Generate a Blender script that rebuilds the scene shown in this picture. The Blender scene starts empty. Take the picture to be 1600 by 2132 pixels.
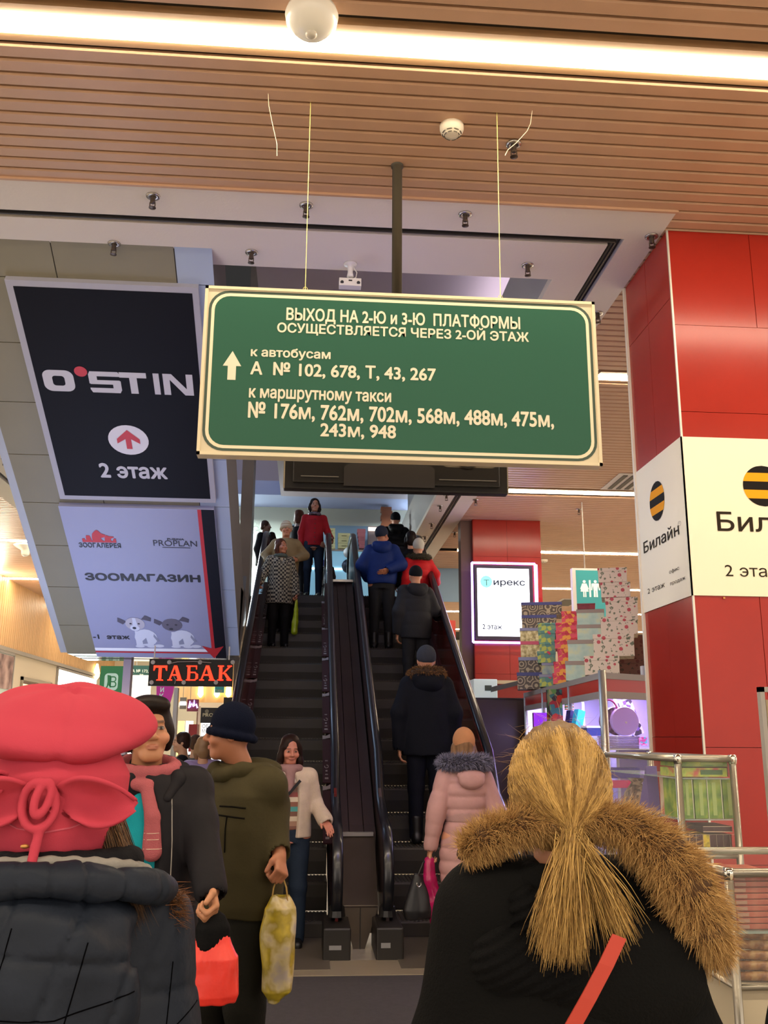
import bpy, math, random
import numpy as np
from mathutils import Vector, Matrix

scene = bpy.context.scene
COL = scene.collection
H = 1.6                                   # height of the camera over the lower floor
F_PX, PITCH, YAW, ROLL = 1949.3, 0.23726, 0.07818, 0.00629

# ---------------------------------------------------------------- camera
fw = np.array([math.sin(YAW)*math.cos(PITCH), math.cos(YAW)*math.cos(PITCH), math.sin(PITCH)])
r0 = np.array([math.cos(YAW), -math.sin(YAW), 0.0]); u0 = np.cross(r0, fw)
rt = math.cos(ROLL)*r0 + math.sin(ROLL)*u0
up = -math.sin(ROLL)*r0 + math.cos(ROLL)*u0
cam_data = bpy.data.cameras.new('camera'); cam = bpy.data.objects.new('camera', cam_data); COL.objects.link(cam)
cam_data.sensor_fit = 'VERTICAL'; cam_data.sensor_height = 36.0; cam_data.lens = F_PX/2132*36
cam_data.clip_start = 0.05; cam_data.clip_end = 200
cam.matrix_world = Matrix(((rt[0], up[0], -fw[0], 0), (rt[1], up[1], -fw[1], 0), (rt[2], up[2], -fw[2], H), (0, 0, 0, 1)))
scene.camera = cam

# ---------------------------------------------------------------- world, colour, exposure
scene.view_settings.view_transform = 'Standard'; scene.view_settings.look = 'None'
scene.view_settings.gamma = 1.0; scene.view_settings.use_curve_mapping = False
scene.view_settings.exposure = 0.0
world = bpy.data.worlds.new('world'); scene.world = world; world.use_nodes = True
world.node_tree.nodes['Background'].inputs[0].default_value = (1.0, 0.87, 0.76, 1)
world.node_tree.nodes['Background'].inputs[1].default_value = 1.9

def area_light(name, loc, rot, sx, sy, power, col):
    l = bpy.data.lights.new(name, 'AREA'); l.shape = 'RECTANGLE'; l.size = sx; l.size_y = sy
    l.energy = power; l.color = col
    o = bpy.data.objects.new(name, l); COL.objects.link(o); o.location = loc; o.rotation_euler = rot
    return o
C = 4.96                                   # lower ceiling; its recessed tubes light the hall and are built with it
LAMP_Y = [3.99, 8.19, 12.44, 16.7, 20.9, 25.1, 29.3]
STRIP, STRIP_COL = 60.0, (1.0, 0.84, 0.62)
area_light('void_skylight', (-4.6, 11.5, 9.6), (0, math.radians(-20), 0), 4, 9, 420, (.50, .68, 1.0))   # cool daylight of the void
for sx_ in (-2.75, 3.3): area_light('upper_shop_lamp', (sx_, 17.95, 5.9), (0, 0, 0), 2.0, .8, 800, (.85, .97, 1.0))
area_light('truss_fill_light', (-2.3, 8.3, 1.45), (math.radians(180), 0, 0), 1.6, 3.6, 42, (.50, .62, 1.0))      # added lamp, out of sight, brightens the truss underside from below
area_light('upper_ceiling_fill', (1.9, 10.5, 5.79), (math.radians(180), 0, 0), .2, 8, 40, (.95, .86, .95))     # added lamp, unseen on top of the slab edge, brightens the upper ceiling
area_light('passage_lamp', (-3.2, 22.5, 3.6), (0, 0, 0), 3, 3, 120, (1, .93, .82))

# ---------------------------------------------------------------- rays of the photograph
def ray(x, y):
    d = (x-800)*rt + (1066-y)*up + F_PX*fw
    return d/d[1]
def at(x, y, X=None, Y=None, Z=None):
    d = ray(x, y)
    s = (Z-H)/d[2] if Z is not None else (X/d[0] if X is not None else Y)
    return np.array([d[0]*s, d[1]*s, H+d[2]*s])
def on_plane(x, y, O, n):
    d = ray(x, y); O = np.array(O, float); n = np.array(n, float)
    s = np.dot(O-np.array([0, 0, H]), n)/np.dot(d, n)
    return np.array([0, 0, H])+d*s
T30 = math.tan(math.pi/6); YF = 7.97
def on_incline(x, y, h=0):
    d = ray(x, y); s = (H-h+T30*YF)/(T30-d[2])
    return np.array([d[0]*s, s, H+d[2]*s])

# ---------------------------------------------------------------- materials
def lin(c):
    if isinstance(c, str):
        c = [int(c[i:i+2], 16)/255 for i in (0, 2, 4)]
    return tuple((v/12.92 if v <= .04045 else ((v+.055)/1.055)**2.4) for v in c[:3])
MATS = {}
def mat(name, col='808080', rough=.6, metal=0, emis=0, ecol=None, bump=0, bscale=40, var=0, vscale=6, spec=.5,
        alpha=1, trans=0, coat=0, stretch=(1, 1, 1), tint=None):
    if name in MATS: return MATS[name]
    m = bpy.data.materials.new(name); m.use_nodes = True; nt = m.node_tree; N = nt.nodes; L = nt.links
    b = N['Principled BSDF']; c = lin(col) if not isinstance(col, tuple) else col
    b.inputs['Base Color'].default_value = (*c, 1); b.inputs['Roughness'].default_value = rough
    b.inputs['Metallic'].default_value = metal; b.inputs['Specular IOR Level'].default_value = spec
    if trans: b.inputs['Transmission Weight'].default_value = trans
    if coat: b.inputs['Coat Weight'].default_value = coat; b.inputs['Coat Roughness'].default_value = .1
    if alpha < 1: b.inputs['Alpha'].default_value = alpha
    if emis:
        b.inputs['Emission Color'].default_value = (*(lin(ecol) if ecol else c), 1)
        b.inputs['Emission Strength'].default_value = emis
    if var or bump:
        tc = N.new('ShaderNodeTexCoord'); mp = N.new('ShaderNodeMapping'); mp.inputs['Scale'].default_value = stretch
        L.new(tc.outputs['Object'], mp.inputs['Vector'])
    if var:
        n = N.new('ShaderNodeTexNoise'); n.inputs['Scale'].default_value = vscale; n.inputs['Detail'].default_value = 4
        L.new(mp.outputs[0], n.inputs['Vector'])
        r = N.new('ShaderNodeValToRGB'); r.color_ramp.elements[0].position = .3; r.color_ramp.elements[1].position = .7
        t = lin(tint) if tint else tuple(v*(1+var) for v in c)
        r.color_ramp.elements[0].color = (*[v*(1-var) for v in c], 1); r.color_ramp.elements[1].color = (*t, 1)
        L.new(n.outputs['Fac'], r.inputs[0]); L.new(r.outputs[0], b.inputs['Base Color'])
    if bump:
        n2 = N.new('ShaderNodeTexNoise'); n2.inputs['Scale'].default_value = bscale; n2.inputs['Detail'].default_value = 3
        L.new(mp.outputs[0], n2.inputs['Vector'])
        bp = N.new('ShaderNodeBump'); bp.inputs['Strength'].default_value = min(1, bump); bp.inputs['Distance'].default_value = .01
        L.new(n2.outputs['Fac'], bp.inputs['Height']); L.new(bp.outputs[0], b.inputs['Normal'])
    MATS[name] = m
    return m
def pattern_mat(name, kind, cols, scale=30, rough=.45):
    """printed paper and cloth: colours only"""
    if name in MATS: return MATS[name]
    m = bpy.data.materials.new(name); m.use_nodes = True; nt = m.node_tree; N = nt.nodes; L = nt.links
    b = N['Principled BSDF']; b.inputs['Roughness'].default_value = rough
    tc = N.new('ShaderNodeTexCoord'); src = tc.outputs['Object']
    cs = [(*lin(c), 1) for c in cols]
    def ramp(fac, stops, const=True):
        r = N.new('ShaderNodeValToRGB'); e = r.color_ramp
        if const: e.interpolation = 'CONSTANT'
        e.elements[0].position = stops[0][0]; e.elements[0].color = stops[0][1]
        e.elements[1].position = stops[1][0]; e.elements[1].color = stops[1][1]
        for p, c in stops[2:]:
            x = e.elements.new(p); x.color = c
        L.new(fac, r.inputs[0]); return r.outputs[0]
    def mix(f, a, c):
        x = N.new('ShaderNodeMix'); x.data_type = 'RGBA'
        L.new(f, x.inputs[0])
        for v, i in ((a, 6), (c, 7)):
            if isinstance(v, tuple): x.inputs[i].default_value = v
            else: L.new(v, x.inputs[i])
        return x.outputs[2]
    def vor(s, feat='F1', rnd=1, sm=None):
        v = N.new('ShaderNodeTexVoronoi'); v.feature = feat; v.inputs['Scale'].default_value = s; v.inputs['Randomness'].default_value = rnd
        L.new(src, v.inputs['Vector']); return v
    def noise(s, d=2):
        v = N.new('ShaderNodeTexNoise'); v.inputs['Scale'].default_value = s; v.inputs['Detail'].default_value = d
        L.new(src, v.inputs['Vector']); return v
    W, K = (1, 1, 1, 1), (0, 0, 0, 1)
    if kind == 'floral':            # cream ground, red roses, dark leaves and butterflies
        a = ramp(vor(scale).outputs['Distance'], [(0, W), (.24, K)])
        c = ramp(noise(scale*2.2, 3).outputs['Fac'], [(0, K), (.6, W)])
        base = mix(c, cs[0], cs[2]); col = mix(a, base, cs[1])
    elif kind == 'swirl':
        v = vor(scale); w = N.new('ShaderNodeMath'); w.operation = 'MULTIPLY'; w.inputs[1].default_value = 26
        L.new(v.outputs['Distance'], w.inputs[0]); s = N.new('ShaderNodeMath'); s.operation = 'SINE'; L.new(w.outputs[0], s.inputs[0])
        col = ramp(s.outputs[0], [(0, cs[0]), (.45, cs[1])])
    elif kind == 'multi':
        v = vor(scale); q = N.new('ShaderNodeSeparateColor'); L.new(v.outputs['Color'], q.inputs[0])
        n = len(cs); col = ramp(q.outputs[0], [(i/n, c) for i, c in enumerate(cs)])
    elif kind == 'check':
        t = N.new('ShaderNodeTexChecker'); t.inputs['Scale'].default_value = scale; L.new(src, t.inputs['Vector'])
        t.inputs['Color1'].default_value = cs[0]; t.inputs['Color2'].default_value = cs[1]; col = t.outputs[0]
    elif kind == 'soft':
        n = noise(scale, 3); e = [(.3+.4*i/(len(cs)-1), c) for i, c in enumerate(cs)]
        col = ramp(n.outputs['Fac'], e, const=False)
    elif kind == 'stripes':
        sp = N.new('ShaderNodeSeparateXYZ'); L.new(src, sp.inputs[0]); w = N.new('ShaderNodeMath'); w.operation = 'MULTIPLY'
        w.inputs[1].default_value = scale; L.new(sp.outputs[2], w.inputs[0])
        fr = N.new('ShaderNodeMath'); fr.operation = 'FRACT'; L.new(w.outputs[0], fr.inputs[0])
        col = ramp(fr.outputs[0], [(i/len(cs), c) for i, c in enumerate(cs)])
    L.new(col, b.inputs['Base Color']); MATS[name] = m
    return m
def emit(name, col, s):
    return mat(name, col, rough=.5, emis=s, ecol=col)

# ---------------------------------------------------------------- object helpers
def props(o, label=None, cat=None, group=None, kind=None):
    if label: o['label'] = label
    if cat: o['category'] = cat
    if group: o['group'] = group
    if kind: o['kind'] = kind
    return o
def origin_of(p):
    v = Vector((0, 0, 0))
    while p: v += p.location; p = p.parent
    return v
def thing(name, label, cat, loc=(0, 0, 0), group=None, kind=None):
    o = bpy.data.objects.new(name, None); COL.objects.link(o); o.location = Vector([float(v) for v in loc]); o.empty_display_size = .1
    return props(o, label, cat, group, kind)
class MB:
    def __init__(s): s.v = []; s.f = []; s.mi = []; s.cur = 0
    def add(s, vs, fs):
        n = len(s.v); s.v += [tuple(float(c) for c in v) for v in vs]; s.f += [tuple(i+n for i in f) for f in fs]; s.mi += [s.cur]*len(fs); return s
    def box(s, x0, y0, z0, x1, y1, z1):
        return s.obox(((x0+x1)/2, (y0+y1)/2, (z0+z1)/2), ((x1-x0)/2, 0, 0), (0, (y1-y0)/2, 0), (0, 0, (z1-z0)/2))
    def obox(s, c, a, b, d):
        c, a, b, d = map(np.array, (c, a, b, d)); vs = []
        for i in (-1, 1):
            for j in (-1, 1):
                for k in (-1, 1): vs.append(c+i*a+j*b+k*d)
        return s.add(vs, [(0, 1, 3, 2), (4, 6, 7, 5), (0, 4, 5, 1), (2, 3, 7, 6), (0, 2, 6, 4), (1, 5, 7, 3)])
    def bar(s, p, q, w, h, upv=(0, 0, 1)):
        p, q = np.array(p, float), np.array(q, float); d = q-p; L_ = np.linalg.norm(d); d = d/L_
        x = np.cross(d, upv); x = x/np.linalg.norm(x); z = np.cross(x, d)
        return s.obox((p+q)/2, d*L_/2, x*w/2, z*h/2)
    def tube(s, pts, r, n=8, cap=True):
        pts = [np.array(p, float) for p in pts]; m = len(pts); rs = r if isinstance(r, (list, tuple)) else [r]*m
        vs = []; prev = None
        for i, p in enumerate(pts):
            t = pts[min(i+1, m-1)]-pts[max(i-1, 0)]; t = t/(np.linalg.norm(t)+1e-9)
            if prev is None:
                a = np.array([0, 0, 1.]) if abs(t[2]) < .9 else np.array([1., 0, 0]); x = np.cross(t, a)
            else: x = prev-np.dot(prev, t)*t
            x = x/np.linalg.norm(x); prev = x; y = np.cross(t, x)
            for k in range(n):
                a = 2*math.pi*k/n; vs.append(p+rs[i]*(math.cos(a)*x+math.sin(a)*y))
        fs = [(i*n+k, i*n+(k+1) % n, (i+1)*n+(k+1) % n, (i+1)*n+k) for i in range(m-1) for k in range(n)]
        if cap: fs += [tuple(range(n))[::-1], tuple((m-1)*n+k for k in range(n))]
        return s.add(vs, fs)
    def cyl(s, p, q, r, n=16, r2=None): return s.tube([p, q], [r, r if r2 is None else r2], n)
    def lathe(s, c, prof, n=20, axis='z', sy=1):
        vs = []
        for (r, h) in prof:
            for k in range(n):
                a = 2*math.pi*k/n; x, y = r*math.cos(a), r*math.sin(a)*sy
                vs.append((c[0]+x, c[1]+y, c[2]+h) if axis == 'z' else ((c[0]+x, c[1]+h, c[2]+y) if axis == 'y' else (c[0]+h, c[1]+x, c[2]+y)))
        m = len(prof)
        fs = [(i*n+k, i*n+(k+1) % n, (i+1)*n+(k+1) % n, (i+1)*n+k) for i in range(m-1) for k in range(n)]
        fs += [tuple(range(n))[::-1], tuple((m-1)*n+k for k in range(n))]
        return s.add(vs, fs)
    def prism(s, poly, O, u, v, w):
        """2-d polygon in the (u,v) frame at O, extruded by vector w"""
        O, u, v, w = map(lambda a: np.array(a, float), (O, u, v, w)); n = len(poly)
        a = [O+p[0]*u+p[1]*v for p in poly]; b = [q+w for q in a]
        return s.add(a+b, [tuple(range(n)), tuple(range(2*n-1, n-1, -1))]+[(i, i+n, (i+1) % n+n, (i+1) % n) for i in range(n)])
    def quad(s, a, b, c, d): return s.add([a, b, c, d], [(0, 1, 2, 3)])
    def make(s, name, m=None, parent=None, smooth=False, label=None, bevel=0, kind=None):
        me = bpy.data.meshes.new(name); off = origin_of(parent)
        me.from_pydata([(a-off.x, b-off.y, c-off.z) for a, b, c in s.v], [], s.f)
        ms = m if isinstance(m, (list, tuple)) else [m]
        for x in ms:
            if x: me.materials.append(x)
        if len(ms) > 1: me.polygons.foreach_set('material_index', s.mi)
        if smooth: me.polygons.foreach_set('use_smooth', [True]*len(me.polygons))
        me.update(); o = bpy.data.objects.new(name, me); COL.objects.link(o)
        if parent: o.parent = parent
        if label: o['label'] = label
        if kind: o['kind'] = kind
        if bevel:
            b = o.modifiers.new('bevel', 'BEVEL'); b.width = bevel; b.segments = 2; b.limit_method = 'ANGLE'
        return o
def copy_part(o, parent, delta=(0, 0, 0), name=None):
    c = o.copy(); COL.objects.link(c); c.parent = parent; c.location = o.location+Vector(delta)
    return c
def copy_tree(o, loc=None, label=None, parent=None):
    c = o.copy(); COL.objects.link(c); c.parent = parent
    if loc is not None: c.location = loc
    if label: c['label'] = label
    for ch in o.children: copy_tree(ch, parent=c)
    return c

_tc = {}
from mathutils.geometry import tessellate_polygon
def _inside(p, poly):
    c = False; n = len(poly)
    for i in range(n):
        (x0, y0), (x1, y1) = poly[i], poly[i-1]
        if (y0 > p[1]) != (y1 > p[1]) and p[0] < (x1-x0)*(p[1]-y0)/(y1-y0)+x0: c = not c
    return c
def text_polys(s, bold=0.0, res=4):
    """outlines of a line of text, every contour filled by itself (glyph strokes may overlap); bold = stroke widening in em, made of shifted copies"""
    if s not in _tc:
        cu = bpy.data.curves.new('t', 'FONT'); cu.body = s; cu.size = 1
        o = bpy.data.objects.new('t', cu); COL.objects.link(o); dg = bpy.context.evaluated_depsgraph_get(); dg.update()
        c2 = o.to_curve(dg); con = []
        for sp in c2.splines:
            P = []; bp = sp.bezier_points; n = len(bp)
            for i in range(n):
                A, B = bp[i], bp[(i+1) % n]; p0, p1, p2, p3 = A.co, A.handle_right, B.handle_left, B.co
                st = (p3-p0).length < 1e-6 or abs((p1-p0).cross(p3-p0).z)+abs((p2-p0).cross(p3-p0).z) < 1e-7
                for k in range(1 if st else res): t = k/(1 if st else res); q = p0*(1-t)**3+p1*3*t*(1-t)**2+p2*3*t*t*(1-t)+p3*t**3; P.append((q.x, q.y))
            ar = sum(P[i-1][0]*P[i][1]-P[i][0]*P[i-1][1] for i in range(len(P)))/2
            if len(P) > 2: con.append((P, ar))
        o.to_curve_clear(); bpy.data.objects.remove(o); bpy.data.curves.remove(cu)
        outs = []; hol = []
        for P, ar in con:        # a contour is a hole when one of opposite winding lies round it
            c = [Q for Q, aq in con if aq*ar < 0 and abs(aq) > abs(ar) and _inside(P[0], Q)]
            hol.append((P, ar)) if c else outs.append([P, ar, []])
        for P, ar in hol:
            c = [q for q in outs if q[1]*ar < 0 and abs(q[1]) > abs(ar) and _inside(P[0], q[0])]
            if c: min(c, key=lambda q: abs(q[1]))[2].append(P)
        V_, F, lay = [], [], []
        for j, (P, ar, hs) in enumerate(outs):
            loops = [P]+hs; allp = [q for l in loops for q in l]; n = len(V_)
            for tri in tessellate_polygon([[Vector((x, y, 0)) for x, y in l] for l in loops]): F.append(tuple(i+n for i in tri))
            V_ += allp; lay += [j % 3]*len(allp)
        _tc[s] = (np.array(V_) if V_ else np.zeros((1, 2)), F, np.array(lay if lay else [0]))
    v, f, lay = _tc[s]
    if bold > .004:
        b = bold*.75; sh = [(0, 0)]+[(b*math.cos(a), b*math.sin(a)) for a in np.linspace(0, 2*math.pi, 9)[:-1]]; n = len(v)
        return np.concatenate([v+np.array(q) for q in sh]), [tuple(i+k*n for i in p) for k in range(9) for p in f], np.concatenate([lay+3*k for k in range(9)])
    return v, f, lay
def lettering(s, O, u, v, rect, m, parent, bold=.03, lift=.002, name='lettering', rot=0):
    """words laid flat on the plane O,u,v, filling rect = (u0,v0,u1,v1)"""
    P, f, lay = text_polys(s, bold); P = P.copy(); lo = P.min(0); hi = P.max(0); P = (P-lo)/(hi-lo+1e-9)
    O, u, v = map(lambda a: np.array(a, float), (O, u, v)); n = np.cross(u, v); n = n/np.linalg.norm(n); lift = lift+(lay*3e-5)[:, None]
    W = O+np.outer(rect[0]+P[:, 0]*(rect[2]-rect[0]), u)+np.outer(rect[1]+P[:, 1]*(rect[3]-rect[1]), v)+n*lift
    b = MB(); b.add(W, f); return b.make(name, m, parent)
def shape(polys, O, u, v, m, parent, name, lift=.002, thick=0.0):
    O, u, v = map(lambda a: np.array(a, float), (O, u, v)); n = np.cross(u, v); n = n/np.linalg.norm(n); b = MB()
    for k, p in enumerate(polys):
        if thick: b.prism(p, O+n*lift, u, v, n*(thick+k*1e-4))
        else: b.add([O+q[0]*u+q[1]*v+n*(lift+k*1.2e-4) for q in p], [tuple(range(len(p)))])
    return b.make(name, m, parent)
def circle(cx, cy, r, n=28, ry=None): return [(cx+r*math.cos(2*math.pi*k/n), cy+(ry or r)*math.sin(2*math.pi*k/n)) for k in range(n)]
def rrect(x0, y0, x1, y1, r, n=6):
    p = []
    for cx, cy, a0 in ((x1-r, y0+r, -90), (x1-r, y1-r, 0), (x0+r, y1-r, 90), (x0+r, y0+r, 180)):
        p += [(cx+r*math.cos(math.radians(a0+90*k/n)), cy+r*math.sin(math.radians(a0+90*k/n))) for k in range(n+1)]
    return p
def ring_mesh(outer, inner, O, u, v, m, parent, name, lift):
    O, u, v = map(lambda a: np.array(a, float), (O, u, v)); w = np.cross(u, v); w = w/np.linalg.norm(w); n = len(outer); b = MB()
    b.add([O+q[0]*u+q[1]*v+w*lift for q in list(outer)+list(inner)], [(i, (i+1) % n, (i+1) % n+n, i+n) for i in range(n)])
    return b.make(name, m, parent)
random.seed(7)
# ================================================================ STRUCTURE
M_slat = mat('slat_lacquer', 'bc9678', .42, var=.05, vscale=3, bump=.05, bscale=120)
M_gap = mat('slat_gap_dark', '150c07', .8)
M_white = mat('painted_soffit', 'd8cfc2', .8, bump=.1, bscale=60)
M_black = mat('black_profile', '141312', .4)
M_alu = mat('brushed_aluminium', 'b5b2a8', .32, metal=.85, bump=.03, bscale=200)
M_alu_flat = mat('grey_aluminium_paint', '9a948d', .5)
M_tube = bpy.data.materials.new('lamp_tube'); M_tube.use_nodes = True
_b = M_tube.node_tree.nodes['Principled BSDF']; _b.inputs['Emission Color'].default_value = (*STRIP_COL, 1); _b.inputs['Emission Strength'].default_value = STRIP
M_red = mat('red_glazed_tile', '9a281c', .2, var=.06, vscale=2, spec=.3)
M_cream = mat('cream_film', 'e6dfc4', .5, spec=.2)
M_metaltrim = mat('light_metal_trim', 'cfc9ba', .4, metal=.4)

# floor of the hall
fl = MB(); fl.box(-16, -9, -.1, 16, 34, 0)
floor = props(fl.make('floor', mat('beige_granite_floor', 'c2b8a6', .22, var=.08, vscale=9, bump=.01)), kind='structure')
t = props(MB().box(-1.5, 2.2, 0, 1.75, 7.0, .012).make('entrance_mat', mat('dark_grey_mat', '393639', .8, var=.12, vscale=30, bump=.3, bscale=200)), 'dark grey floor mat in front of the escalators', 'mat')

# slatted ceiling: opening bordered by a white soffit, X -9.. 1.70, Y 3.88 .. 19
PITCH_S = .1078; SX0, SX1, SY0 = -4.50, 2.33, 5.318
ceiling = props(MB().box(-16, -9, C+.06, 16, SY0+.05, C+.13).box(SX1, SY0+.05, C+.06, 16, 34, C+.13).box(-16, SY0+.05, C+.06, SX0, 34, C+.13).make('ceiling', M_gap), kind='structure')
def slat_profile(x0, x1, y):
    m = MB(); w = .0905; e = .008
    m.prism([(0, .022), (0, e), (e, 0), (w-e, 0), (w, e), (w, .022)], (x0, y, C), (0, 1, 0), (0, 0, 1), (x1-x0, 0, 0)); return m
groups = {}
def slat(x0, x1, y):
    k = (x0, x1)
    if k not in groups:
        o = slat_profile(x0, x1, 0).make('slat', M_slat, ceiling); groups[k] = o
    else: o = copy_part(groups[k], ceiling)
    o.location = (0, y, 0)
def lamp_at(y): return any(y < L+.127 and y+.0905 > L-.127 for L in LAMP_Y+[-.28])
y = 5.210-.1078*11+.0103; ys = []
k0 = int((y-1.65)/PITCH_S)
yy = y-k0*PITCH_S
while yy < SY0-.08:
    if not lamp_at(yy): slat(-9, 9, yy)
    yy += PITCH_S
n_s = 0; far = MB()
while yy < 30:
    if not lamp_at(yy):
        if yy < 14.3: slat(SX1, 11.5, yy)
        else: q = slat_profile(SX1, 14, yy); far.add(q.v, q.f)
        if yy > 11: q = slat_profile(-12, SX0, yy); far.add(q.v, q.f)
    yy += PITCH_S
far.make('far_slats', M_slat, ceiling, kind='stuff')
# end board along the soffit
MB().box(-9, SY0-.016, C-.016, SX1, SY0+.004, C+.05).make('edge_board', M_slat, ceiling)

LX = -6.66
# lamp strips, recessed tubes with their reflector sides
M_refl = mat('cream_reflector', 'a5835f', .5)
def strip(x0, x1, y, label, w=.058):
    t = thing('strip_light', label, 'lamp', (x0, y, C), 'strip lights recessed in the slatted ceiling')
    MB().box(x0, y-w, C-.006, x1, y+w, C+.01).make('diffuser', M_tube, t)
    MB().box(x0, y-.125, C+.006, x1, y-w, C+.049).box(x0, y+w, C+.006, x1, y+.125, C+.049).make('reflector', M_refl, t)
strip(-9, 9, 3.99, 'long warm strip light crossing the slatted ceiling nearest the top of the photo')
strip(-9, 9, -.28, 'warm strip light of the slatted ceiling overhead, behind the photographer')
strip(-9, 9, -4.5, 'second warm strip light of the slatted ceiling behind the photographer')
names = ['second', 'third', 'fourth', 'fifth', 'sixth', 'seventh']
for i, ly in enumerate(LAMP_Y[1:]):
    strip(2.67, 12, ly, 'warm strip light in the right-hand ceiling, %s row from the camera' % names[i], .048)
for i, ly in enumerate(LAMP_Y[3:6]):
    strip(LX+.03, SX0-.07, ly, 'warm strip light in the left-hand ceiling beyond the sloping advert truss, %s from the front' % ['first', 'second', 'third'][i], .048)

# white soffit band round the opening, with its black slot
S = thing('trim_1', None, None, (0, 0, 0), kind='structure')
IX0, IX1, IY0 = -3.61, 1.75, 6.31
MB().box(SX0, SY0, C, SX1, 5.69, C+.06).box(-4.10, 5.78, C, 2.01, IY0, C+.06).make('front_band', M_white, S)
MB().box(2.10, 5.69, C, SX1, 26, C+.06).box(IX1, IY0, C, 2.01, 26, C+.06).box(SX0, 5.69, C, -4.18, 26, C+.06).box(-4.10, IY0, C, IX0, 26, C+.06).make('side_band', M_white, S)
MB().box(-4.18, 5.69, C+.04, 2.10, 5.78, C+.058).box(2.01, 5.78, C+.04, 2.10, 26, C+.058).box(-4.18, 5.78, C+.04, -4.10, 26, C+.058).make('slot_diffuser', M_black, S)
MB().box(-4.18, 5.73, C-.003, 2.05, 5.742, C+.02).box(2.048, 5.742, C-.003, 2.06, 26, C+.02).make('slot_rail', mat('dark_grey_metal', '4a4643', .4, metal=.6), S)
MB().box(IX0, 19.0, C, IX1, 26, C+.06).make('rear_band', M_white, S)
# edge of the upper slab round the opening
MB().box(IX0, IY0-.5, C+.062, IX1, IY0, C+.75).box(IX1, IY0-.5, C+.062, IX1+.3, 18.5, C+.75).box(IX0-.4, IY0-.5, C+.062, IX0, 18.5, C+.75).make('slab_edge', mat('slab_plaster', 'a8a6a6', .8), S)

# ---- walls of the lower hall
M_plaster = mat('cream_plaster', 'd9cdb4', .7)
back = props(MB().box(-16, 33, 0, 16, 33.2, C+.05).make('wall_back', M_plaster), kind='structure')
LX = -6.66
M_rib = mat('ribbed_wood_panel', 'd7ab74', .45, var=.08, vscale=5, stretch=(1, 1, .1))
wl = props(MB().box(LX-.2, 8, 0, LX, 33, C+.05).make('wall_left', mat('cream_wall', 'cdbfa6', .6)), kind='structure')
ribs = MB(); yy = 20.4
while yy < 33:
    ribs.box(LX, yy, 3.49, LX+.03, yy+.115, C); yy += .137
ribs.make('wood_ribs', M_rib, wl, kind='stuff')
MB().box(LX, 20.4, 3.41, LX+.08, 33, 3.49).make('rib_sill', mat('grey_sill', '9b9389', .5), wl)
# glowing cove at the near corner of the ribbed wall
MB().box(LX-.9, 20.1, 2.0, LX-.02, 20.4, C).make('corner_panel', M_rib, wl)
t = thing('cove_light', 'bright vertical cove light at the near corner of the ribbed wood wall', 'lamp', (LX, 20.0, 0))
MB().box(LX-.02, 19.95, 2.8, LX+.10, 20.08, C-.02).make('light_column', M_tube, t)

# ---- upper storey
UF = 3.85
us = props(MB().box(-2.6, 15.2, UF-.40, 1.69, 18.8, UF-.02).make('floor_upper', mat('upper_floor', '55504c', .3)), kind='structure')
p1 = at(600, 1033, Y=17.6); UZ = p1[2]
ceilu = props(MB().box(-.62, 6.4, UZ, 10, 17.6, UZ+.3).make('ceiling_upper', mat('mauve_soffit', '9a8e96', .8)), kind='structure')
uw_y = 18.6
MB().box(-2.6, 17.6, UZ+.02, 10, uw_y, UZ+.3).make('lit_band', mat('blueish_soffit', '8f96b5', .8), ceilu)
uw = props(MB().box(-2.9, uw_y, UF-.4, 1.75, uw_y+.15, UZ+.4).box(1.75, uw_y, C+.2, 10, uw_y+.15, UZ+.4).make('wall_upper', mat('pale_green_wall', 'b7bdb0', .7)), kind='structure')
MB().box(1.80, 15.0, C+.07, 1.95, 17.2, UZ).make('side_pier', mat('grey_blue_pier', '85868e', .7), uw)
MB().box(IX1+.18, 9, C+.75, IX1+.30, 18, C+.80).make('kerb', M_alu_flat, uw)
MB().box(-8, 18.8, UZ-.2, 2, 18.95, 10.2).make('high_wall', mat('mauve_soffit', 'a093a0', .8), uw)
top = props(MB().box(-12, 2, 10.2, 12, 24, 10.4).make('ceiling_void', mat('dark_void_ceiling', '4a4846', .9)), kind='structure')
vw = props(MB().box(-8.2, 4, C+.1, -8.0, 24, 10.2).make('wall_void', mat('grey_void_wall', '6b6763', .9)), kind='structure')
MB().box(IX1+.3, 6, C+.8, IX1+.4, 17, UZ).make('inner_pier', mat('mauve_soffit', '6d6468'), vw)

# ---- slab column right of the sloping truss
t = props(MB().box(at(504, 1000, Y=14.6)[0], 14.6, 0, at(528, 1000, Y=14.6)[0], 15.1, 10.1).make('column', mat('brown_metal_cladding', '5a4d42', .45, metal=.3, var=.15, vscale=2)),
          'tall brown metal clad column between the advert truss and the escalator', 'column')
MB().box(at(508, 1000, Y=15.1)[0], 15.1, 3.2, at(522, 1000, Y=15.1)[0], 15.3, 8).make('cladding', mat('grey_cladding', '7d8087', .5), t)

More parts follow.
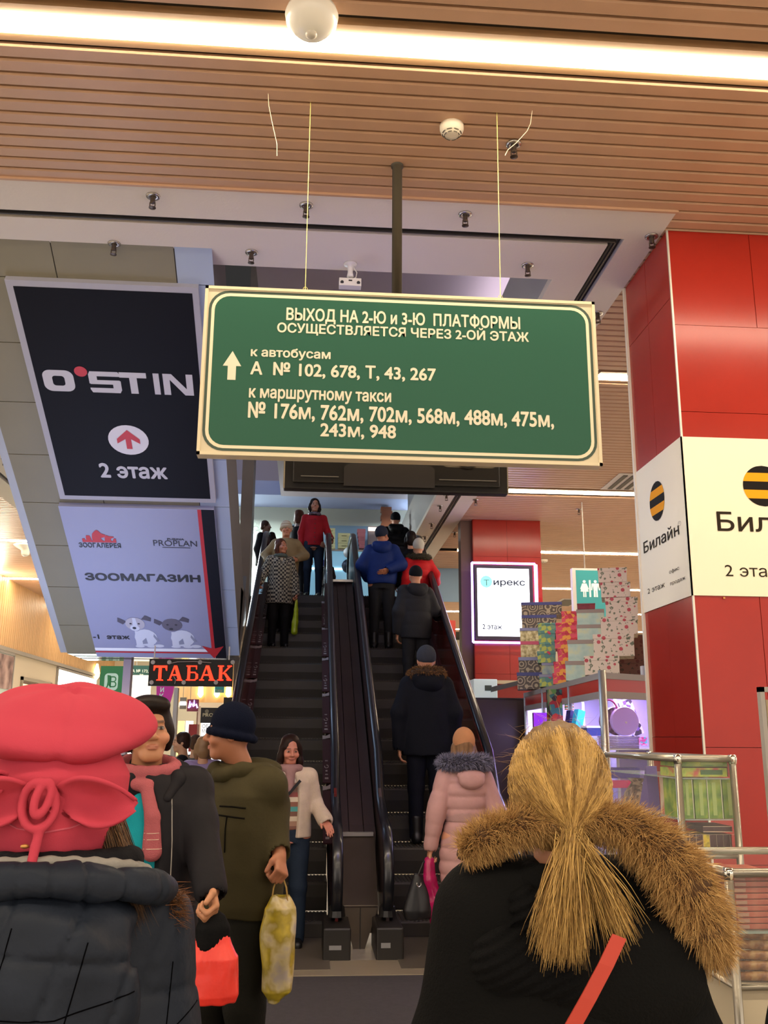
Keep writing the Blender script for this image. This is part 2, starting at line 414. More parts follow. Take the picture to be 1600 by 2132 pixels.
# ---- red tiled pillars
def red_pillar(label, x0, y0, w, d, z1, joints_front, joints_side, vf, trim=True):
    t = thing('tiled_pillar', label, 'pillar', (x0, y0, 0))
    MB().box(x0+.01, y0+.01, 0, x0+w-.01, y0+d-.01, z1).make('core', mat('grout', '6e1c14', .7), t)
    g = .0018
    zs = [0]+joints_front+[z1]
    for i in range(len(zs)-1):
        xs = [x0]+[x0+v for v in vf[i % len(vf)]]+[x0+w]
        for j in range(len(xs)-1):
            MB().box(xs[j]+g, y0-.004+random.uniform(-.001, .001), zs[i]+g, xs[j+1]-g, y0+.02, zs[i+1]-g).make('tile', M_red, t)
    zs = [0]+joints_side+[z1]
    for i in range(len(zs)-1):
        ya = [y0+.01, y0+.01+d*.5, y0+d]
        for j in range(2):
            MB().box(x0-.004+random.uniform(-.001, .001), ya[j]+g, zs[i]+g, x0+.02, ya[j+1]-g, zs[i+1]-g).make('tile', M_red, t)
    if trim:
        MB().box(x0-.006, y0-.006, 0, x0+.006, y0+.006, z1).make('corner_strip', M_metaltrim, t)
        MB().box(x0-.02, y0+d, 0, x0+.05, y0+d+.03, z1).make('back_strip', mat('cream_strip', 'd8cfb8', .5), t)
    return t
P1X, P1Y, P1D = 2.348, 5.554, .836
z_top, z_bot = at(1418, 910, Y=P1Y)[2], at(1448, 1240, Y=P1Y)[2]
zj = at(1500, 680, Y=P1Y)[2]
pil = red_pillar('large red tiled pillar at the right carrying a white advert band', P1X, P1Y, 1.8, P1D, C-.001,
                 [.28, .90, 1.56, z_bot, z_top, at(1500, 860, Y=P1Y)[2]+.001, zj], [.28, .9, 1.62, z_bot, z_top, zj+.2], [[.85], [.42, 1.27], [.85], [.42, 1.27], [.85], [.71], [.75, 1.23], [.57, 1.34]])
red_pillar('middle red tiled pillar behind the lit white advert panel', 2.51, 14.19, 1.08, .9, C-.001, [.64, 1.87, 2.56, 3.38, 4.37], [.64, 1.87, 3.38, 4.35], [[.54]], False)
MB().box(2.335, 14.3, 0, 2.505, 14.55, C-.001).make('brown_pilaster', mat('brown_pilaster', '5d4136', .5), bpy.data.objects['tiled_pillar.001'])
red_pillar('small far red tiled pillar seen past the right escalator handrail', 2.77, 21.4, .58, .6, C-.7, [.7, 1.9, 3.1], [.7, 1.9, 3.1], [[.29]], False)

# fallen into place: small fittings on the lower ceiling
def sprinkler(px, py, label=None, z=C):
    p = at(px, py, Z=z); t = thing('sprinkler', label or 'x', 'sprinkler', p)
    MB().lathe(p, [(.046, 0), (.044, -.008), (.015, -.012), (.015, 0)], 16).make('escutcheon', mat('chrome', 'bdb8b0', .25, metal=.9), t, True)
    MB().lathe(p, [(.015, 0), (.018, -.048), (.011, -.055)], 10).box(p[0]-.019, p[1]-.004, p[2]-.085, p[0]-.013, p[1]+.004, p[2]-.048).box(p[0]+.013, p[1]-.004, p[2]-.085, p[0]+.019, p[1]+.004, p[2]-.048).make('frame', mat('brass_dark', '5d5147', .35, metal=.8), t)
    MB().lathe((p[0], p[1], p[2]-.09), [(.005, 0), (.023, .004), (.023, .008), (.005, .011)], 12).make('deflector', mat('brass_dark'), t)
    return t
SP = [(319, 408, 'sprinkler in the front soffit band, directly above the black advert board'), (638, 427, 'sprinkler in the front soffit band beside the left sign wire'), (969, 446, 'sprinkler in the front soffit band between pole and right sign wire'),
      (238, 507, 'sprinkler beyond the black slot above the advert board, leftmost of all'), (524, 525, 'sprinkler beyond the black slot above the left end of the green sign'), (1099, 552, 'sprinkler beyond the black slot near the right sign wire'),
      (1357, 492, 'sprinkler next to the top corner of the large red pillar'), (1245, 652, 'sprinkler on the soffit touching the green sign right edge'), (930, 1030, 'sprinkler on the right soffit just under the television corner'),
      (991, 1040, 'sprinkler on the outer right soffit below the television corner'), (917, 1053, 'sprinkler on the inner right soffit, second from the television'), (899, 1090, 'sprinkler on the inner right soffit, third from the television'),
      (947, 1108, 'sprinkler on the outer right soffit beside the middle pillar'), (885, 1117, 'sprinkler on the inner right soffit, farthest of its row'), (10, 955, 'sprinkler on the left soffit at the photo edge beyond the advert truss'),
      (50, 1062, 'sprinkler on the left soffit against the advert truss edge'), (1206, 1060, 'sprinkler in the slatted ceiling between second and third lamp rows'), (1070, 300, 'dark sprinkler in the near slatted ceiling behind the loose cord')]
for a in SP: sprinkler(*a)
def smoke(px, py, label, r=.068):
    p = at(px, py, Z=C); t = thing('smoke_detector', label, 'smoke detector', p)
    MB().lathe(p, [(r, 0), (r, -.025), (r*.92, -.041), (r*.6, -.062), (r*.2, -.066)], 24).make('housing', mat('ivory_plastic', 'ddd3bd', .45), t, True)
    v = MB()
    for k in range(8):
        a0 = k*math.pi/4+.1; a1 = a0+.55
        for rr, zz in ((.78, -.052), (.62, -.0625)):
            pts = [(p[0]+r*rr*math.cos(a0+(a1-a0)*i/4), p[1]+r*rr*math.sin(a0+(a1-a0)*i/4), p[2]+zz) for i in range(5)]
            v.tube(pts, .003, 4)
    v.make('vent', mat('vent_dark', '4a463c', .7), t)
    return t
smoke(941, 262, 'round ivory smoke detector on the near slatted ceiling')
smoke(1133, 1165, 'small white smoke detector on the far slatted ceiling above the toilet sign', .075)
# bowl lamp at the top edge
p = at(650, 18, Z=C-.02); t = thing('ceiling_bowl', 'translucent white bowl lamp hanging at the top edge of the photo', 'lamp', p)
MB().lathe(p, [(.016, .0), (.117, -.014), (.126, -.041), (.118, -.08), (.082, -.12), (.041, -.137), (.005, -.138)], 32).make('bowl', mat('frosted_bowl', 'd8d2c4', .25, emis=.10, ecol='fff0d0'), t, True)
MB().lathe((p[0], p[1], p[2]-.137), [(.025, .016), (.027, -.011), (.016, -.019)], 16).make('finial', mat('frosted_knob', 'c9c2b2', .3), t, True)
p = at(55, 1132, Z=C); t = thing('dome_lamp', 'white cone lamp under the left ceiling beside the advert truss', 'lamp', p)
MB().lathe(p, [(.22, -.03), (.2, -.055), (.08, -.12), (.07, -.2), (.03, -.23)], 20).cyl(p, (p[0], p[1], p[2]-.03), .03).make('shade', mat('frosted_bowl'), t, True)
# air grille by the pillar
p0 = at(1290, 985, Z=C); t = thing('air_grille', 'white louvred air grille in the ceiling against the red pillar', 'grille', p0)
MB().box(p0[0], p0[1], C-.008, p0[0]+.7, p0[1]+.8, C-.002).make('frame', mat('white_enamel', 'c8c4bc', .5), t)
for k in range(5): MB().box(p0[0]+.08+k*.117, p0[1]+.07, C-.016, p0[0]+.14+k*.117, p0[1]+.74, C-.008).make('louvre', M_black, t)
p0 = at(1172, 1246, Z=C); t = thing('air_grille', 'far dark air grille in the ceiling left of the toilet sign', 'grille', p0)
MB().box(p0[0], p0[1], C-.02, p0[0]+.5, p0[1]+1.2, C-.002).make('frame', mat('white_enamel'), t)
MB().box(p0[0]+.06, p0[1]+.05, C-.03, p0[0]+.45, p0[1]+1.1, C-.02).make('louvre', M_black, t)
# ================================================================ HANGING GREEN SIGN
U, V = (1, 0, 0), (0, 0, 1)
M_green = mat('sign_green', '1f513e', .45, spec=.25)
M_signwhite = mat('sign_cream_white', 'c9bc9e', .5)
SY = 4.443
def rect_y(x0, y0, x1, y1, Y):            # pixels (left, bottom, right, top) -> (x0,z0,x1,z1) on plane Y
    a, b = at(x0, y0, Y=Y), at(x1, y1, Y=Y); return (a[0], a[2], b[0], b[2])
t = thing('hanging_sign', 'large green hanging direction sign with white bus route lettering and arrow', 'sign', (.44, SY, 2.944))
sx0, sx1, sz0, sz1 = -.5746, 1.455, 2.944, 3.845
MB().box(sx0, SY, sz0, sx1, SY+.07, sz1).make('sign_box', M_signwhite, t, bevel=.002)
fr = MB()
for q in ((sx0, sz0, sx1, sz0+.016), (sx0, sz1-.016, sx1, sz1), (sx0, sz0, sx0+.016, sz1), (sx1-.016, sz0, sx1, sz1)): fr.box(q[0], SY-.006, q[1], q[2], SY+.001, q[3])
fr.make('rim', mat('sign_rim', 'cfc2a2', .45), t)
O = (0, SY, 0)
def rr(i, r): return rrect(sx0+i, sz0+i, sx1-i, sz1-i, r)
ring_mesh(rr(.022, .103), rr(.036, .090), O, U, V, mat('sign_dark_line', '2f4436', .5), t, 'border_line', .001)
ring_mesh(rr(.036, .090), rr(.052, .077), O, U, V, mat('sign_white_line', 'd8cdae', .5), t, 'white_border', .001)
shape([rr(.052, .077)], O, U, V, M_green, t, 'green_face', .0012)
ML = mat('sign_lettering', 'd2cbb2', .5)
def sgn(s, x0, ybl, x1, yt, bold=.035):
    # text skews with the perspective: take the corners at the middle of the line
    xm = (x0+x1)/2; dy = .034*(x1-x0)/2
    a, b_ = at(x0, ybl, Y=SY), at(x1, yt, Y=SY); zb = at(x0, ybl, Y=SY)[2]; zt = at(x1, yt, Y=SY)[2]
    lettering(s, O, U, V, (a[0], zb, b_[0], zt), ML, t, bold, .002)
# (text, left x, bottom y at the left end, right x, top y at the right end)
sgn('ВЫХОД НА 2-Ю и 3-Ю  ПЛАТФОРМЫ', 596, 672, 1083, 659)
sgn('ОСУЩЕСТВЛЯЕТСЯ ЧЕРЕЗ 2-ОЙ ЭТАЖ', 577, 696, 1101, 687)
sgn('к автобусам', 522, 747, 689, 729)
sgn('А  № 102, 678, Т, 43, 267', 521, 784, 908, 766)
sgn('к маршрутному такси', 518, 835, 815, 818)
sgn('№ 176м, 762м, 702м, 568м, 488м, 475м,', 516, 875, 1153, 857)
sgn('243м, 948', 667, 913, 825, 886)
a = at(482, 791, Y=SY); e = at(482, 731, Y=SY); w = .046; hh = e[2]-a[2]
shape([[(a[0]-.0205, a[2]), (a[0]+.0205, a[2]), (a[0]+.0205, a[2]+hh*.48), (a[0]+w, a[2]+hh*.48), (a[0], a[2]+hh), (a[0]-w, a[2]+hh*.48), (a[0]-.0205, a[2]+hh*.48)]], O, U, V, ML, t, 'arrow')
M_wire = mat('pale_wire', 'd8cf7c', .4)
M_cord = mat('pale_cord', 'cfc0a4', .5)
for px, side in ((647, 'left'), (1036, 'right')):
    p = at(px, 215 if px < 700 else 235, Z=C)
    w = thing('sign_wire', 'thin yellow wire holding the %s end of the green sign' % side, 'wire', (p[0], SY, C))
    q = at(636 if px < 700 else 1043, 600, Y=SY)[0]
    MB().tube([(p[0], SY+.01, C+.02), (q, SY+.01, sz1-.005)], .0022, 6).make('strand', M_wire, w)
    MB().tube([(q+.011*math.cos(a), SY+.01, sz1+.011+.011*math.sin(a)) for a in np.linspace(0, 6.28, 10)], .0015, 5).make('loop', M_wire, w)
def cord(label, pix, z0):
    top_ = at(*pix[0], Z=C); pts = [at(x, y, Y=top_[1]) for x, y in pix]; pts[0] = top_+np.array([0, 0, .02])
    o = MB().tube(pts, .0019, 5).make('loose_cord', M_cord); props(o, label, 'cord')
cord('loose pale cord dangling from the ceiling left of the left sign wire', [(558, 195), (560, 220), (568, 260), (577, 300), (577, 325)], 0)
cord('loose pale cord dangling beside the dark ceiling sprinkler', [(1110, 230), (1105, 258), (1098, 273), (1075, 298), (1058, 312), (1052, 324)], 0)

# ================================================================ POLE AND TELEVISION
TY = 4.978
t = thing('ceiling_television', 'black television with its back to the camera, hung from the ceiling pole', 'television', (.457, TY, C))
MB().lathe((.457, TY, C), [(.038, .03), (.038, -.014), (.030, -.016), (.030, -1.5)], 20).make('pole', mat('dark_olive_pole', '4b453a', .35, metal=.6), t, True)
tv = MB(); M_tv = mat('black_tv_plastic', '1b1816', .35, bump=.02)
tx0, tx1, tz0, tz1 = -.1646, 1.082, 2.923, 3.60
tv.box(tx0, TY-.02, tz0, tx1, TY+.05, tz1); tv.make('cabinet', M_tv, t, bevel=.006)
MB().box(tx0+.05, TY-.045, tz0+.03, tx1-.05, TY-.02, tz1-.03).make('back_cover', M_tv, t, bevel=.008)
shape([[(.165, tz0+.014), (.665, tz0+.014), (.665, tz0+.117)]+[(.415+.25*math.cos(a), tz0+.117+.048*math.sin(a)) for a in np.linspace(.1, 3.04, 10)]+[(.165, tz0+.117)]], (0, TY-.045, 0), U, V, mat('tv_plate', '2b2623', .45), t, 'connector_cover', 0, .008)
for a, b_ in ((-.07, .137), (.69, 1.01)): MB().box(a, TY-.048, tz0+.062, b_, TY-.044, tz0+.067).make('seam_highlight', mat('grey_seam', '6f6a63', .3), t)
shape([rrect(.70, tz0+.137, 1.02, tz0+.26, .04)], (0, TY-.045, 0), U, V, mat('tv_recess', '5b5141', .5), t, 'handle_recess', .001)
ring_mesh(circle(.85, tz0+.205, .075), circle(.85, tz0+.205, .062), (0, TY-.045, 0), U, V, M_tv, t, 'cable_ring', .004)
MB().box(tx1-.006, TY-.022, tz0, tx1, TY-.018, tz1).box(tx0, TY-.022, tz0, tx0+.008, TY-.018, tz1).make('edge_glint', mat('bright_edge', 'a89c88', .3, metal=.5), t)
MB().box(tx0+.03, TY+.05, tz0+.03, tx1-.03, TY+.056, tz1-.03).make('screen', emit('tv_screen_blue', '7a80ff', 7), t)
# ================================================================ SMALL CAMERA UNIT
p = at(730, 549, Z=C); t = thing('ceiling_sensor', 'small white ceiling unit with two lenses above the green sign', 'camera', p)
MB().lathe(p, [(.049, 0), (.047, -.011), (.022, -.016), (.018, -.068), (.025, -.103), (.008, -.11)], 18).make('bracket', mat('white_plastic', 'd4d0c8', .4), t, True)
e0 = p+np.array([0, 0, -.158])
MB().box(e0[0]-.08, e0[1]-.03, e0[2]-.03, e0[0]+.08, e0[1]+.04, e0[2]+.03).make('housing', mat('white_plastic'), t, bevel=.003)
for dx in (-.059, .059): MB().cyl((e0[0]+dx, e0[1]-.03, e0[2]-.006), (e0[0]+dx, e0[1]-.034, e0[2]-.008), .0125).make('lens', M_black, t)
MB().box(e0[0]-.012, e0[1]-.032, e0[2]+.004, e0[0]+.014, e0[1]-.03, e0[2]+.014).make('port', M_black, t)
MB().tube([(p[0]+.016, p[1], p[2]-.014), (p[0]+.048, p[1], p[2]-.07), (p[0]+.041, p[1], p[2]-.11), (p[0]+.007, p[1]-.01, p[2]-.13)], .004, 6).make('cable', mat('white_plastic'), t)

# ================================================================ SLOPING TRUSS OF THE NEXT ESCALATOR WITH ITS ADVERTS
YB = 10.4
bl, br = at(140, 1360, Y=YB), at(500, 1362, Y=YB); ZB = (bl[2]+br[2])/2
U2 = np.array([1, 0, 0.]); V2 = np.array([0, -math.cos(math.pi/6), math.sin(math.pi/6)]); N2 = np.cross(U2, V2)   # faces down and towards us
O2 = np.array([0, YB, ZB])
def q2(x, y):
    w = on_plane(x, y, O2, N2)-O2; return (w@U2, w@V2)
tl = q2(0, 580); x_l = bl[0]; x_r = br[0]
truss = thing('escalator_truss', 'grey sloping underside of another escalator carrying two advert boards', 'escalator', (x_l, YB, ZB))
LEN = 8.8
M_tp = mat('truss_panel_grey', '77725f', .5, var=.04, vscale=2)
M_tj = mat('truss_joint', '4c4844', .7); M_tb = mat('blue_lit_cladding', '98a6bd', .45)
MB().prism([(x_l+.02, 0), (x_r-.02, 0), (x_r-.02, LEN), (x_l+.02, LEN)], O2, U2, V2, -N2*.9).prism([(x_l, 0), (x_r, 0), (x_r, .02), (x_l, .02)], O2, U2, V2, -N2*1.1).make('truss_core', M_tj, truss)
cuts = [0, .51, 1.14, 1.76, 2.34, 2.93, 3.51, 4.1, 4.68, 5.27, 5.85, 6.44, 7.02, 7.6, 8.2, LEN]
xc = [x_l, (x_l+x_r)/2-.2, x_r-.27, x_r]
for i in range(len(cuts)-1):
    for j in range(3):
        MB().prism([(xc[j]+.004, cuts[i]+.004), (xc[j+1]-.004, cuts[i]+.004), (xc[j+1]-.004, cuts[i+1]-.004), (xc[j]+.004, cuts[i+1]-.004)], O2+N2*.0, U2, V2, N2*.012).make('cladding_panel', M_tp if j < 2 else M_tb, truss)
MB().prism([(x_l-.07, -.0), (x_l, 0), (x_l, LEN), (x_l-.07, LEN)], O2, U2, V2, -N2*.6).make('side_cover', mat('side_cover_grey', 'a9aeb8', .35, metal=.3), truss)
# flat end of the truss, glossy underside running on to the back
MB().box(x_l, YB+.02, ZB-.01, x_r-.02, YB+.95, ZB+.75).make('end_soffit', mat('glossy_end_soffit', '8f8a82', .12, metal=.6), truss)
for k in range(2): MB().box(x_l, YB+.3+k*.3, ZB-.014, x_r-.02, YB+.31+k*.3, ZB-.009).make('soffit_joint', M_tj, truss)
MB().box(at(256, 1400, Y=11.1)[0], 11.1, 0, at(272, 1400, Y=11.1)[0], 11.25, ZB+.02).make('support_column', mat('lilac_column', 'b5a8bd', .5), truss)

def board(label, name, pix, thick=.05, rim=None):
    a = [q2(*p) for p in pix]                    # bl, br, tr, tl
    x0 = (a[0][0]+a[3][0])/2; x1 = (a[1][0]+a[2][0])/2; v0 = (a[0][1]+a[1][1])/2; v1 = (a[2][1]+a[3][1])/2
    t = thing(name, label, 'advert', O2+U2*x0+V2*v0+N2*.03)
    return t, x0, x1, v0, v1
OB = O2+N2*.06
t, x0, x1, v0, v1 = board('black hanging advert board with pale wide lettering and a red arrow', 'advert_board', [(128, 1030), (448, 1036), (418, 592), (13, 570)])
MB().prism([(x0, v0), (x1, v0), (x1, v1), (x0, v1)], OB, U2, V2, -N2*.05).make('frame', mat('grey_board_rim', '9a9aa6', .5), t)
r_ = .05
shape([[(x0+r_, v0+r_), (x1-r_*.9, v0+r_), (x1-r_*.9, v1-r_), (x0+r_, v1-r_)]], OB, U2, V2, mat('navy_black_film', '0c0c14', .6, spec=.15), t, 'black_face', .001)
M_pale = mat('pale_print', 'b4b3bd', .5); M_rp = mat('red_print', 'b3202c', .5)
def rq(x0_, yb, x1_, yt): a, b_ = q2(x0_, yb), q2(x1_, yt); return (a[0], a[1], b_[0], b_[1])
# wide squared lettering drawn letter by letter
R = rq(99, 803, 402, 770); uw, vh = R[2]-R[0], R[3]-R[1]
LW = {'O': (0, .205), 'S': (.305, .515), 'T': (.51, .69), 'I': (.735, .775), 'N': (.80, 1.0)}
st = .25
def wide(ch):
    a, b_ = LW[ch]; u0 = R[0]+a*uw; w = (b_-a)*uw; v0_ = R[1]; s = vh*st; P = []
    X = lambda f: u0+f*w
    if ch == 'O': return None
    if ch == 'T': return [[(X(0), v0_+vh-s), (X(1), v0_+vh-s), (X(1), v0_+vh), (X(0), v0_+vh)], [(X(.5)-s*.55, v0_), (X(.5)+s*.55, v0_), (X(.5)+s*.55, v0_+vh-s), (X(.5)-s*.55, v0_+vh-s)]]
    if ch == 'I': return [[(X(0), v0_), (X(1), v0_), (X(1), v0_+vh), (X(0), v0_+vh)]]
    if ch == 'N': q = .045*uw; return [[(X(0), v0_), (X(0)+q, v0_), (X(0)+q, v0_+vh), (X(0), v0_+vh)], [(X(1)-q, v0_), (X(1), v0_), (X(1), v0_+vh), (X(1)-q, v0_+vh)], [(X(0)+q*.2, v0_+vh), (X(1)-q*1.3, v0_), (X(1)-q*.1, v0_), (X(0)+q*1.3, v0_+vh)]]
    if ch == 'S':
        z = vh; c = .25*z
        return [[(X(.06), v0_), (X(.94), v0_), (X(1), v0_+c*.6), (X(1), v0_+s*.9), (X(0), v0_+s*.9), (X(0), v0_+c*.6)], [(X(.03), v0_+z/2-s*.4), (X(.97), v0_+z/2-s*.4), (X(.97), v0_+z/2+s*.4), (X(.03), v0_+z/2+s*.4)],
                [(X(0), v0_+z-s*.9), (X(1), v0_+z-s*.9), (X(1), v0_+z-c*.6), (X(.94), v0_+z), (X(.06), v0_+z), (X(0), v0_+z-c*.6)], [(X(0), v0_+z/2-s*.3), (X(0)+s*1.2, v0_+z/2-s*.3), (X(0)+s*1.2, v0_+z-s*.5), (X(0), v0_+z-s*.5)],
                [(X(1)-s*1.2, v0_+s*.5), (X(1), v0_+s*.5), (X(1), v0_+z/2+s*.3), (X(1)-s*1.2, v0_+z/2+s*.3)]]
for ch in 'STIN': shape(wide(ch), OB, U2, V2, M_pale, t, 'letter', .003)
u0 = R[0]; w_ = .205*uw
ring_mesh(rrect(u0, R[1], u0+w_, R[3], vh*.3), rrect(u0+vh*.34, R[1]+vh*.27, u0+w_-vh*.34, R[3]-vh*.27, vh*.12), OB, U2, V2, M_pale, t, 'letter', .003)
c0 = q2(171, 763); shape([circle(c0[0], c0[1], .05)], OB, U2, V2, M_rp, t, 'red_dot', .004)
c0 = q2(270, 906); shape([circle(c0[0], c0[1], .166)], OB, U2, V2, mat('pale_disc', 'c9c8d2', .5), t, 'disc', .003)
a_, s_ = .098, .023
shape([[(c0[0]-s_, c0[1]-a_), (c0[0]+s_, c0[1]-a_), (c0[0]+s_, c0[1]+.013), (c0[0]+.094, c0[1]-.039), (c0[0]+.094, c0[1]+.013), (c0[0], c0[1]+.114), (c0[0]-.094, c0[1]+.013), (c0[0]-.094, c0[1]-.039), (c0[0]-s_, c0[1]+.013)]], OB, U2, V2, M_rp, t, 'arrow', .005)
lettering('2 этаж', OB, U2, V2, rq(213, 984, 348, 957), M_pale, t, .04, .003)

t, x0, x1, v0, v1 = board('pale lilac pet shop advert board with two puppies and a red arrow', 'advert_board', [(198, 1357), (469, 1362), (452, 1053), (131, 1043)])
MB().prism([(x0, v0), (x1, v0), (x1, v1), (x0, v1)], OB, U2, V2, -N2*.05).make('panel', mat('lilac_film', '8a8eae', .4), t)
M_navy = mat('navy_print', '0e0f1c', .6, spec=.2)
xa = q2(447, 1200)[0]-.02; 
shape([[(x1-.115, v0), (x1, v0), (x1, v1), (x1-.115, v1)]], OB, U2, V2, M_navy, t, 'navy_stripe', .001)
shape([[(x1-.150, v0+.19), (x1-.116, v0+.19), (x1-.116, v1), (x1-.150, v1)]], OB, U2, V2, M_rp, t, 'red_stripe', .002)
shape([[(x1-.25, v0+.23), (x1-.16, v0+.19), (x1-.105, v0+.19), (x1-.02, v0+.23), (x1-.13, v0)]], OB, U2, V2, M_rp, t, 'red_arrow_head', .003)
shape([[(x0, v0+.085), (x1-.15, v0+.085), (x1-.15, v0+.11), (x0, v0+.11)]], OB, U2, V2, M_rp, t, 'red_line', .002)
shape([[(x0, v0+.12), (x1-.20, v0+.12), (x1-.20, v0+.17), (x0, v0+.17)]], OB, U2, V2, mat('white_print', 'dfe2ec', .5), t, 'white_ledge', .0015)
MK = mat('black_print', '1a1a22', .5)
lettering('ЗООМАГАЗИН', OB, U2, V2, rq(181, 1198, 418, 1187), MK, t, .055, .003)
lettering('-1  этаж', OB, U2, V2, rq(197, 1320, 271, 1312), MK, t, .035, .003)
lettering('ЗООГАЛЕРЕЯ', OB, U2, V2, rq(168, 1129, 253, 1121), MK, t, .03, .003)
lettering('PROPLAN', OB, U2, V2, rq(322, 1126, 411, 1116), MK, t, .0, .003)
lettering('PURINA', OB, U2, V2, rq(350, 1114, 385, 1111), MK, t, .04, .003)
a = rq(340, 1130, 398, 1129); shape([[(a[0], a[1]), (a[2], a[1]), (a[2], a[1]+.008), (a[0], a[1]+.008)]], OB, U2, V2, MK, t, 'small_rule', .003)
# red animal silhouettes over the small logo
R = rq(175, 1118, 240, 1094); W_, Hh = R[2]-R[0], R[3]-R[1]
def rel(pts, R=R): return [(R[0]+p[0]*(R[2]-R[0]), R[1]+p[1]*(R[3]-R[1])) for p in pts]
shape([rel([(.0, .0), (1, 0), (1, .12), (0, .12)]), rel([(.30, .1), (.62, .1), (.55, .35), (.66, .42), (.72, .62), (.60, .72), (.52, .95), (.47, 1), (.42, .92), (.33, .7), (.30, .4)]),
       rel([(.12, .1), (.28, .1), (.26, .4), (.24, .55), (.14, .55), (.12, .4)]), rel([(.66, .1), (.86, .1), (.84, .3), (.95, .42), (.93, .5), (.80, .52), (.75, .6), (.68, .5)]),
       rel([(0, .1), (.1, .1), (.08, .3), (.0, .28)]), rel([(.9, .1), (1, .1), (1, .35), (.92, .3)])], OB, U2, V2, M_rp, t, 'animal_silhouettes', .003)
# two puppies, printed flat on the board
def puppy(R, facec, flip=False):
    g = lambda pts: rel([((1-a) if flip else a, b_) for a, b_ in pts], R)
    cir = lambda x, y, rx, ry: g([(x+rx*math.cos(k*math.pi/8), y+ry*math.sin(k*math.pi/8)) for k in range(16)])
    W1 = mat('puppy_white', 'c3c8da', .5); G1 = mat('puppy_grey', '8287a0', .5); D1 = mat('puppy_dark', '2c2c3a', .5); F1 = mat('puppy_face_'+facec, facec, .5)
    shape([cir(.60, .30, .27, .26), g([(.34, .02), (.50, .02), (.50, .5), (.36, .5)]), g([(.60, .02), (.76, .02), (.74, .4), (.6, .4)]), cir(.42, .03, .11, .04), cir(.70, .03, .11, .04), cir(.88, .05, .12, .05)], OB, U2, V2, W1, t, 'puppy_body', .002)
    shape([g([(.80, .42), (.92, .2), (.86, .18), (.78, .34)]), g([(.5, .1), (.62, .12), (.6, .3), (.5, .2)])], OB, U2, V2, G1, t, 'puppy_shading', .0025)
    shape([cir(.40, .72, .23, .19)], OB, U2, V2, F1, t, 'puppy_face', .003)
    shape([g([(.16, .82), (.02, .9), (.0, .78), (.12, .70), (.2, .78)]), g([(.56, .86), (.66, .98), (.80, .90), (.78, .80), (.64, .84)])], OB, U2, V2, mat('puppy_ear', '4a4658', .5), t, 'puppy_ears', .0035)
    if facec == 'a9a6b4': shape([g([(.34, .62), (.46, .62), (.43, .90), (.36, .90)]), cir(.38, .60, .11, .09)], OB, U2, V2, W1, t, 'puppy_blaze', .004)
    shape([cir(.37, .60, .045, .035), cir(.30, .73, .028, .022), cir(.49, .73, .028, .022)], OB, U2, V2, D1, t, 'puppy_nose_and_eyes', .005)
puppy(rq(258, 1337, 333, 1270), 'a9a6b4'); puppy(rq(331, 1338, 413, 1273), '5c586a')

# ================================================================ RED PILLAR ADVERT BAND
Yf = P1Y-.008
t = thing('pillar_advert', 'white advert band with yellow and black striped ball wrapped round the red pillar', 'advert', (P1X, P1Y, z_bot))
MB().box(P1X-.012, P1Y-.012, z_bot, P1X+1.81, P1Y-.003, z_top).make('front_film', M_cream, t)
MB().box(P1X-.012, P1Y-.012, z_bot, P1X-.003, P1Y+P1D, z_top).make('side_film', M_cream, t)
MDk = mat('dark_brown_print', '2c241a', .7, spec=.1); MYl = mat('yellow_print', 'e29a1c', .7, spec=.1); MBk = mat('ball_black', '1c1817', .7, spec=.1)
Of = (0, P1Y-.012, 0)
def band(cx, cz, r, a0, a1, n=10):          # slice of a disc between heights a0..a1 (-1..1)
    y0, y1 = a0*r, a1*r; P = []
    for i in range(n+1):
        yy = y0+(y1-y0)*i/n; P.append((cx+math.sqrt(max(0, r*r-yy*yy)), cz+yy))
    for i in range(n, -1, -1):
        yy = y0+(y1-y0)*i/n; P.append((cx-math.sqrt(max(0, r*r-yy*yy)), cz+yy))
    return P
def ball(O, u, cx, cz, r):
    for k, (a0, a1) in enumerate([(-1, -.62), (-.62, -.2), (-.2, .22), (.22, .64), (.64, 1)]):
        shape([band(cx, cz, r, a0, a1)], O, u, V, (MBk, MYl)[k % 2], t, 'ball_stripe', .002)
cb = at(1590, 1012, Y=P1Y-.012); rb = at(1590, 970, Y=P1Y-.012)[2]-cb[2]
ball(Of, U, cb[0], cb[2], abs(rb))
a = rect_y(1495, 1106, 1600, 1066, P1Y-.012); lettering('Билайн', Of, U, V, (a[0], a[1], a[0]+.727, a[3]), MDk, t, .012, .002)
a = rect_y(1511, 1200, 1600, 1178, P1Y-.012); lettering('2 этаж', Of, U, V, (a[0], a[1], a[0]+.37, a[3]), MDk, t, .0, .002)
Us = np.array([0, -1, 0.]); Os = np.array([P1X-.012, P1Y+P1D, 0])
def qs(x, y): w = on_plane(x, y, Os, (-1, 0, 0)); return (Os[1]-w[1], w[2])
c0 = qs(1369, 1043); r1 = qs(1369, 1001)[1]-c0[1]
ball(Os, Us, c0[0], c0[1], r1)
def rs(x0, y0, x1, y1): a, b_ = qs(x0, y0), qs(x1, y1); return (a[0], a[1], b_[0], b_[1])
lettering('Билайн', Os, Us, V, rs(1342, 1153, 1414, 1086), MDk, t, .012, .002)
lettering('®', Os, Us, V, rs(1413, 1097, 1419, 1083), mat('grey_print', '8c877a', .5), t, .0, .002)
lettering('2 этаж', Os, Us, V, rs(1350, 1237, 1385, 1211), MDk, t, .0, .002)
lettering('офис', Os, Us, V, rs(1395, 1197, 1415, 1178), MDk, t, .0, .002)
lettering('продаж', Os, Us, V, rs(1397, 1221, 1428, 1200), MDk, t, .0, .002)
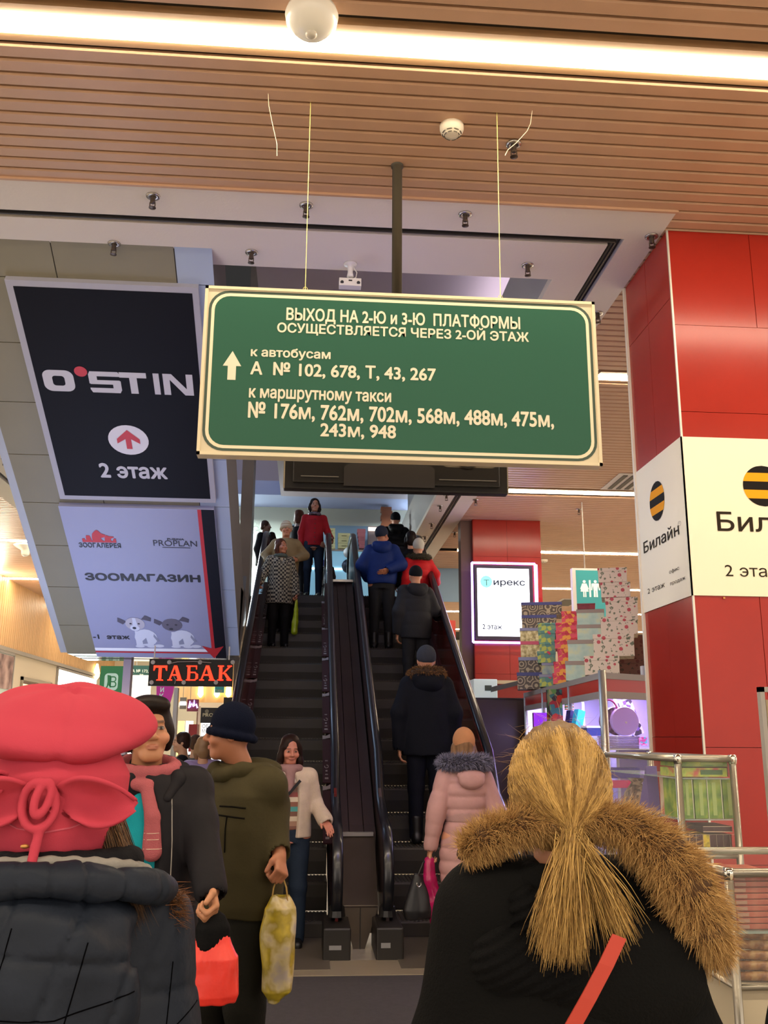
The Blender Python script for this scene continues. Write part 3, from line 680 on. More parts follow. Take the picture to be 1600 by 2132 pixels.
p = at(1508, 1243, Y=P1Y-.01); MB().box(p[0]-.006, P1Y-.016, p[2]-.012, p[0]+.006, P1Y-.01, p[2]).make('clip', mat('brass', 'c08a4c', .4, metal=.6), t)

# ================================================================ LIT PANEL ON THE MIDDLE PILLAR
ly = 14.13; x0, z0, x1, z1 = rect_y(984, 1338, 1112, 1176, ly)
t = thing('light_panel', 'glowing white advert panel framed by violet neon on the middle pillar', 'lit sign', (x0, ly, z0))
MB().box(x0+.04, ly-.06, z0+.04, x1-.04, ly+.03, z1-.03).make('case', mat('purple_black', '2a2030', .5), t)
shape([[(x0+.08, z0+.096), (x1-.096, z0+.096), (x1-.096, z1-.08), (x0+.08, z1-.08)]], (0, ly-.061, 0), U, V, emit('panel_white_light', 'eef0ff', 3.2), t, 'lit_face')
n = MB()
for q in ((x0, z0, x1, z0), (x0, z1, x1, z1), (x0, z0, x0, z1), (x1, z0, x1, z1)): n.cyl((q[0], ly-.07, q[1]), (q[2], ly-.07, q[3]), .017, 8)
n.cyl((x1+.03, ly, z0), (x1+.04, ly, z1), .017, 8)
n.make('neon_tube', emit('violet_neon', 'b48cff', 9), t)
MTq = emit('teal_backlit_print', '78cfc8', 1.3); MGp = mat('grey_backlit_print', '2a3040', .8, spec=.1, emis=.12, ecol='8a94a8'); Ol = (0, ly-.066, 0)
c0 = at(1013, 1211, Y=ly-.066); shape([circle(c0[0], c0[2], .093)], Ol, U, V, MTq, t, 'round_logo', .002)
lettering('Т', Ol, U, V, rect_y(1008, 1219, 1019, 1207, ly-.066), emit('dark_backlit_print', '4a6a72', .6), t, .0, .004)
lettering('ирекс', Ol, U, V, rect_y(1028, 1222, 1094, 1209, ly-.066), MGp, t, .03, .003)
lettering('2 этаж', Ol, U, V, rect_y(1005, 1310, 1046, 1300, ly-.066), MGp, t, .03, .003)

# ================================================================ TOILET SIGN
wy = 12.9; x0, z0, x1, z1 = rect_y(1195, 1262, 1262, 1184, wy)
t = thing('toilet_sign', 'teal toilet sign with white man and woman figures behind the gift boxes', 'sign', (x0, wy, z0))
MB().box(x0, wy, z0-.14, x1+.1, wy+.1, z1).make('sign_box', mat('white_plastic'), t)
shape([[(x0+.05, z0-.14), (x1+.08, z0-.14), (x1+.08, z1-.03), (x0+.05, z1-.03)]], (0, wy, 0), U, V, mat('teal_film', '2a8f90', .4, emis=.25, ecol='2a8f90'), t, 'teal_face')
Rw = rect_y(1209, 1243, 1226, 1208, wy); Rm = rect_y(1232, 1243, 1249, 1208, wy); MW = mat('figure_white', 'f0efe6', .5, emis=.3, ecol='f0efe6')
def fig(R, female):
    g = lambda pts: rel(pts, R)
    P = [g([(.5+.17*math.cos(k*math.pi/6), .91+.085*math.sin(k*math.pi/6)) for k in range(12)])]
    if female: P += [g([(.28, .8), (.72, .8), (.95, .32), (.05, .32)]), g([(.33, 0), (.46, 0), (.46, .32), (.33, .32)]), g([(.54, 0), (.67, 0), (.67, .32), (.54, .32)]), g([(.02, .48), (.12, .44), (.34, .78), (.26, .8)]), g([(.98, .48), (.88, .44), (.66, .78), (.74, .8)])]
    else: P += [g([(.2, .8), (.8, .8), (.72, .38), (.28, .38)]), g([(.28, 0), (.47, 0), (.47, .4), (.28, .4)]), g([(.53, 0), (.72, 0), (.72, .4), (.53, .4)]), g([(.0, .4), (.13, .4), (.24, .8), (.08, .78)]), g([(1, .4), (.87, .4), (.76, .8), (.92, .78)])]
    return P
shape(fig(Rw, True), (0, wy, 0), U, V, MW, t, 'woman_figure', .005); shape(fig(Rm, False), (0, wy, 0), U, V, MW, t, 'man_figure', .005)
a = rect_y(1228, 1243, 1230, 1208, wy); shape([[(a[0], a[1]), (a[2], a[1]), (a[2], a[3]), (a[0], a[3])]], (0, wy, 0), U, V, MW, t, 'divider', .005)
MB().cyl((x0+.2, wy+.05, z1), (x0+.2, wy+.05, C), .008, 6).make('hanger', M_alu_flat, t)

# ================================================================ SIGNS ON THE LEFT
def flat_sign(name, label, x0, y0, x1, y1, Y, m, thick=.05, cat='sign', hang=True):
    a = rect_y(x0, y0, x1, y1, Y); t = thing(name, label, cat, (a[0], Y, a[1]))
    MB().box(a[0], Y, a[1], a[2], Y+thick, a[3]).make('board', m, t)
    if hang: MB().cyl((a[0]+.04, Y+thick/2, a[3]), (a[0]+.04, Y+thick/2, min(C, a[3]+.12)), .006, 6).cyl((a[2]-.04, Y+thick/2, a[3]), (a[2]-.04, Y+thick/2, min(C, a[3]+.12)), .006, 6).make('hanger', M_alu_flat, t)
    return t, a, (0, Y, 0)
t, a, O = flat_sign('shoe_shop_sign', 'green hanging sign with a white emblem of a boot and letter', 206, 1442, 259, 1387, 13.4, mat('emerald_film', '107a45', .4, emis=.25, ecol='107a45'), .12, hang=False)
MB().box(a[0]+.05, 13.52, 0, a[0]+.13, 13.6, a[3]).make('bracket', M_alu_flat, t)
Rb = rect_y(216, 1437, 247, 1402, 13.4); MPw = mat('pale_mint', 'bfe0d2', .5, emis=.3, ecol='bfe0d2')
shape([rrect(Rb[0], Rb[1], Rb[2], Rb[3], .05)], O, U, V, MPw, t, 'emblem_ground')
shape([rel([(.08, .10), (.2, .06), (.34, .3), (.48, .12), (.44, .5), (.46, .86), (.2, .9), (.24, .5), (.2, .25)], Rb)], O, U, V, mat('emerald_film'), t, 'boot_shape', .004)
lettering('В', O, U, V, (Rb[0]+(Rb[2]-Rb[0])*.42, Rb[1]+.04, Rb[0]+(Rb[2]-Rb[0])*.9, Rb[3]-.04), mat('emerald_film'), t, -.005, .004)
t, a, O = flat_sign('route_sign', 'small dark green route number sign beyond the pet shop advert', 272, 1411, 330, 1386, 19.3, mat('dark_green_film', '24463a', .4), .05)
lettering('А № 173, 258', O, U, V, rect_y(275, 1401, 325, 1394, 19.3), ML, t, .02, .004); MB().cyl((a[0]+.1, 19.32, a[3]), (a[0]+.1, 19.32, C), .006, 6).make('hanger', M_alu_flat, t)
lettering('В8,', O, U, V, rect_y(291, 1408, 300, 1403, 19.3), ML, t, .02, .004)
t, a, O = flat_sign('tobacco_sign', 'black hanging sign with glowing orange serif letters', 308, 1428, 486, 1374, 8.6, mat('black_acrylic', '0c0a09', .35, spec=.15), .03)
MR = emit('orange_red_neon', 'ff2a08', 2.2); MO = emit('orange_core_neon', 'ff8a3c', 2.4)
ty = 8.6
def ser(ch, R):                              # serif capitals built from strokes, R = (x0,z0,x1,z1)
    P = []; q = lambda *p: P.append(rel(list(p), R)); s = .08
    if ch == 'Т': q((.38, s), (.60, s), (.60, .88), (.38, .88)); q((0, .86), (1, .86), (1, 1), (0, 1)); q((0, .66), (.06, .66), (.16, .9), (0, .9)); q((1, .66), (.94, .66), (.84, .9), (1, .9)); q((.24, 0), (.76, 0), (.72, s), (.28, s))
    if ch == 'А': q((.40, 1), (.60, 1), (.94, s), (.68, s)); q((.40, 1), (.50, 1), (.20, s), (.10, s)); q((.26, .32), (.72, .32), (.68, .42), (.30, .42)); q((0, 0), (.32, 0), (.30, s), (.02, s)); q((.60, 0), (1, 0), (.98, s), (.62, s))
    if ch == 'Б': q((.12, 0), (.34, 0), (.34, 1), (.12, 1)); q((.02, .92), (.88, .92), (.88, 1), (.02, 1)); q((.88, .74), (.82, .74), (.78, .95), (.88, .95)); q((.02, 0), (.8, 0), (.8, s), (.02, s)); q((.3, .50), (.72, .50), (.8, .58), (.3, .58)); q((.74, 0), (1, .14), (1, .42), (.72, .58), (.72, .5), (.80, .4), (.80, .16), (.7, .06))
    if ch == 'К': q((.10, 0), (.32, 0), (.32, 1), (.10, 1)); q((0, 0), (.42, 0), (.42, s), (0, s)); q((0, .92), (.42, .92), (.42, 1), (0, 1)); q((.32, .46), (.80, .96), (.94, .96), (.40, .42)); q((.40, .50), (.58, .50), (.98, .04), (.72, .04)); q((.66, 0), (1, 0), (1, s), (.62, s)); q((.66, .93), (.98, .93), (.98, 1), (.66, 1))
    return P
Ltr = [('Т', 319, 349), ('А', 349, 382), ('Б', 387, 414), ('А', 415, 449), ('К', 453, 484)]
for ch, xa_, xb_ in Ltr:
    Rr = rect_y(xa_, 1417, xb_, 1386, ty)
    shape(ser(ch, Rr), O, U, V, MR, t, 'letter', .004, .012)
for xx in (319, 353, 417, 493-8): 
    c0 = at(xx, 1379, Y=ty); MB().lathe((c0[0], ty-.008, c0[2]), [(.02, 0), (.02, -.004), (.008, -.006)], 8, 'y').make('screw_cap', mat('grey_plastic', '75706a', .5), t)
for xx in (316, 383, 450):
    c0 = at(xx, 1421, Y=ty); MB().lathe((c0[0], ty-.008, c0[2]), [(.02, 0), (.02, -.004), (.008, -.006)], 8, 'y').make('screw_cap', mat('grey_plastic'), t)
MB().tube([at(352, 1382, Y=ty-.02), at(370, 1378, Y=ty-.02), at(405, 1377, Y=ty-.02), at(440, 1380, Y=ty-.02)], .003, 5).tube([at(362, 1408, Y=ty-.02), at(366, 1415, Y=ty-.02), at(364, 1424, Y=ty-.02)], .003, 5).make('cable', mat('grey_plastic'), t)
# magenta curved blade sign
my = 14.3
t = thing('blade_sign', 'magenta curved vertical sign with white letters behind the dark haired woman', 'sign', at(330, 1480, Y=my))
pts = [at(x, y, Y=my) for x, y in ((326, 1405), (366, 1405), (360, 1440), (350, 1475), (340, 1500), (326, 1520))]
MB().prism([(p[0], p[2]) for p in pts], (0, my, 0), U, V, (0, .08, 0)).make('panel', mat('magenta_film', 'b3168a', .4, emis=.35, ecol='b3168a'), t)
lettering('И', (0, my, 0), U, V, rect_y(334, 1441, 342, 1431, my), MPw, t, .03, .004)
lettering('К', (0, my, 0), U, V, rect_y(332, 1453, 341, 1444, my), MPw, t, .03, .004)
MB().cyl((pts[0][0]+.05, my+.04, 0), (pts[0][0]+.05, my+.04, pts[0][2]), .04, 10).make('post', mat('white_enamel'), t)
# ================================================================ ESCALATORS
RISE, RUN = .2406, .4168
NY0, NZ0 = 10.316, 1.356                  # a nose of the step chain
M_step = mat('step_grey_metal', '4a4640', .5, metal=.35, var=.08, vscale=4)
M_riser = mat('step_riser', '3d3a35', .55, metal=.3)
M_rub = mat('handrail_rubber', '14151a', .28, coat=.2)
M_skirt = mat('skirt_dark', '3a2a28', .35, metal=.3)
M_deck = mat('brown_deck_metal', '504242', .38, metal=.35, var=.1, vscale=2)
M_glassred = mat('red_inner_panel', '5a1a14', .12, coat=.5)
M_brass = mat('bright_trim', 'a89a78', .3, metal=.8)
def groove_step():
    """tread and riser of one step, ribbed, 1 m wide, nose at the origin"""
    m = MB(); return m
def escalator(label, xl, xr, red_side):
    t = thing('escalator', label, 'escalator', ((xl+xr)/2, 7.45, 0))
    a, b_ = xl+.055, xr-.055
    proto = None
    for k in range(-6, 11):
        z = NZ0+k*RISE; yn = NY0+k*RUN
        if z < .02: z = .012 if k == -6 else z
        if z > UF-.02: continue
        m = MB()
        nr = 14; w = (b_-a)/nr
        prof = [(0, 0), (-.018, -.02), (-.005, -.12), (.03, -RISE+.01), (.06, -RISE+.0), (RUN, -.06), (RUN, 0)]
        m.prism(prof, (a, yn, z-.006), (0, 1, 0), (0, 0, 1), (b_-a, 0, 0))
        for i in range(nr*2): m.box(a+w/2*i+.008, yn-.012, z-.006, a+w/2*i+w/2-.008, yn+RUN, z+.0)
        if proto is None: proto = m.make('step', M_step, t); base = (yn, z)
        else: copy_part(proto, t, (0, yn-base[0], z-base[1]))
    MB().box(a, 7.15, 0, b_, 8.55, .022).make('landing_plate', mat('landing_plate_metal', '7d7466', .35, metal=.5, bump=.05, bscale=150), t)
    cm = MB()
    for i in range(40): cm.prism([(0, 0), (.16, 0), (.16, .01), (0, .03)], (a+(b_-a)*(i+.2)/40, 8.5, .0), (0, 1, 0), (0, 0, 1), ((b_-a)/75, 0, 0))
    cm.make('comb', M_brass, t, kind=None)
    for side, x in ((-1, xl), (1, xr)):
        # balustrade panel
        poly = [(7.72, .12), (8.3, .05), (8.8, .38), (14.6, UF+.12), (15.7, UF+.12), (15.9, UF+.45), (15.65, UF+.86), (14.5, UF+.86), (8.15, .90), (7.95, .88), (7.72, .72), (7.62, .45)]
        MB().prism(poly, (x-.012, 0, 0), (0, 1, 0), (0, 0, 1), (.024, 0, 0)).make('balustrade_panel', M_glassred if (side == 1 or red_side) else M_deck, t)
        # handrail
        hr = [(7.95+.0+.34*math.cos(q)-.0, .55+.36*math.sin(q)) for q in np.linspace(math.radians(255), math.radians(95), 9)]
        hr = [(y_+.0, z_) for y_, z_ in hr]+[(8.10, .935), (8.30, .99), (8.6, 1.12)]+[(y_, .95+(y_-YF)*T30) for y_ in np.linspace(8.9, 14.1, 8)]+[(14.4, UF+.84), (14.7, UF+.92), (15.0, UF+.95), (15.6, UF+.95)]
        hr += [(15.6+.33*math.cos(q), UF+.60+.35*math.sin(q)) for q in np.linspace(math.radians(80), math.radians(-80), 7)]
        m = MB(); cs = [(-.04, -.008), (-.042, .012), (-.03, .026), (0, .031), (.03, .026), (.042, .012), (.04, -.008), (0, -.014)]
        P = [np.array(p) for p in hr]; n = len(cs); vs = []
        for i, p in enumerate(P):
            d = P[min(i+1, len(P)-1)]-P[max(i-1, 0)]; d = d/np.linalg.norm(d); nn = np.array([-d[1], d[0]])
            for cx, cz in cs: vs.append((x+cx, p[0]+nn[0]*cz, p[1]+nn[1]*cz))
        fs = [(i*n+k, i*n+(k+1) % n, (i+1)*n+(k+1) % n, (i+1)*n+k) for i in range(len(P)-1) for k in range(n)]
        m.add(vs, fs+[tuple(range(n)), tuple(range((len(P)-1)*n, len(P)*n))]); m.make('handrail', M_rub, t, True)
        # metal guide under the rail
        g = [(y_, z_-.0) for y_, z_ in hr[9:-7]]
        mg = MB()
        for i in range(len(g)-1): mg.bar((x, g[i][0], g[i][1]-.03), (x, g[i+1][0], g[i+1][1]-.03), .05, .03)
        mg.make('rail_guide', M_brass if side*1 == (1 if x < .4 else -1) else M_deck, t)
        # skirt and inner deck
        xs = x-side*.05
        sk = [(7.75, 0), (15.9, UF-.5), (15.9, UF+.10), (14.5, UF+.10), (8.75, .42), (8.2, .12), (7.75, .12)]
        MB().prism(sk, (min(xs, x), 0, 0), (0, 1, 0), (0, 0, 1), (abs(xs-x), 0, 0)).make('skirt', M_skirt, t)
        # newel box
        MB().box(x-.105, 7.43, 0, x+.10, 7.98, .24).make('newel_box', mat('newel_black', '17130f', .45), t, bevel=.015)
        MB().lathe((x, 7.72, .27), [(.07, 0), (.06, .07), (.03, .1)], 12).make('handrail_entry', M_black, t)
    MB().box(xl-.07, 7.425, .10, xl-.0, 7.432, .135).make('maker_plate', mat('worn_plate', '87817a', .5, metal=.4), t) if not red_side else MB().box(xr-.06, 7.425, .09, xr+.03, 7.432, .12).make('maker_plate', mat('worn_plate'), t)
    return t
EL, ELR, ERL, ER = -.722, .258, .650, 1.690
esc_l = escalator('left escalator, coming down, with printed stickers along its skirts', EL, ELR, True)
esc_r = escalator('right escalator, going up, beside the brown partition', ERL, ER, False)
# middle deck between the two
t = thing('centre_deck', 'dark brown decking between the two escalators with a low end panel', 'deck', (.45, 7.5, 0))
for x0, x1 in ((ELR+.03, .385), (.391, .515), (.521, ERL-.03)):
    MB().prism([(8.62, .3), (9.4, .3), (15.9, UF-.3), (15.9, UF+.06), (14.0, UF+.05), (8.75, .85), (8.62, .80)], (x0, 0, 0), (0, 1, 0), (0, 0, 1), (x1-x0, 0, 0)).make('deck_panel', M_deck, t)
MB().prism([(7.98, .10), (8.7, .15), (8.7, .80), (8.5, .78), (8.02, .30)], (ELR+.05, 0, 0), (0, 1, 0), (0, 0, 1), (ERL-ELR-.10, 0, 0)).make('end_panel', mat('warm_grey_panel', '5e5347', .25, metal=.5, var=.1, vscale=3), t)
MB().box(ELR+.05, 8.48, .78, ERL-.06, 8.56, .81).make('panel_lip', M_alu_flat, t)
MB().prism([(ELR+.05, .30), (ERL-.06, .30), (ERL-.16, 0), (ELR+.14, 0)], (0, 7.9, 0), U, V, (0, .08, 0)).make('lower_panel', mat('warm_grey_panel'), t)
MB().box(.449, 7.89, 0, .455, 7.90, .30).make('joint', M_black, t)
MB().box(EL-.2, 7.0, .0, ER+.25, 7.44, .018).make('front_plate', mat('cream_landing_strip', 'a2967f', .35, metal=.3), t)
MB().box(ELR+.02, 13.9, UF+.03, ERL-.02, 14.0, UF+.065).make('end_trim', M_alu, t)
# printed stickers along the skirts of the left escalator
M_stick = mat('maroon_sticker', '3d2226', .4); M_stw = mat('sticker_white', '9a8f90', .5)
def sticker_run(x, y0, y1, label, parent, off):
    v = np.array([0, math.cos(math.pi/6), math.sin(math.pi/6)]); n = 0
    yy = y0
    while yy < y1:
        O_ = np.array([x, yy, .12+(yy-YF)*T30]); s = MB()
        u_ = np.array([-1, 0, 0]); 
        S_ = MB().obox(O_+v*.45, (.04, 0, 0), v*.42, (0, -.003, .005)).make('sticker', M_stick, parent)
        m = MB()
        for k, (a0, w) in enumerate([(.08, .05), (.16, .03), (.22, .045), (.32, .07), (.42, .03)]):
            m.obox(O_+v*(a0+w/2)+np.array([.0, -.004, .006]), (.018-.004*(k % 3), 0, 0), v*w*.32, (0, -.001, .001)) if k != 3 else m.tube([O_+v*(a0+.03*math.cos(q))+np.array([.02*math.sin(q), -.005, .008]) for q in np.linspace(0, 5, 9)], .004, 4)
        m.make('sticker_print', M_stw, S_)
        m = MB(); q = O_+v*.87+np.array([0, -.004, .006])
        m.add([q+np.array([-.04, 0, 0]), q+np.array([.04, 0, 0])+v*.03, q+np.array([.04, 0, 0])+v*.11, q+np.array([.0, 0, 0])+v*.07, q+np.array([-.04, 0, 0])+v*.08], [(0, 1, 2, 3, 4)])
        m.make('torn_corner', M_stw, S_)
        yy += .98*math.cos(math.pi/6)*1.0
for x, y0 in ((ELR-.052, 8.9), (EL+.052, 9.2)): sticker_run(x, y0, 13.6, '', esc_l, 0)

# glass of the outer left side, seen red
# ================================================================ PARTITION AND COUNTER RIGHT OF THE ESCALATORS
a = at(962, 1455, Y=10.95); b_ = at(1086, 1455, Y=10.95)
t = thing('brown_partition', 'dark brown partition panel between the right escalator and the glass kiosk', 'partition', (1.80, 10.95, 0))
MB().box(1.80, 10.95, 0, b_[0]+.45, 11.03, a[2]).make('panel', mat('dark_brown_board', '33211d', .4, var=.08, vscale=2), t)
MB().box(1.80, 10.93, a[2], b_[0]+.45, 11.05, a[2]+.015).make('top_rail', M_black, t)
t = thing('pay_machine', 'white box with dark square window on the counter under the red pillar', 'machine', at(1010, 1455, Y=11.7))
x0, z0, x1, z1 = rect_y(987, 1456, 1036, 1414, 11.7)
MB().box(x0, 11.7, z0-.2, x1, 12.0, z1).make('case', mat('backlit_white_box', 'cfe0e6', .4, emis=.25, ecol='d6f0f5'), t, bevel=.01)
x0, z0, x1, z1 = rect_y(1010, 1438, 1024, 1427, 11.7); MB().box(x0, 11.69, z0, x1, 11.71, z1).make('window', mat('window_dark', '4a5a5c', .3), t)
MB().box(x0-.1, 11.66, 0, x1+.2, 12.05, at(1000, 1456, Y=11.7)[2]-.2).make('pedestal', mat('dark_brown_board'), bpy.data.objects['pay_machine'])
t = thing('service_counter', 'cream topped counter standing behind the brown partition', 'counter', at(1020, 1420, Y=13.0))
MB().box(2.0, 12.6, 0, 3.9, 13.3, at(1000, 1424, Y=12.6)[2]).make('body', mat('red_counter', '9c2a1e', .4), t)
MB().box(1.94, 12.5, at(1000, 1424, Y=12.6)[2], 3.95, 13.4, at(1000, 1420, Y=12.6)[2]+.02).make('top', mat('cream_counter_top', 'd6c9a6', .4), t)
p = at(1060, 1432, Y=11.2); t = thing('wall_bracket', 'dark angled shelf bracket between white box and kiosk corner', 'shelf', p)
MB().prism([(0, 0), (.34, .09), (.34, .14), (0, .06)], (p[0]-.16, 11.2, p[2]-.04), U, V, (0, .3, 0)).make('arm', mat('slate_bracket', '4b4c50', .5), t)
t = thing('glass_post', 'short clear plastic stand at the foot of the right escalator rail', 'stand', at(987, 1500, Y=10.75))
x0, z0, x1, z1 = rect_y(981, 1585, 994, 1500, 10.75)
MB().box(x0, 10.75, .0, x1, 10.82, z1).make('post', mat('milky_plastic', '6d625c', .3), t); MB().box(x0-.005, 10.74, z1-.02, x1+.005, 10.83, z1).make('cap', mat('white_cap', 'c9c4c0', .3), t)

# ================================================================ GLASS KIOSK WITH RED HEADER
KA = at(1254, 1400, Y=7.27); KZ = KA[2]; KA = KA[:2]
kd = ray(745, 1537)[:2]; kd = kd/np.linalg.norm(kd)         # along the left face, going back
ke = np.array([.86, .51]); ke = ke/np.linalg.norm(ke)       # along the chamfered front
kn = np.array([-kd[1], kd[0]]); kn = kn if kn[0] < 0 else -kn   # outward of the left face
def kpt(s, z, o=0): q = KA+kd*s+kn*o; return np.array([q[0], q[1], z])
def kpe(s, z, o=0): q = KA+ke*s; return np.array([q[0], q[1], z])
KL = 3.45
z1_, z2_, z3_ = KZ-.048, KZ-.144, KZ-.2        # header: rail, red band, rail
kio = thing('glass_kiosk', 'aluminium and glass kiosk with red header band, brightly lit inside', 'kiosk', (KA[0], KA[1], 0))
def kwall(p0, p1, za, zb, th, m, name, par=kio):
    p0, p1 = np.array(p0, float), np.array(p1, float); d = (p1-p0)/np.linalg.norm(p1-p0); n = np.array([-d[1], d[0], 0])
    c = (p0+p1)/2; c = np.array([c[0], c[1], (za+zb)/2])
    return MB().obox(c, (p1-p0)*.5*np.array([1, 1, 0]), n*th/2, (0, 0, (zb-za)/2)).make(name, m, par)
M_kred = mat('kiosk_red_panel', 'b8241a', .35)
FE = 1.2
for (p0, p1) in ((kpt(0, 0), kpt(KL, 0)), (kpe(0, 0), kpe(FE, 0))):
    kwall(p0, p1, z1_, KZ, .03, M_alu_flat, 'header_rail'); kwall(p0, p1, z3_, z2_, .03, M_alu_flat, 'header_rail'); kwall(p0, p1, z2_, z1_, .018, M_kred, 'header_panel')
for s, zt in ((0, KZ+.016), (1.17, z1_+.0), (2.4, KZ+.013), (KL, KZ)):
    q = kpt(s, 0); MB().lathe((q[0], q[1], 0), [(.033 if s == 0 else .022, 0), (.033 if s == 0 else .022, zt)], 10).make('post', M_alu, kio, True)
q = kpe(FE, 0); MB().cyl((q[0], q[1], 0), (q[0], q[1], KZ), .027, 8).make('post', M_alu, kio)
M_glass = mat('clear_glass', 'ffffff', .02, alpha=.04, spec=.25)
for s0, s1 in ((.04, 1.14), (1.2, 2.37), (2.43, KL-.03)): kwall(kpt(s0, 0), kpt(s1, 0), .75, z3_, .006, M_glass, 'glass_pane')
kwall(kpe(.03, 0), kpe(FE-.02, 0), .75, z3_, .006, M_glass, 'glass_pane')
for (p0, p1) in ((kpt(0, 0), kpt(KL, 0)), (kpe(0, 0), kpe(FE, 0))): kwall(p0, p1, 0, .75, .02, mat('kiosk_base_panel', 'a99f8f', .5), 'base_panel')
SHZ = at(1290, 1556, Y=7.6)[2]-.02
# interior: roof light, white back wall, shelves
kb = KA+kd*KL; kr = KA+ke*FE; kf = kr+kd*3.3
roof = [(KA[0], KA[1]), (kb[0], kb[1]), (kf[0], kf[1]), (kr[0], kr[1])]
MB().prism(roof, (0, 0, KZ-.03), (1, 0, 0), (0, 1, 0), (0, 0, .02)).make('roof', mat('kiosk_roof', '8d8a86', .6), kio)
M_led = emit('violet_white_led', 'dcd0ff', 22.0)
for s in (.35, 1.5, 2.7):
    c = KA+kd*s+ke*.5; MB().box(c[0]-.35, c[1]-.22, KZ-.055, c[0]+.35, c[1]+.22, KZ-.045).make('light_panel', M_led, kio)
M_kw = mat('kiosk_white_board', 'd9d2ee', .5)
kwall((kr[0], kr[1], 0), (kf[0], kf[1], 0), 0, KZ-.05, .02, M_kw, 'back_board'); kwall((kb[0], kb[1], 0), (kf[0], kf[1], 0), 0, KZ-.05, .02, M_kw, 'back_board')
c0, c1 = KA+kd*.75+ke*.42, KA+kd*.75+ke*FE
kwall((c0[0], c0[1], 0), (c1[0], c1[1], 0), 0, KZ-.05, .015, mat('violet_board', 'a79ad8', .5), 'inner_board')
for z in (SHZ, .75):
    MB().prism([tuple(KA+kd*.03+ke*.03), tuple(KA+kd*3.2+ke*.06), tuple(KA+kd*3.1+ke*.95), tuple(KA+kd*.05+ke*(FE-.05))], (0, 0, z), (1, 0, 0), (0, 1, 0), (0, 0, .012)).make('shelf', mat('glass_shelf', 'c7c9dd', .15), kio)
for s in (.62, 1.8): q = KA+kd*s+ke*.38; MB().cyl((q[0], q[1], 0), (q[0], q[1], KZ-.05), .012, 8).make('inner_post', mat('white_post', 'd6d8e4', .4), kio)
# goods in the kiosk
def put(name, label, cat, fn, group=None):
    t = thing(name, label, cat, (0, 0, 0), group); fn(t); return t
SH = SHZ+.012; KG = 1.371
def kp(px, py, s):       # a point on a pixel ray at distance s behind the corner
    return at(px, py, Y=KA[1]+s*1.371)
def hatbox(t):
    c = kp(1290, 1530, .30); zc = SH+.215
    MB().lathe((c[0]+.045, c[1]-.04, zc), [(.112, 0), (.118, .016), (.118, .04)], 30, 'y').make('lid', mat('lilac_lid', 'c3a6e6', .5), t)
    MB().lathe((c[0]-.01, c[1]+.0, zc), [(.115, 0), (.115, .13)], 30, 'y').make('drum', pattern_mat('giraffe_print', 'multi', ['7a4a78', '5a2a50', '8a5a90', '3e1c3c'], 40), t)
    MB().tube([(c[0]-.08+.07*math.cos(a), c[1]-.02, zc+.07+.10*math.sin(a)) for a in np.linspace(.3, 3.2, 12)], .008, 6).make('strap', mat('pink_strap', 'c0308a', .5), t)
    MB().lathe((c[0]+.05, c[1]-.045, zc-.01), [(.009, 0), (.009, .006)], 10, 'y').make('button', mat('white_plastic'), t)
put('hat_box', 'round lilac lidded gift drum with animal print side and pink strap', 'gift box', hatbox)
def basket(t):
    c = kp(1292, 1548, .30); z = SH; z = 1.312
    global BZ
    m = MB(); m.box(c[0]-.115, c[1]-.06, z-.0, c[0]+.09, c[1]+.07, z+.0)
put_b = thing('wicker_basket', 'grey lilac wicker box under the round gift drum', 'basket', kp(1292, 1558, .30))
c = kp(1295, 1558, .18); c[2] = SH
for k in range(7):
    MB().box(c[0]-.155, c[1]-.07, c[2]+k*.012, c[0]+.12, c[1]+.10, c[2]+k*.012+.010).make('wicker_band', mat('wicker_grey', '8d8398', .7, bump=.3, bscale=120), put_b)
MB().box(c[0]-.16, c[1]-.075, c[2]+.084, c[0]+.125, c[1]+.105, c[2]+.094).make('rim', mat('wicker_grey'), put_b)
def simple_good(name, label, cat, px, py, s, w, h, d, m, rot=0, tilt=0, parts=None):
    c = kp(px, py, s); w, h, d = w*KG, h*KG, d*KG; t = thing(name, label, cat, c); ca, sa = math.cos(rot), math.sin(rot); ct, st_ = math.cos(tilt), math.sin(tilt)
    up_ = np.array([st_*ca, 0, ct]); rt_ = np.array([ct*ca, sa, -st_]); dp = np.array([-sa, ca, 0])
    MB().obox(c+up_*h/2, rt_*w/2, dp*d/2, up_*h/2).make('body', m, t, bevel=.002)
    if parts: MB().obox(c+up_*(h+.006), rt_*(w/2+.003), dp*(d/2+.003), up_*.008).make('lid', parts, t)
    return t
simple_good('gift_bag', 'tall tilted turquoise gift bag beside the kiosk inner post', 'gift bag', 1200, 1522, .75, .055, .135, .05, mat('turquoise_paper', '18b4d8', .4), .3, .25)
simple_good('gift_bag', 'tall dark violet gift bag left of the turquoise one', 'gift bag', 1186, 1522, .85, .05, .13, .05, mat('deep_violet_paper', '2c2360', .4), .3, .18)
simple_good('gift_box', 'dark blue box with white lid lying in the lit kiosk', 'gift box', 1232, 1532, .6, .10, .05, .08, mat('navy_paper', '20306e', .4), .2, 0, mat('white_lid', 'd6e6f2', .4))
simple_good('gift_box', 'small crimson box on top of the white lidded one in the kiosk', 'gift box', 1223, 1517, .62, .05, .018, .05, mat('crimson_paper', 'b8104a', .4))
simple_good('gift_box', 'low white box in front of the navy one in the kiosk', 'gift box', 1222, 1545, .45, .12, .03, .08, mat('white_lid'))
simple_good('gift_box', 'small orange and white drum standing high at the kiosk post', 'gift box', 1186, 1478, .95, .05, .045, .05, pattern_mat('orange_stripes', 'stripes', ['d9772c', 'e8e0d4', '4a9a6a'], 40))
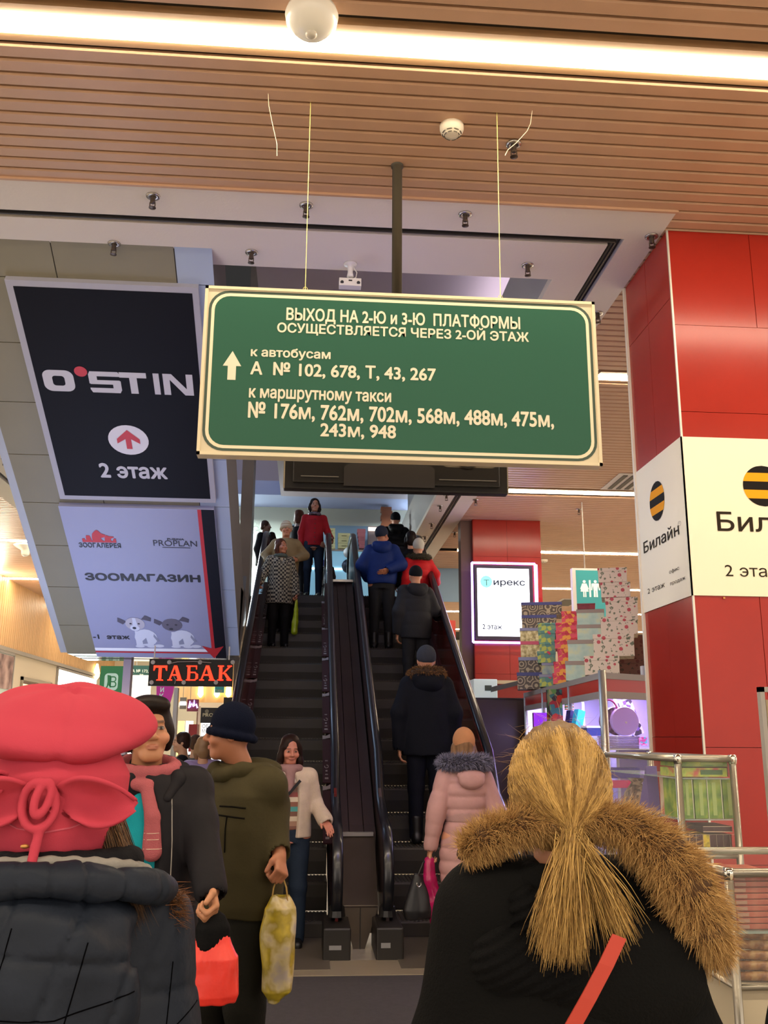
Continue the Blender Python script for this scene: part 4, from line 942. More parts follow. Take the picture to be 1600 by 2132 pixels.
simple_good('handbag', 'black and white patterned bag hanging at the right end inside the kiosk', 'bag', 1328, 1530, .42, .07, .22, .05, pattern_mat('black_white_print', 'multi', ['e6e2ee', '2b2140', '6a4aa8', 'e6e2ee'], 30), .2, -.35)
simple_good('gift_box', 'pink flowered parcel at the right end of the wicker basket', 'gift box', 1339, 1552, .38, .04, .05, .05, pattern_mat('pink_flowers', 'multi', ['e0409a', 'f0a0c8', '5ac0c8'], 60))
simple_good('display_tower', 'column of small multicoloured gift boxes seen through the kiosk glass', 'display', 1157, 1520, 1.1, .09, .27, .09, pattern_mat('mixed_blocks', 'multi', ['8a1c22', '2f6a6a', '5a8a4a', '2b2b38', 'b0301c', '8a8a60'], 22))
simple_good('silver_balloon', 'shiny violet foil heart decoration at the left end of the kiosk', 'decoration', 1128, 1530, 1.7, .12, .16, .04, mat('violet_foil', 'a040c8', .15, metal=.8))
simple_good('bag', 'purple fluffy bag lying low behind the kiosk corner post', 'bag', 1300, 1620, .30, .16, .06, .1, mat('violet_plush', '3a2fa0', .7), 0, 0)
simple_good('soft_toy', 'pink round plush ring behind the vitrine glass', 'toy', 1300, 1640, .12, .15, .04, .06, mat('pink_plush', 'e0307a', .8), 0, 0)
bl_ = bpy.data.objects['soft_toy']

# ================================================================ GIFT BOXES ON THE KIOSK ROOF
FL = pattern_mat('rose_paper', 'floral', ['d6cab2', 'b8454a', '6b7457'], 15)
FLD = pattern_mat('rose_paper_dark', 'floral', ['6e463a', '5a2422', '3d2e26'], 15)
SW = pattern_mat('swirl_paper', 'swirl', ['4f4436', 'a8987a'], 10)
GO = pattern_mat('gold_paper', 'soft', ['8c7a48', 'c8b880', 'e6dcae'], 30)
TE = pattern_mat('teal_flower_paper', 'multi', ['4f8a80', '6f9a72', 'b0c050', '4f8a80', 'c83a58', '5a9088'], 24)
RE = pattern_mat('red_flower_paper', 'multi', ['c22a34', 'd84a5a', 'e09a30', 'b82038', '7a3a90', 'd0304a'], 26)
MI = pattern_mat('mint_paper', 'soft', ['9ec0b4', 'b4cdbc', 'd2d49a'], 9)
BL = mat('blue_lid', '3a3e78', .4); GR = mat('taupe_lid', '97897d', .5); PK = mat('pink_lid', 'c2506a', .5); SV = mat('silver_lid', '6f7078', .3, metal=.5)
def gift(label, x0, x1, yt, yb, Y, m, lid, zbase, depth=.33, grp=None, turn=None):
    a, b_ = at(x0, yb, Y=Y), at(x1, yt, Y=Y); w = b_[0]-a[0]; hgt = at((x0+x1)/2, yt, Y=Y)[2]-at((x0+x1)/2, yb, Y=Y)[2]
    cx = (a[0]+b_[0])/2; z = zbase; turn = -math.atan2(cx, Y) if turn is None else turn; cx += depth/2*cx/Y
    t = thing('gift_box', label, 'gift box', (cx, Y+depth/2, z), grp)
    c_, s_ = math.cos(turn), math.sin(turn); X_ = np.array([c_, s_, 0]); Y_ = np.array([-s_, c_, 0]); Z_ = np.array([0, 0, 1.])
    cc = np.array([cx, Y+depth/2, 0]); lh = min(.038, hgt*.24)
    MB().obox(cc+Z_*(z+(hgt-lh)/2), X_*(w/2-.004), Y_*(depth/2-.004), Z_*(hgt-lh)/2).make('box_body', m, t)
    MB().obox(cc+Z_*(z+hgt-lh/2-.0005), X_*w/2, Y_*depth/2, Z_*(lh/2-.0005)).make('lid', lid, t, bevel=.0015)
    return z+hgt
def stack(items, Y, m_def, dY=0):
    z = KZ+.012
    for it in reversed(items):       # bottom first
        lab, x0, x1, yt, yb, m, lid = it[:7]
        z = gift(lab, x0, x1, yt, yb, Y, m, lid, z, *(it[7:] if len(it) > 7 else ()))
pc = lambda u, v: (1060+u*.2, 1160+v*.2)
def it(lab, u0, u1, v0, v1, m, lid, depth=.33): return (lab, 1060+u0*.2, 1060+u1*.2, 1160+v0*.2, 1160+v1*.2, m, lid, depth)
ST = ' on the kiosk roof'
stack([it('large rose and butterfly gift box, topmost of the tallest stack', 935, 1220, 85, 235, FL, FL), it('rose and butterfly gift box, second from the top of the tallest stack', 965, 1255, 235, 390, FL, FL), it('butterfly gift box, third from the top of the tallest stack', 1015, 1330, 385, 590, FL, FL),
       it('rose gift box, fourth from the top of the tallest stack', 965, 1330, 590, 770, FL, FL), it('wide rose gift box, fifth from the top of the tallest stack', 890, 1290, 765, 995, FL, FL), it('wide rose gift box at the bottom of the tallest stack', 795, 1140, 995, 1192, FL, FL)], 7.71, FL)
z = KZ+.012
z = gift('dark brown rose gift box at the right end of the kiosk roof', 1060+1150*.2, 1060+1400*.2, 1160+985*.2, 1160+1190*.2, 8.16, FLD, FLD, z)
z = gift('brown rose gift box resting on the dark one next to the pillar', 1060+1230*.2, 1060+1400*.2, 1160+745*.2, 1160+990*.2, 8.16, FLD, FLD, z)
stack([it('small dark red gift box on top of the mint stack', 715, 895, 460, 520, pattern_mat('dark_red_paper', 'soft', ['6e1018', '8a1a20'], 20), mat('dark_red_lid', '7a1218', .4)),
       it('mint gift box with taupe lid, highest of the four mint ones', 712, 985, 515, 675, MI, GR), it('mint gift box with taupe lid, second highest of the four mint ones', 715, 990, 670, 830, MI, GR),
       it('mint gift box with taupe lid, third highest of the four mint ones', 620, 900, 830, 1050, MI, GR), it('mint gift box with taupe lid, lowest of the four mint ones', 595, 810, 1050, 1255, MI, GR)], 8.5, MI)
stack([it('dark red flowered gift box, top of the red stack', 550, 715, 520, 640, RE, RE), it('red and yellow flowered gift box, second in the red stack', 490, 712, 640, 730, RE, RE), it('red and purple flowered gift box, third in the red stack', 490, 712, 730, 815, RE, RE),
       it('red flowered gift box, fourth in the red stack', 480, 690, 815, 910, RE, RE), it('red and blue flowered gift box, fifth in the red stack', 510, 700, 910, 1045, RE, RE), it('red and orange flowered gift box, sixth in the red stack', 470, 680, 1045, 1165, RE, RE), it('pink and orange flowered gift box, bottom of the red stack', 460, 650, 1165, 1280, RE, RE)], 9.08, RE)
stack([it('teal flowered gift box, top of the teal stack', 305, 490, 665, 745, TE, TE), it('teal flowered gift box, second in the teal stack', 310, 480, 745, 870, TE, TE), it('teal flowered gift box, third in the teal stack', 320, 480, 870, 960, TE, TE), it('teal and lime gift box, fourth in the teal stack', 300, 485, 960, 1080, TE, TE),
       it('blue grey gift box with silver lid, fifth in the teal stack', 345, 490, 1080, 1200, pattern_mat('dusty_blue_paper', 'soft', ['6f8f9a', '9ab0a0', 'c0c060'], 14), SV), it('pale floral gift box, bottom of the teal stack', 320, 480, 1200, 1330, TE, SV)], 9.57, TE)
stack([it('gold swirl gift box with blue lid, top of the leftmost stack', 135, 545, 455, 590, SW, BL, .4), it('swirl gift box with blue lid, second in the leftmost stack', 138, 490, 590, 725, SW, BL, .4), it('plain gold gift box with grey lid, third in the leftmost stack', 118, 330, 725, 865, GO, SV, .35),
       it('plain gold gift box with pink lid, fourth in the leftmost stack', 125, 330, 865, 1030, GO, PK, .35), it('brown swirl gift box with grey lid, fifth in the leftmost stack', 105, 350, 1030, 1190, SW, SV, .35), it('brown swirl gift box with blue lid, bottom of the leftmost stack', 90, 340, 1190, 1365, SW, BL, .35)], 10.08, SW)
p = at(1341, 1390, Y=7.54); t = thing('white_carton', 'tiny white carton at the right end of the kiosk roof', 'box', p)
MB().box(p[0]-.019, 7.52, KZ+.0, p[0]+.019, 7.57, KZ+.075).make('carton', mat('white_carton', 'cfd6dc', .5), t); MB().box(p[0]-.005, 7.515, KZ+.0, p[0]+.005, 7.52, KZ+.075).make('blue_band', mat('blue_band', '5a7a9a', .5), t)

# ================================================================ VITRINES IN FRONT OF THE PILLAR
M_pipe = mat('satin_aluminium', 'a39c8e', .28, metal=.7)
def vitrine(label, x0, x1, y0, y1, z1, zlow):
    t = thing('glass_vitrine', label, 'display case', (x0, y0, 0)); r = .014
    for (x, y_) in ((x0, y0), (x1, y0), (x0, y1), (x1, y1)): MB().cyl((x, y_, 0), (x, y_, z1), r, 10).make('post', M_pipe, t, True)
    for a_, b_ in (((x0, y0), (x1, y0)), ((x0, y1), (x1, y1)), ((x0, y0), (x0, y1)), ((x1, y0), (x1, y1))):
        for z in (z1, zlow): MB().cyl((*a_, z), (*b_, z), r*(1.0 if z == z1 else .7), 10).make('rail', M_pipe, t, True)
    for (x, y_) in ((x0, y0), (x1, y0), (x0, y1), (x1, y1)): MB().lathe((x, y_, z1-.02), [(r*1.15, 0), (r*1.25, .02), (r*1.15, .036)], 10).make('corner_joint', mat('chrome_corner', 'd8d4c8', .12, metal=1), t, True)
    MB().box(x0, y0-.002, zlow, x1, y0+.002, z1).make('glass_pane', M_glass, t); MB().box(x0-.002, y0, zlow, x0+.002, y1, z1).make('glass_pane', M_glass, t)
    MB().box(x0, y0, z1-.002, x1, y1, z1+.002).make('glass_top', M_glass, t)
    return t
V1Y = 3.78
a = at(1405, 1572, Y=V1Y); b_ = at(1531, 1574, Y=V1Y); VZ = a[2]
zl = at(1460, 1783, Y=V1Y)[2]
yback = 4.72
vx0, vx1 = a[0]+.012, b_[0]-.012
v1 = vitrine('tall narrow glass vitrine with green tea cartons in front of the red pillar', vx0, vx1, V1Y, yback, VZ-.014, zl)
z_sh1 = at(1470, 1620, Y=V1Y)[2]; z_sh2 = at(1470, 1706, Y=V1Y)[2]
for z in (z_sh1, z_sh2): MB().box(vx0+.01, V1Y+.01, z-.005, vx1-.01, yback-.01, z).make('glass_shelf', mat('glass_shelf_edge', 'a9c0b8', .1, alpha=.5), v1)
GT = pattern_mat('green_tea_carton', 'soft', ['345c14', '6e9020', 'a4ac38'], 18); GT2 = mat('lime_label', '98ac5c', .5); GD = mat('dark_carton', '2b1712', .5)
xs_ = [(1424, 1441), (1450, 1472), (1476, 1501), (1510, 1533-2)]
nm = ['first', 'second', 'third', 'fourth']
for i, (xa_, xb_) in enumerate(xs_):
    A, B = at(xa_, 1704, Y=V1Y+.04), at(xb_, 1623, Y=V1Y+.04)
    t = thing('tea_carton', 'upright green tea carton in the vitrine, %s from the left' % nm[i], 'carton', (A[0], V1Y+.04, z_sh2), 'upright green cartons in the vitrine')
    x1c = B[0]
    MB().box(A[0], V1Y+.04, z_sh2+.0, x1c, V1Y+.24, B[2]).make('carton', GT, t); MB().box(A[0]+(x1c-A[0])*.35, V1Y+.038, z_sh2+.012, A[0]+(x1c-A[0])*.62, V1Y+.04, B[2]-.012).make('label_strip', GT2, t)
    MB().box(x1c-.0022, V1Y+.037, z_sh2+.0, x1c+.0005, V1Y+.041, B[2]).make('edge', mat('pale_edge', 'cfd0b0', .4), t)
for i, (yt, yb, lab) in enumerate(((1581, 1596, 'flat green tea carton, upper of the two lying in the vitrine'), (1599, 1617, 'flat green carton with red berries, lower of the two lying in the vitrine'))):
    A, B = at(1410, yb, Y=V1Y+.04), at(1514, yt, Y=V1Y+.04); t = thing('tea_carton', lab, 'carton', (A[0], V1Y+.04, A[2]))
    MB().box(A[0], V1Y+.04, A[2], B[0], V1Y+.22, B[2]).make('carton', GT if i == 0 else pattern_mat('berry_carton', 'soft', ['6a8a2c', 'a8b83c', 'b04030'], 20), t)
    MB().box(A[0]+.10, V1Y+.038, A[2]+.008, B[0]-.02, V1Y+.04, B[2]-.008).make('label_strip', GT2 if i == 0 else mat('leaf_green', '2f5a20', .5), t)
A, B = at(1517, 1617, Y=V1Y+.05), at(1524, 1579, Y=V1Y+.05); t = thing('carton', 'narrow red carton lying right of the green ones in the vitrine', 'carton', A); MB().box(A[0], V1Y+.05, A[2], B[0]+.01, V1Y+.2, B[2]).make('carton', mat('red_carton', 'b03030', .5), t)
# dark row of book-like boxes beneath, with a yellow one
A, B = at(1465, 1732, Y=V1Y+.03), at(1533, 1720, Y=V1Y+.03)
t = thing('flat_box', 'flat maroon box with cream outline lying above the row of upright boxes', 'box', A)
MB().box(A[0], V1Y+.03, A[2], min(B[0], vx1-.01), V1Y+.2, B[2]).make('box_body', mat('maroon_box', '3e1414', .4), t); MB().box(A[0], V1Y+.028, A[2]-.001, min(B[0], vx1-.01), V1Y+.03, A[2]+.002).box(A[0], V1Y+.028, B[2]-.002, min(B[0], vx1-.01), V1Y+.03, B[2]).make('outline', mat('cream_line', 'c0a890', .5), t)
for i in range(8):
    xa_ = 1424+14.2*i; A, B = at(xa_, 1779, Y=V1Y+.04), at(xa_+11.5, 1737, Y=V1Y+.04); yl = i == 3
    ordn = ['leftmost', 'second', 'third', 'yellow', 'fifth', 'sixth', 'seventh', 'rightmost'][i]
    t = thing('upright_box', 'bright yellow upright box among the maroon ones' if yl else 'narrow maroon upright box in the vitrine, %s of the row' % ordn, 'box', A, 'upright boxes in the bottom of the vitrine')
    MB().box(A[0], V1Y+.04, A[2], min(B[0], vx1-.01), V1Y+.2, B[2]).make('box_body', pattern_mat('yellow_box', 'soft', ['c8a018', 'd8c030', '4a4a18'], 30) if yl else mat('maroon_box'), t)
    o_ = MB(); e = .0012
    for q in ((A[0], A[2], A[0]+e, B[2]), (B[0]-e, A[2], B[0], B[2]), (A[0], B[2]-e, B[0], B[2])): o_.box(q[0], V1Y+.038, q[1], q[2], V1Y+.04, q[3])
    o_.make('outline', mat('cream_line'), t)
# side of the vitrine: bags of sweets, and a picture bag
bags = MB()
t = thing('sweet_bag', 'clear bag of brown dried snacks seen through the vitrine side', 'bag', at(1330, 1680, X=vx0+.06))
p = at(1325, 1690, X=vx0+.05)
MB().lathe((vx0+.06, p[1], p[2]-.12), [(.03, 0), (.055, .03), (.06, .12), (.05, .2), (.02, .25), (.035, .27)], 14, sy=2.4).make('bag_body', pattern_mat('dried_snack', 'multi', ['5e4436', '7c6250', '3e2c24', '8a7464'], 70), t, True)
t = thing('gift_bag', 'tall cream bag printed with red tulips at the vitrine side', 'bag', at(1385, 1660, X=vx0+.04))
A, B = at(1378, 1700, X=vx0+.04), at(1402, 1618, X=vx0+.04); MB().box(vx0+.04, min(A[1], B[1]), A[2], vx0+.1, max(A[1], B[1]), B[2]).make('bag_body', pattern_mat('tulip_print', 'soft', ['c8b8a0', 'c0a890', 'b84a30'], 12), t)
t = thing('crystal_wedge', 'wedge shaped clear violet package leaning in the vitrine', 'package', at(1365, 1680, X=vx0+.05))
A = at(1350, 1690, X=vx0+.05); MB().prism([(0, 0), (.16, 0), (.02, .22)], (vx0+.03, A[1]-.08, A[2]-.02), (0, 1, 0), (0, 0, 1), (.05, 0, 0)).make('package', mat('violet_pack', '6a5a9a', .2), t)

# lower, nearer vitrine
V2Y = 3.05
a = at(1509, 1808, Y=V2Y); zl2 = at(1560, 2056, Y=V2Y)[2]
wx0 = a[0]+.012
v2 = vitrine('lower glass vitrine at the right edge with biscuit packs and brown bags', wx0, wx0+.62, V2Y, V2Y+.60, a[2]-.014, zl2)
zs2 = at(1560, 1940, Y=V2Y)[2]; zt2 = at(1560, 1825, Y=V2Y)[2]
MB().box(wx0+.01, V2Y+.01, zs2-.008, wx0+.61, V2Y+.59, zs2).make('glass_shelf', mat('glass_shelf_edge'), v2)
MB().box(wx0+.02, V2Y+.02, .05, wx0+.60, V2Y+.58, zl2).make('base', mat('cream_base', 'bdb096', .5), v2)
PKm = [pattern_mat('biscuit_pack', 'soft', ['842c1c', '9e4630', 'a85c44'], 25), mat('biscuit_label', 'a07a64', .5)]
N_ = 9; hh = (zt2-zs2)/N_
for i in range(N_):
    t = thing('biscuit_pack', 'flat red biscuit pack in the lower vitrine, %s from the bottom of the pile' % ['first', 'second', 'third', 'fourth', 'fifth', 'sixth', 'seventh', 'eighth', 'ninth'][i], 'pack', (wx0+.03, V2Y+.03, zs2+i*hh), 'biscuit packs piled in the lower vitrine')
    dx = .006*random.random()
    MB().box(wx0+.025+dx, V2Y+.03, zs2+i*hh+.001, wx0+.20+dx, V2Y+.3, zs2+(i+1)*hh-.001).make('pack_body', PKm[0], t, bevel=.002)
    MB().box(wx0+.028+dx, V2Y+.028, zs2+i*hh+.004, wx0+.065+dx, V2Y+.03, zs2+(i+1)*hh-.004).make('label', PKm[1], t)
for i in range(6):
    zc = zl2+.015+i*.03
    t = thing('sausage_pack', 'clear pack of brown sticks low in the right vitrine, %s from the bottom' % ['first', 'second', 'third', 'fourth', 'fifth', 'sixth'][i], 'pack', (wx0+.03, V2Y+.05, zc), 'brown packs in the bottom of the lower vitrine')
    MB().tube([(wx0+.03, V2Y+.07+.01*i, zc), (wx0+.12, V2Y+.06, zc+.004), (wx0+.22, V2Y+.06, zc-.003)], [.012, .017, .013], 8).make('pack_body', pattern_mat('brown_sticks', 'soft', ['5a3418', '8a5a30', 'b08a58'], 30, .25), t, True)
t = thing('snack_heap', 'heap of wrapped brown snacks at the left side of the lower vitrine', 'snacks', (wx0+.05, V2Y+.35, zl2), kind='stuff')
m = MB()
for i in range(120):
    c = (wx0+.03+random.random()*.10, V2Y+.12+random.random()*.42, zl2+.02+random.random()*.16)
    m.obox(c, (random.uniform(.008, .02), random.uniform(-.01, .01), 0), (0, random.uniform(.01, .02), random.uniform(-.01, .01)), (0, .004, .008))
m.make('snack', pattern_mat('dried_snack', 'multi', ['5e4436', '7c6250', '3e2c24', '8a7464'], 70), t, kind='stuff')
t = thing('tall_frame', 'grey metal shelf frame standing at the right photo edge', 'shelf frame', at(1592, 1700, Y=3.7))
x0 = at(1583, 1430, Y=3.7)[0]; zt = at(1583, 1430, Y=3.7)[2]
for x in (x0, x0+.5): MB().box(x, 3.7, 0, x+.018, 3.73, zt).make('upright', M_alu_flat, t)
MB().box(x0, 3.7, zt-.02, x0+.5, 3.73, zt).make('top_rail', M_alu_flat, t); MB().box(x0+.03, 3.72, .9, x0+.48, 3.73, zt-.05).make('panel', mat('tan_panel', 'a08c6c', .6), t)

# ================================================================ UPPER SHOP
def cyl_shelf(): pass
def uprect(x0, y0, x1, y1, Y=18.25): return rect_y(x0, y0, x1, y1, Y)
t = thing('wall_shelf', 'long white wall shelf of the upstairs shop', 'shelf', (0, 18.2, UF))
a = uprect(600, 1148, 960, 1143); MB().box(a[0], 18.1, a[1]-.03, a[2], uw_y, a[1]+.03).make('board', mat('white_enamel'), t)
MB().box(a[0], uw_y-.03, a[1]-.9, a[2], uw_y-.02, a[1]+.62).make('back_panel', mat('blue_back_panel', '7f9cb4', .5), t)
YP = mat('cream_carton', 'c9bf8c', .6)
for j, (xa_, xb_, yt) in enumerate([(678, 698, 1095), (704, 729, 1112)]):
    nrow = 4 if j == 0 else 3
    for k in range(nrow):
        A = uprect(xa_, 1143-k*10.5, xb_, 1143-(k+1)*10.5+1)
        t = thing('storage_box', 'cream cardboard box upstairs in the %s pile, %s from the bottom' % (['left', 'right'][j], ['first', 'second', 'third', 'fourth'][k]), 'box', (A[0], 18.15, A[1]), 'cream boxes on the upstairs shelf')
        MB().box(A[0], 18.15, A[1], A[2], 18.4, A[3]).make('box_body', YP, t); MB().box((A[0]+A[2])/2-.05, 18.145, A[3]-.06, (A[0]+A[2])/2+.05, 18.15, A[3]-.05).make('handle_slot', mat('dark_slot', '5a5238', .6), t)
for k in range(5):
    A = uprect(748-k, 1143-k*8, 759+k*.5, 1143-(k+1)*8+.6); t = thing('storage_box', 'pink cardboard box upstairs behind the escalator newel, %s from the bottom' % ['first', 'second', 'third', 'fourth', 'fifth'][k], 'box', (A[0], 18.15, A[1]), 'pink boxes on the upstairs shelf')
    MB().box(A[0], 18.15, A[1], A[2], 18.35, A[3]).make('box_body', mat('pink_carton', 'b56a70', .6), t)
for k in range(5):
    A = uprect(793+(k % 2)*2, 1100-k*8.5, 817-(k % 3)*2, 1100-(k+1)*8.5+.5); t = thing('storage_box', 'brown cardboard box of the high pile upstairs, %s from the bottom' % ['first', 'second', 'third', 'fourth', 'fifth'][k], 'box', (A[0], 18.15, A[1]), 'brown boxes piled upstairs')
    MB().box(A[0], 18.15, A[1], A[2], 18.35, A[3]).make('box_body', mat('brown_carton', '8a5030', .6), t)
A = uprect(766, 1143, 796, 1098); t = thing('parcel_pile', 'grey and pink parcels upstairs under the brown boxes', 'parcels', (A[0], 18.15, A[1])); MB().box(A[0], 18.16, A[1], A[2], 18.35, A[3]).make('parcel', mat('grey_pink_parcel', '8f7f80', .6), t)
MB().box(A[0], 18.13, A[3]-.1, A[0]+.2, 18.15, A[3]-.03).make('bright_label', emit('bright_label', 'fff6e6', 1.5), t)
t = thing('shop_counter', 'cyan lit glass counter of the upstairs shop', 'counter', (.6, 17.2, UF))
A = uprect(620, 1207, 800, 1150, 17.2); MB().box(A[0], 17.2, UF-.02, A[2], 17.7, A[3]).make('glass_case', mat('cyan_case', '9fd0e6', .3, emis=.35, ecol='8fd0f0'), t)
MB().box(A[0], 17.18, A[1]+.20, A[2], 17.2, A[1]+.23).make('lit_edge', emit('white_led', 'e8f8ff', 4), t); MB().box(A[0], 17.15, A[3], A[2], 17.72, A[3]+.03).make('top', M_alu, t)
for i, (px, py, r, c) in enumerate([(727, 1178, .13, '3c4c60'), (676, 1172, .06, '2a3a90'), (727, 1150, .10, 'c0c8cc')]):
    c0 = at(px, py, Y=17.08); t = thing(['steering_toy', 'blue_ball', 'silver_helmet'][i], ['round dark ring display in the upstairs shop window', 'small blue round goods in the upstairs counter', 'silver rounded goods above the upstairs counter'][i], 'goods', c0)
    MB().lathe(c0, [(r, 0), (r*1.05, .05), (r*.8, .08)], 20, 'y').make('body', mat('goods_'+c, c, .3), t, True)
for i in range(3):
    c0 = at(572+2*i, 1218+i*9, Y=19.8) if False else None
t = thing('wire_ornament', 'faint scroll ornament on the upstairs wall at the left', 'ornament', at(530, 1100, Y=uw_y-.05))
m = MB()
for k in range(3):
    c0 = at(532+k*3, 1092+k*9, Y=uw_y-.05); m.tube([(c0[0]+(.02+.02*a)*math.cos(a), c0[1], c0[2]+(.02+.02*a)*math.sin(a)) for a in np.linspace(0, 7, 18)], .006, 4)
m.make('scroll', mat('scroll_grey', '8e968c', .6), t)

# ================================================================ SHOPS ON THE LEFT AND IN THE PASSAGE
def wrect(px0, py0, px1, py1): a, b_ = at(px0, py0, X=LX), at(px1, py1, X=LX); return a, b_
def shopwin(name, label, xl_, xr_, z0, z1, m, frame=M_alu_flat, cat='shop window', emisface=True):
    ya, yb = at(xl_, 1450, X=LX)[1], at(xr_, 1450, X=LX)[1]
    t = thing(name, label, cat, (LX, ya, 0))
    MB().box(LX-.0, ya, z0, LX+.03, yb, z1).make('pane', m, t)
    for (y_, w) in ((ya, .05), (yb, .05)): MB().box(LX, y_-w/2, 0, LX+.06, y_+w/2, z1).make('mullion', frame, t)
    MB().box(LX, ya, z1-.03, LX+.06, yb, z1+.03).make('head', frame, t)
    return t, ya, yb
ML1 = emit('window_cool_white', 'dff6f4', 4); ML2 = mat('window_grey_green', 'a9b5a6', .2, emis=.15, ecol='cfe0d0')
t, ya, yb = shopwin('shop_window', 'lit greenish shop window at the left photo edge', -60, 18, .3, 3.38, ML2)
MB().box(LX+.03, ya+.05, 2.6, LX+.05, yb-.05, 3.33).make('poster', pattern_mat('rosy_poster', 'soft', ['4a2a2a', '9a7a74', 'b89a90'], 3), t)
t, ya, yb = shopwin('shop_window', 'bright white lit shop window left of the green emblem sign', 113, 196, .3, 3.36, ML1)
MB().box(LX+.03, ya+(yb-ya)*.36, 2.0, LX+.04, yb-.3, 2.95).make('grey_poster', mat('grey_poster', 'c8ccc8', .5, emis=.7, ecol='d8dcd8'), t)
y0_, y1_ = at(42, 1420, X=LX)[1], at(104, 1430, X=LX)[1]; zt = at(42, 1408, X=LX)[2]
dr = thing('door_1', None, None, (LX, y0_, 0), kind='structure')
MB().box(LX, y0_, zt-.08, LX+.05, y1_, zt).box(LX, y0_, 0, LX+.05, y0_+.08, zt).box(LX, y1_-.08, 0, LX+.05, y1_, zt).make('door_frame', mat('taupe_frame', '9c917f', .5), dr)
MB().box(LX, y0_+.1, 0, LX+.02, y1_-.1, zt-.1).make('door_leaf', mat('brown_door', '5c3b34', .4), dr)
MB().box(LX+.02, y0_+.1, zt-.3, LX+.03, y0_+1.0, zt-.16).make('lit_sign', emit('yellow_lit_sign', 'fff0a0', 2.0), dr)
for i, yy in enumerate((30.0, 32.0)):
    t = thing('wall_sconce', 'bright flame-shaped wall lamp on the wood panel, %s along the wall' % ['nearer', 'farther'][i], 'lamp', (LX+.1, yy, 3.6))
    MB().lathe((LX+.1, yy, 3.3), [(.02, 0), (.09, .1), (.10, .22), (.03, .5)], 12).make('shade', emit('sconce_light', 'ffe2a0', 7), t, True)
t = thing('added_counter', 'low added counter under the truss fill light, hidden behind the crowd', 'kiosk', (-2.3, 8.3, 0))  # made-up counter, put in as a stand for the added truss lamp
MB().box(-3.2, 6.4, 0, -1.4, 10.2, 1.1).make('counter', mat('kiosk_base_panel', 'a99f8f', .5), t); MB().box(-3.15, 6.45, 1.1, -1.45, 10.15, 1.4).make('glass_top', mat('milk_glass', 'dfe6f2', .3), t)
# passage behind the hanging tobacco sign
BY = 19.6
def bx(name, label, cat, x0, y0, x1, y1, Y, m, d=.2, part='panel'):
    a = rect_y(x0, y0, x1, y1, Y); t = thing(name, label, cat, (a[0], Y, a[1])); zb = 0 if cat in ('shop', 'shop window', 'wall panel', 'panel', 'unit', 'column') else a[1]
    MB().box(a[0], Y, zb, a[2], Y+d, a[3]).make(part, m, t)
    if cat in ('sign', 'canopy') and x0 != 417: MB().cyl((a[0]+.05, Y+d/2, a[3]), (a[0]+.05, Y+d/2, C), .006, 6).make('hanger', M_alu_flat, t)
    return t, a
t, a = bx('white_post', 'white door frame post behind the dark haired woman', 'frame', 352, 1620, 371, 1432, 12.0, mat('white_enamel'), .12, 'post')
MB().box(a[0], 12.0, 0, a[2], 12.12, a[1]).make('post_foot', mat('white_enamel'), t)
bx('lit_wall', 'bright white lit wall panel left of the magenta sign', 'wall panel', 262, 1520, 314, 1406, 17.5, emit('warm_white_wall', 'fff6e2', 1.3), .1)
wp = thing('passage_header', 'orange wood header with small lamps over the far shop passage', 'header', (-3, 20.4, 2.6))
a = rect_y(368, 1462, 520, 1425, 20.4); MB().box(a[0]-.0, 20.4, a[1], a[2], 20.5, C+.05).make('panel', M_rib, wp)
for px in (418, 452, 476): c0 = at(px, 1440, Y=20.35); MB().lathe((c0[0], 20.35, c0[2]-.12), [(.02, 0), (.06, .06), (.05, .22), (.01, .32)], 8).make('lamp', emit('sconce_light', 'ffe2a0', 7), wp)
t, a = bx('floor_sign', 'small teal second floor sign hanging in the passage', 'sign', 447, 1442, 467, 1428, 17.0, mat('teal_film'), .05, 'board')
lettering('2 этаж', (0, 17.0, 0), U, V, rect_y(449, 1441, 464, 1435, 17.0), ML, t, .03, .004)
t, a = bx('passage_ceiling', 'white ceiling canopy over the far shops', 'canopy', 368, 1472, 470, 1455, 21.5, mat('bright_canopy', 'd8d2c8', .6), .5)
t, a = bx('shop_sign', 'black shop sign with white latin letters beside the man in the black cap', 'sign', 417, 1505, 490, 1474, 17.2, mat('black_film', '17161a', .4), .1, 'board')
lettering('PROSPE', (0, 17.2, 0), U, V, rect_y(422, 1492, 462, 1485, 17.2), ML, t, .04, .004)
c0 = at(431, 1481, Y=17.2); shape([circle(c0[0], c0[2], .035, 14), [(c0[0]-.025, c0[2]-.09), (c0[0]+.025, c0[2]-.09), (c0[0]+.02, c0[2]), (c0[0]-.02, c0[2])]], (0, 17.2, 0), U, V, mat('grey_print'), t, 'head_emblem', .004)
t, a = bx('shop_window', 'white lit window with thin grey shoe shop lettering', 'shop window', 416, 1560, 490, 1505, 17.3, emit('white_lightbox', 'f4f6fa', 1.15), .1, 'lightbox')
lettering('ОБУВЬ', (0, 17.3, 0), U, V, rect_y(421, 1516, 456, 1508, 17.3), mat('grey_print'), t, -.005, .004); lettering('МАГАЗИН', (0, 17.3, 0), U, V, rect_y(421, 1526, 462, 1518, 17.3), mat('grey_print'), t, -.005, .004)
t, a = bx('shop_sign', 'maroon shop sign with violet neon script in the passage', 'sign', 389, 1481, 414, 1456, 18.2, mat('maroon_film', '6a2028', .4), .1, 'board')
c0 = at(394, 1470, Y=18.1); MB().tube([at(x, y, Y=18.15) for x, y in ((393, 1474), (396, 1460), (397, 1472), (400, 1464), (402, 1471), (405, 1458), (405, 1470), (409, 1466), (411, 1474))], .014, 5).make('neon_script', emit('violet_neon2', 'b8a8ff', 5), t)
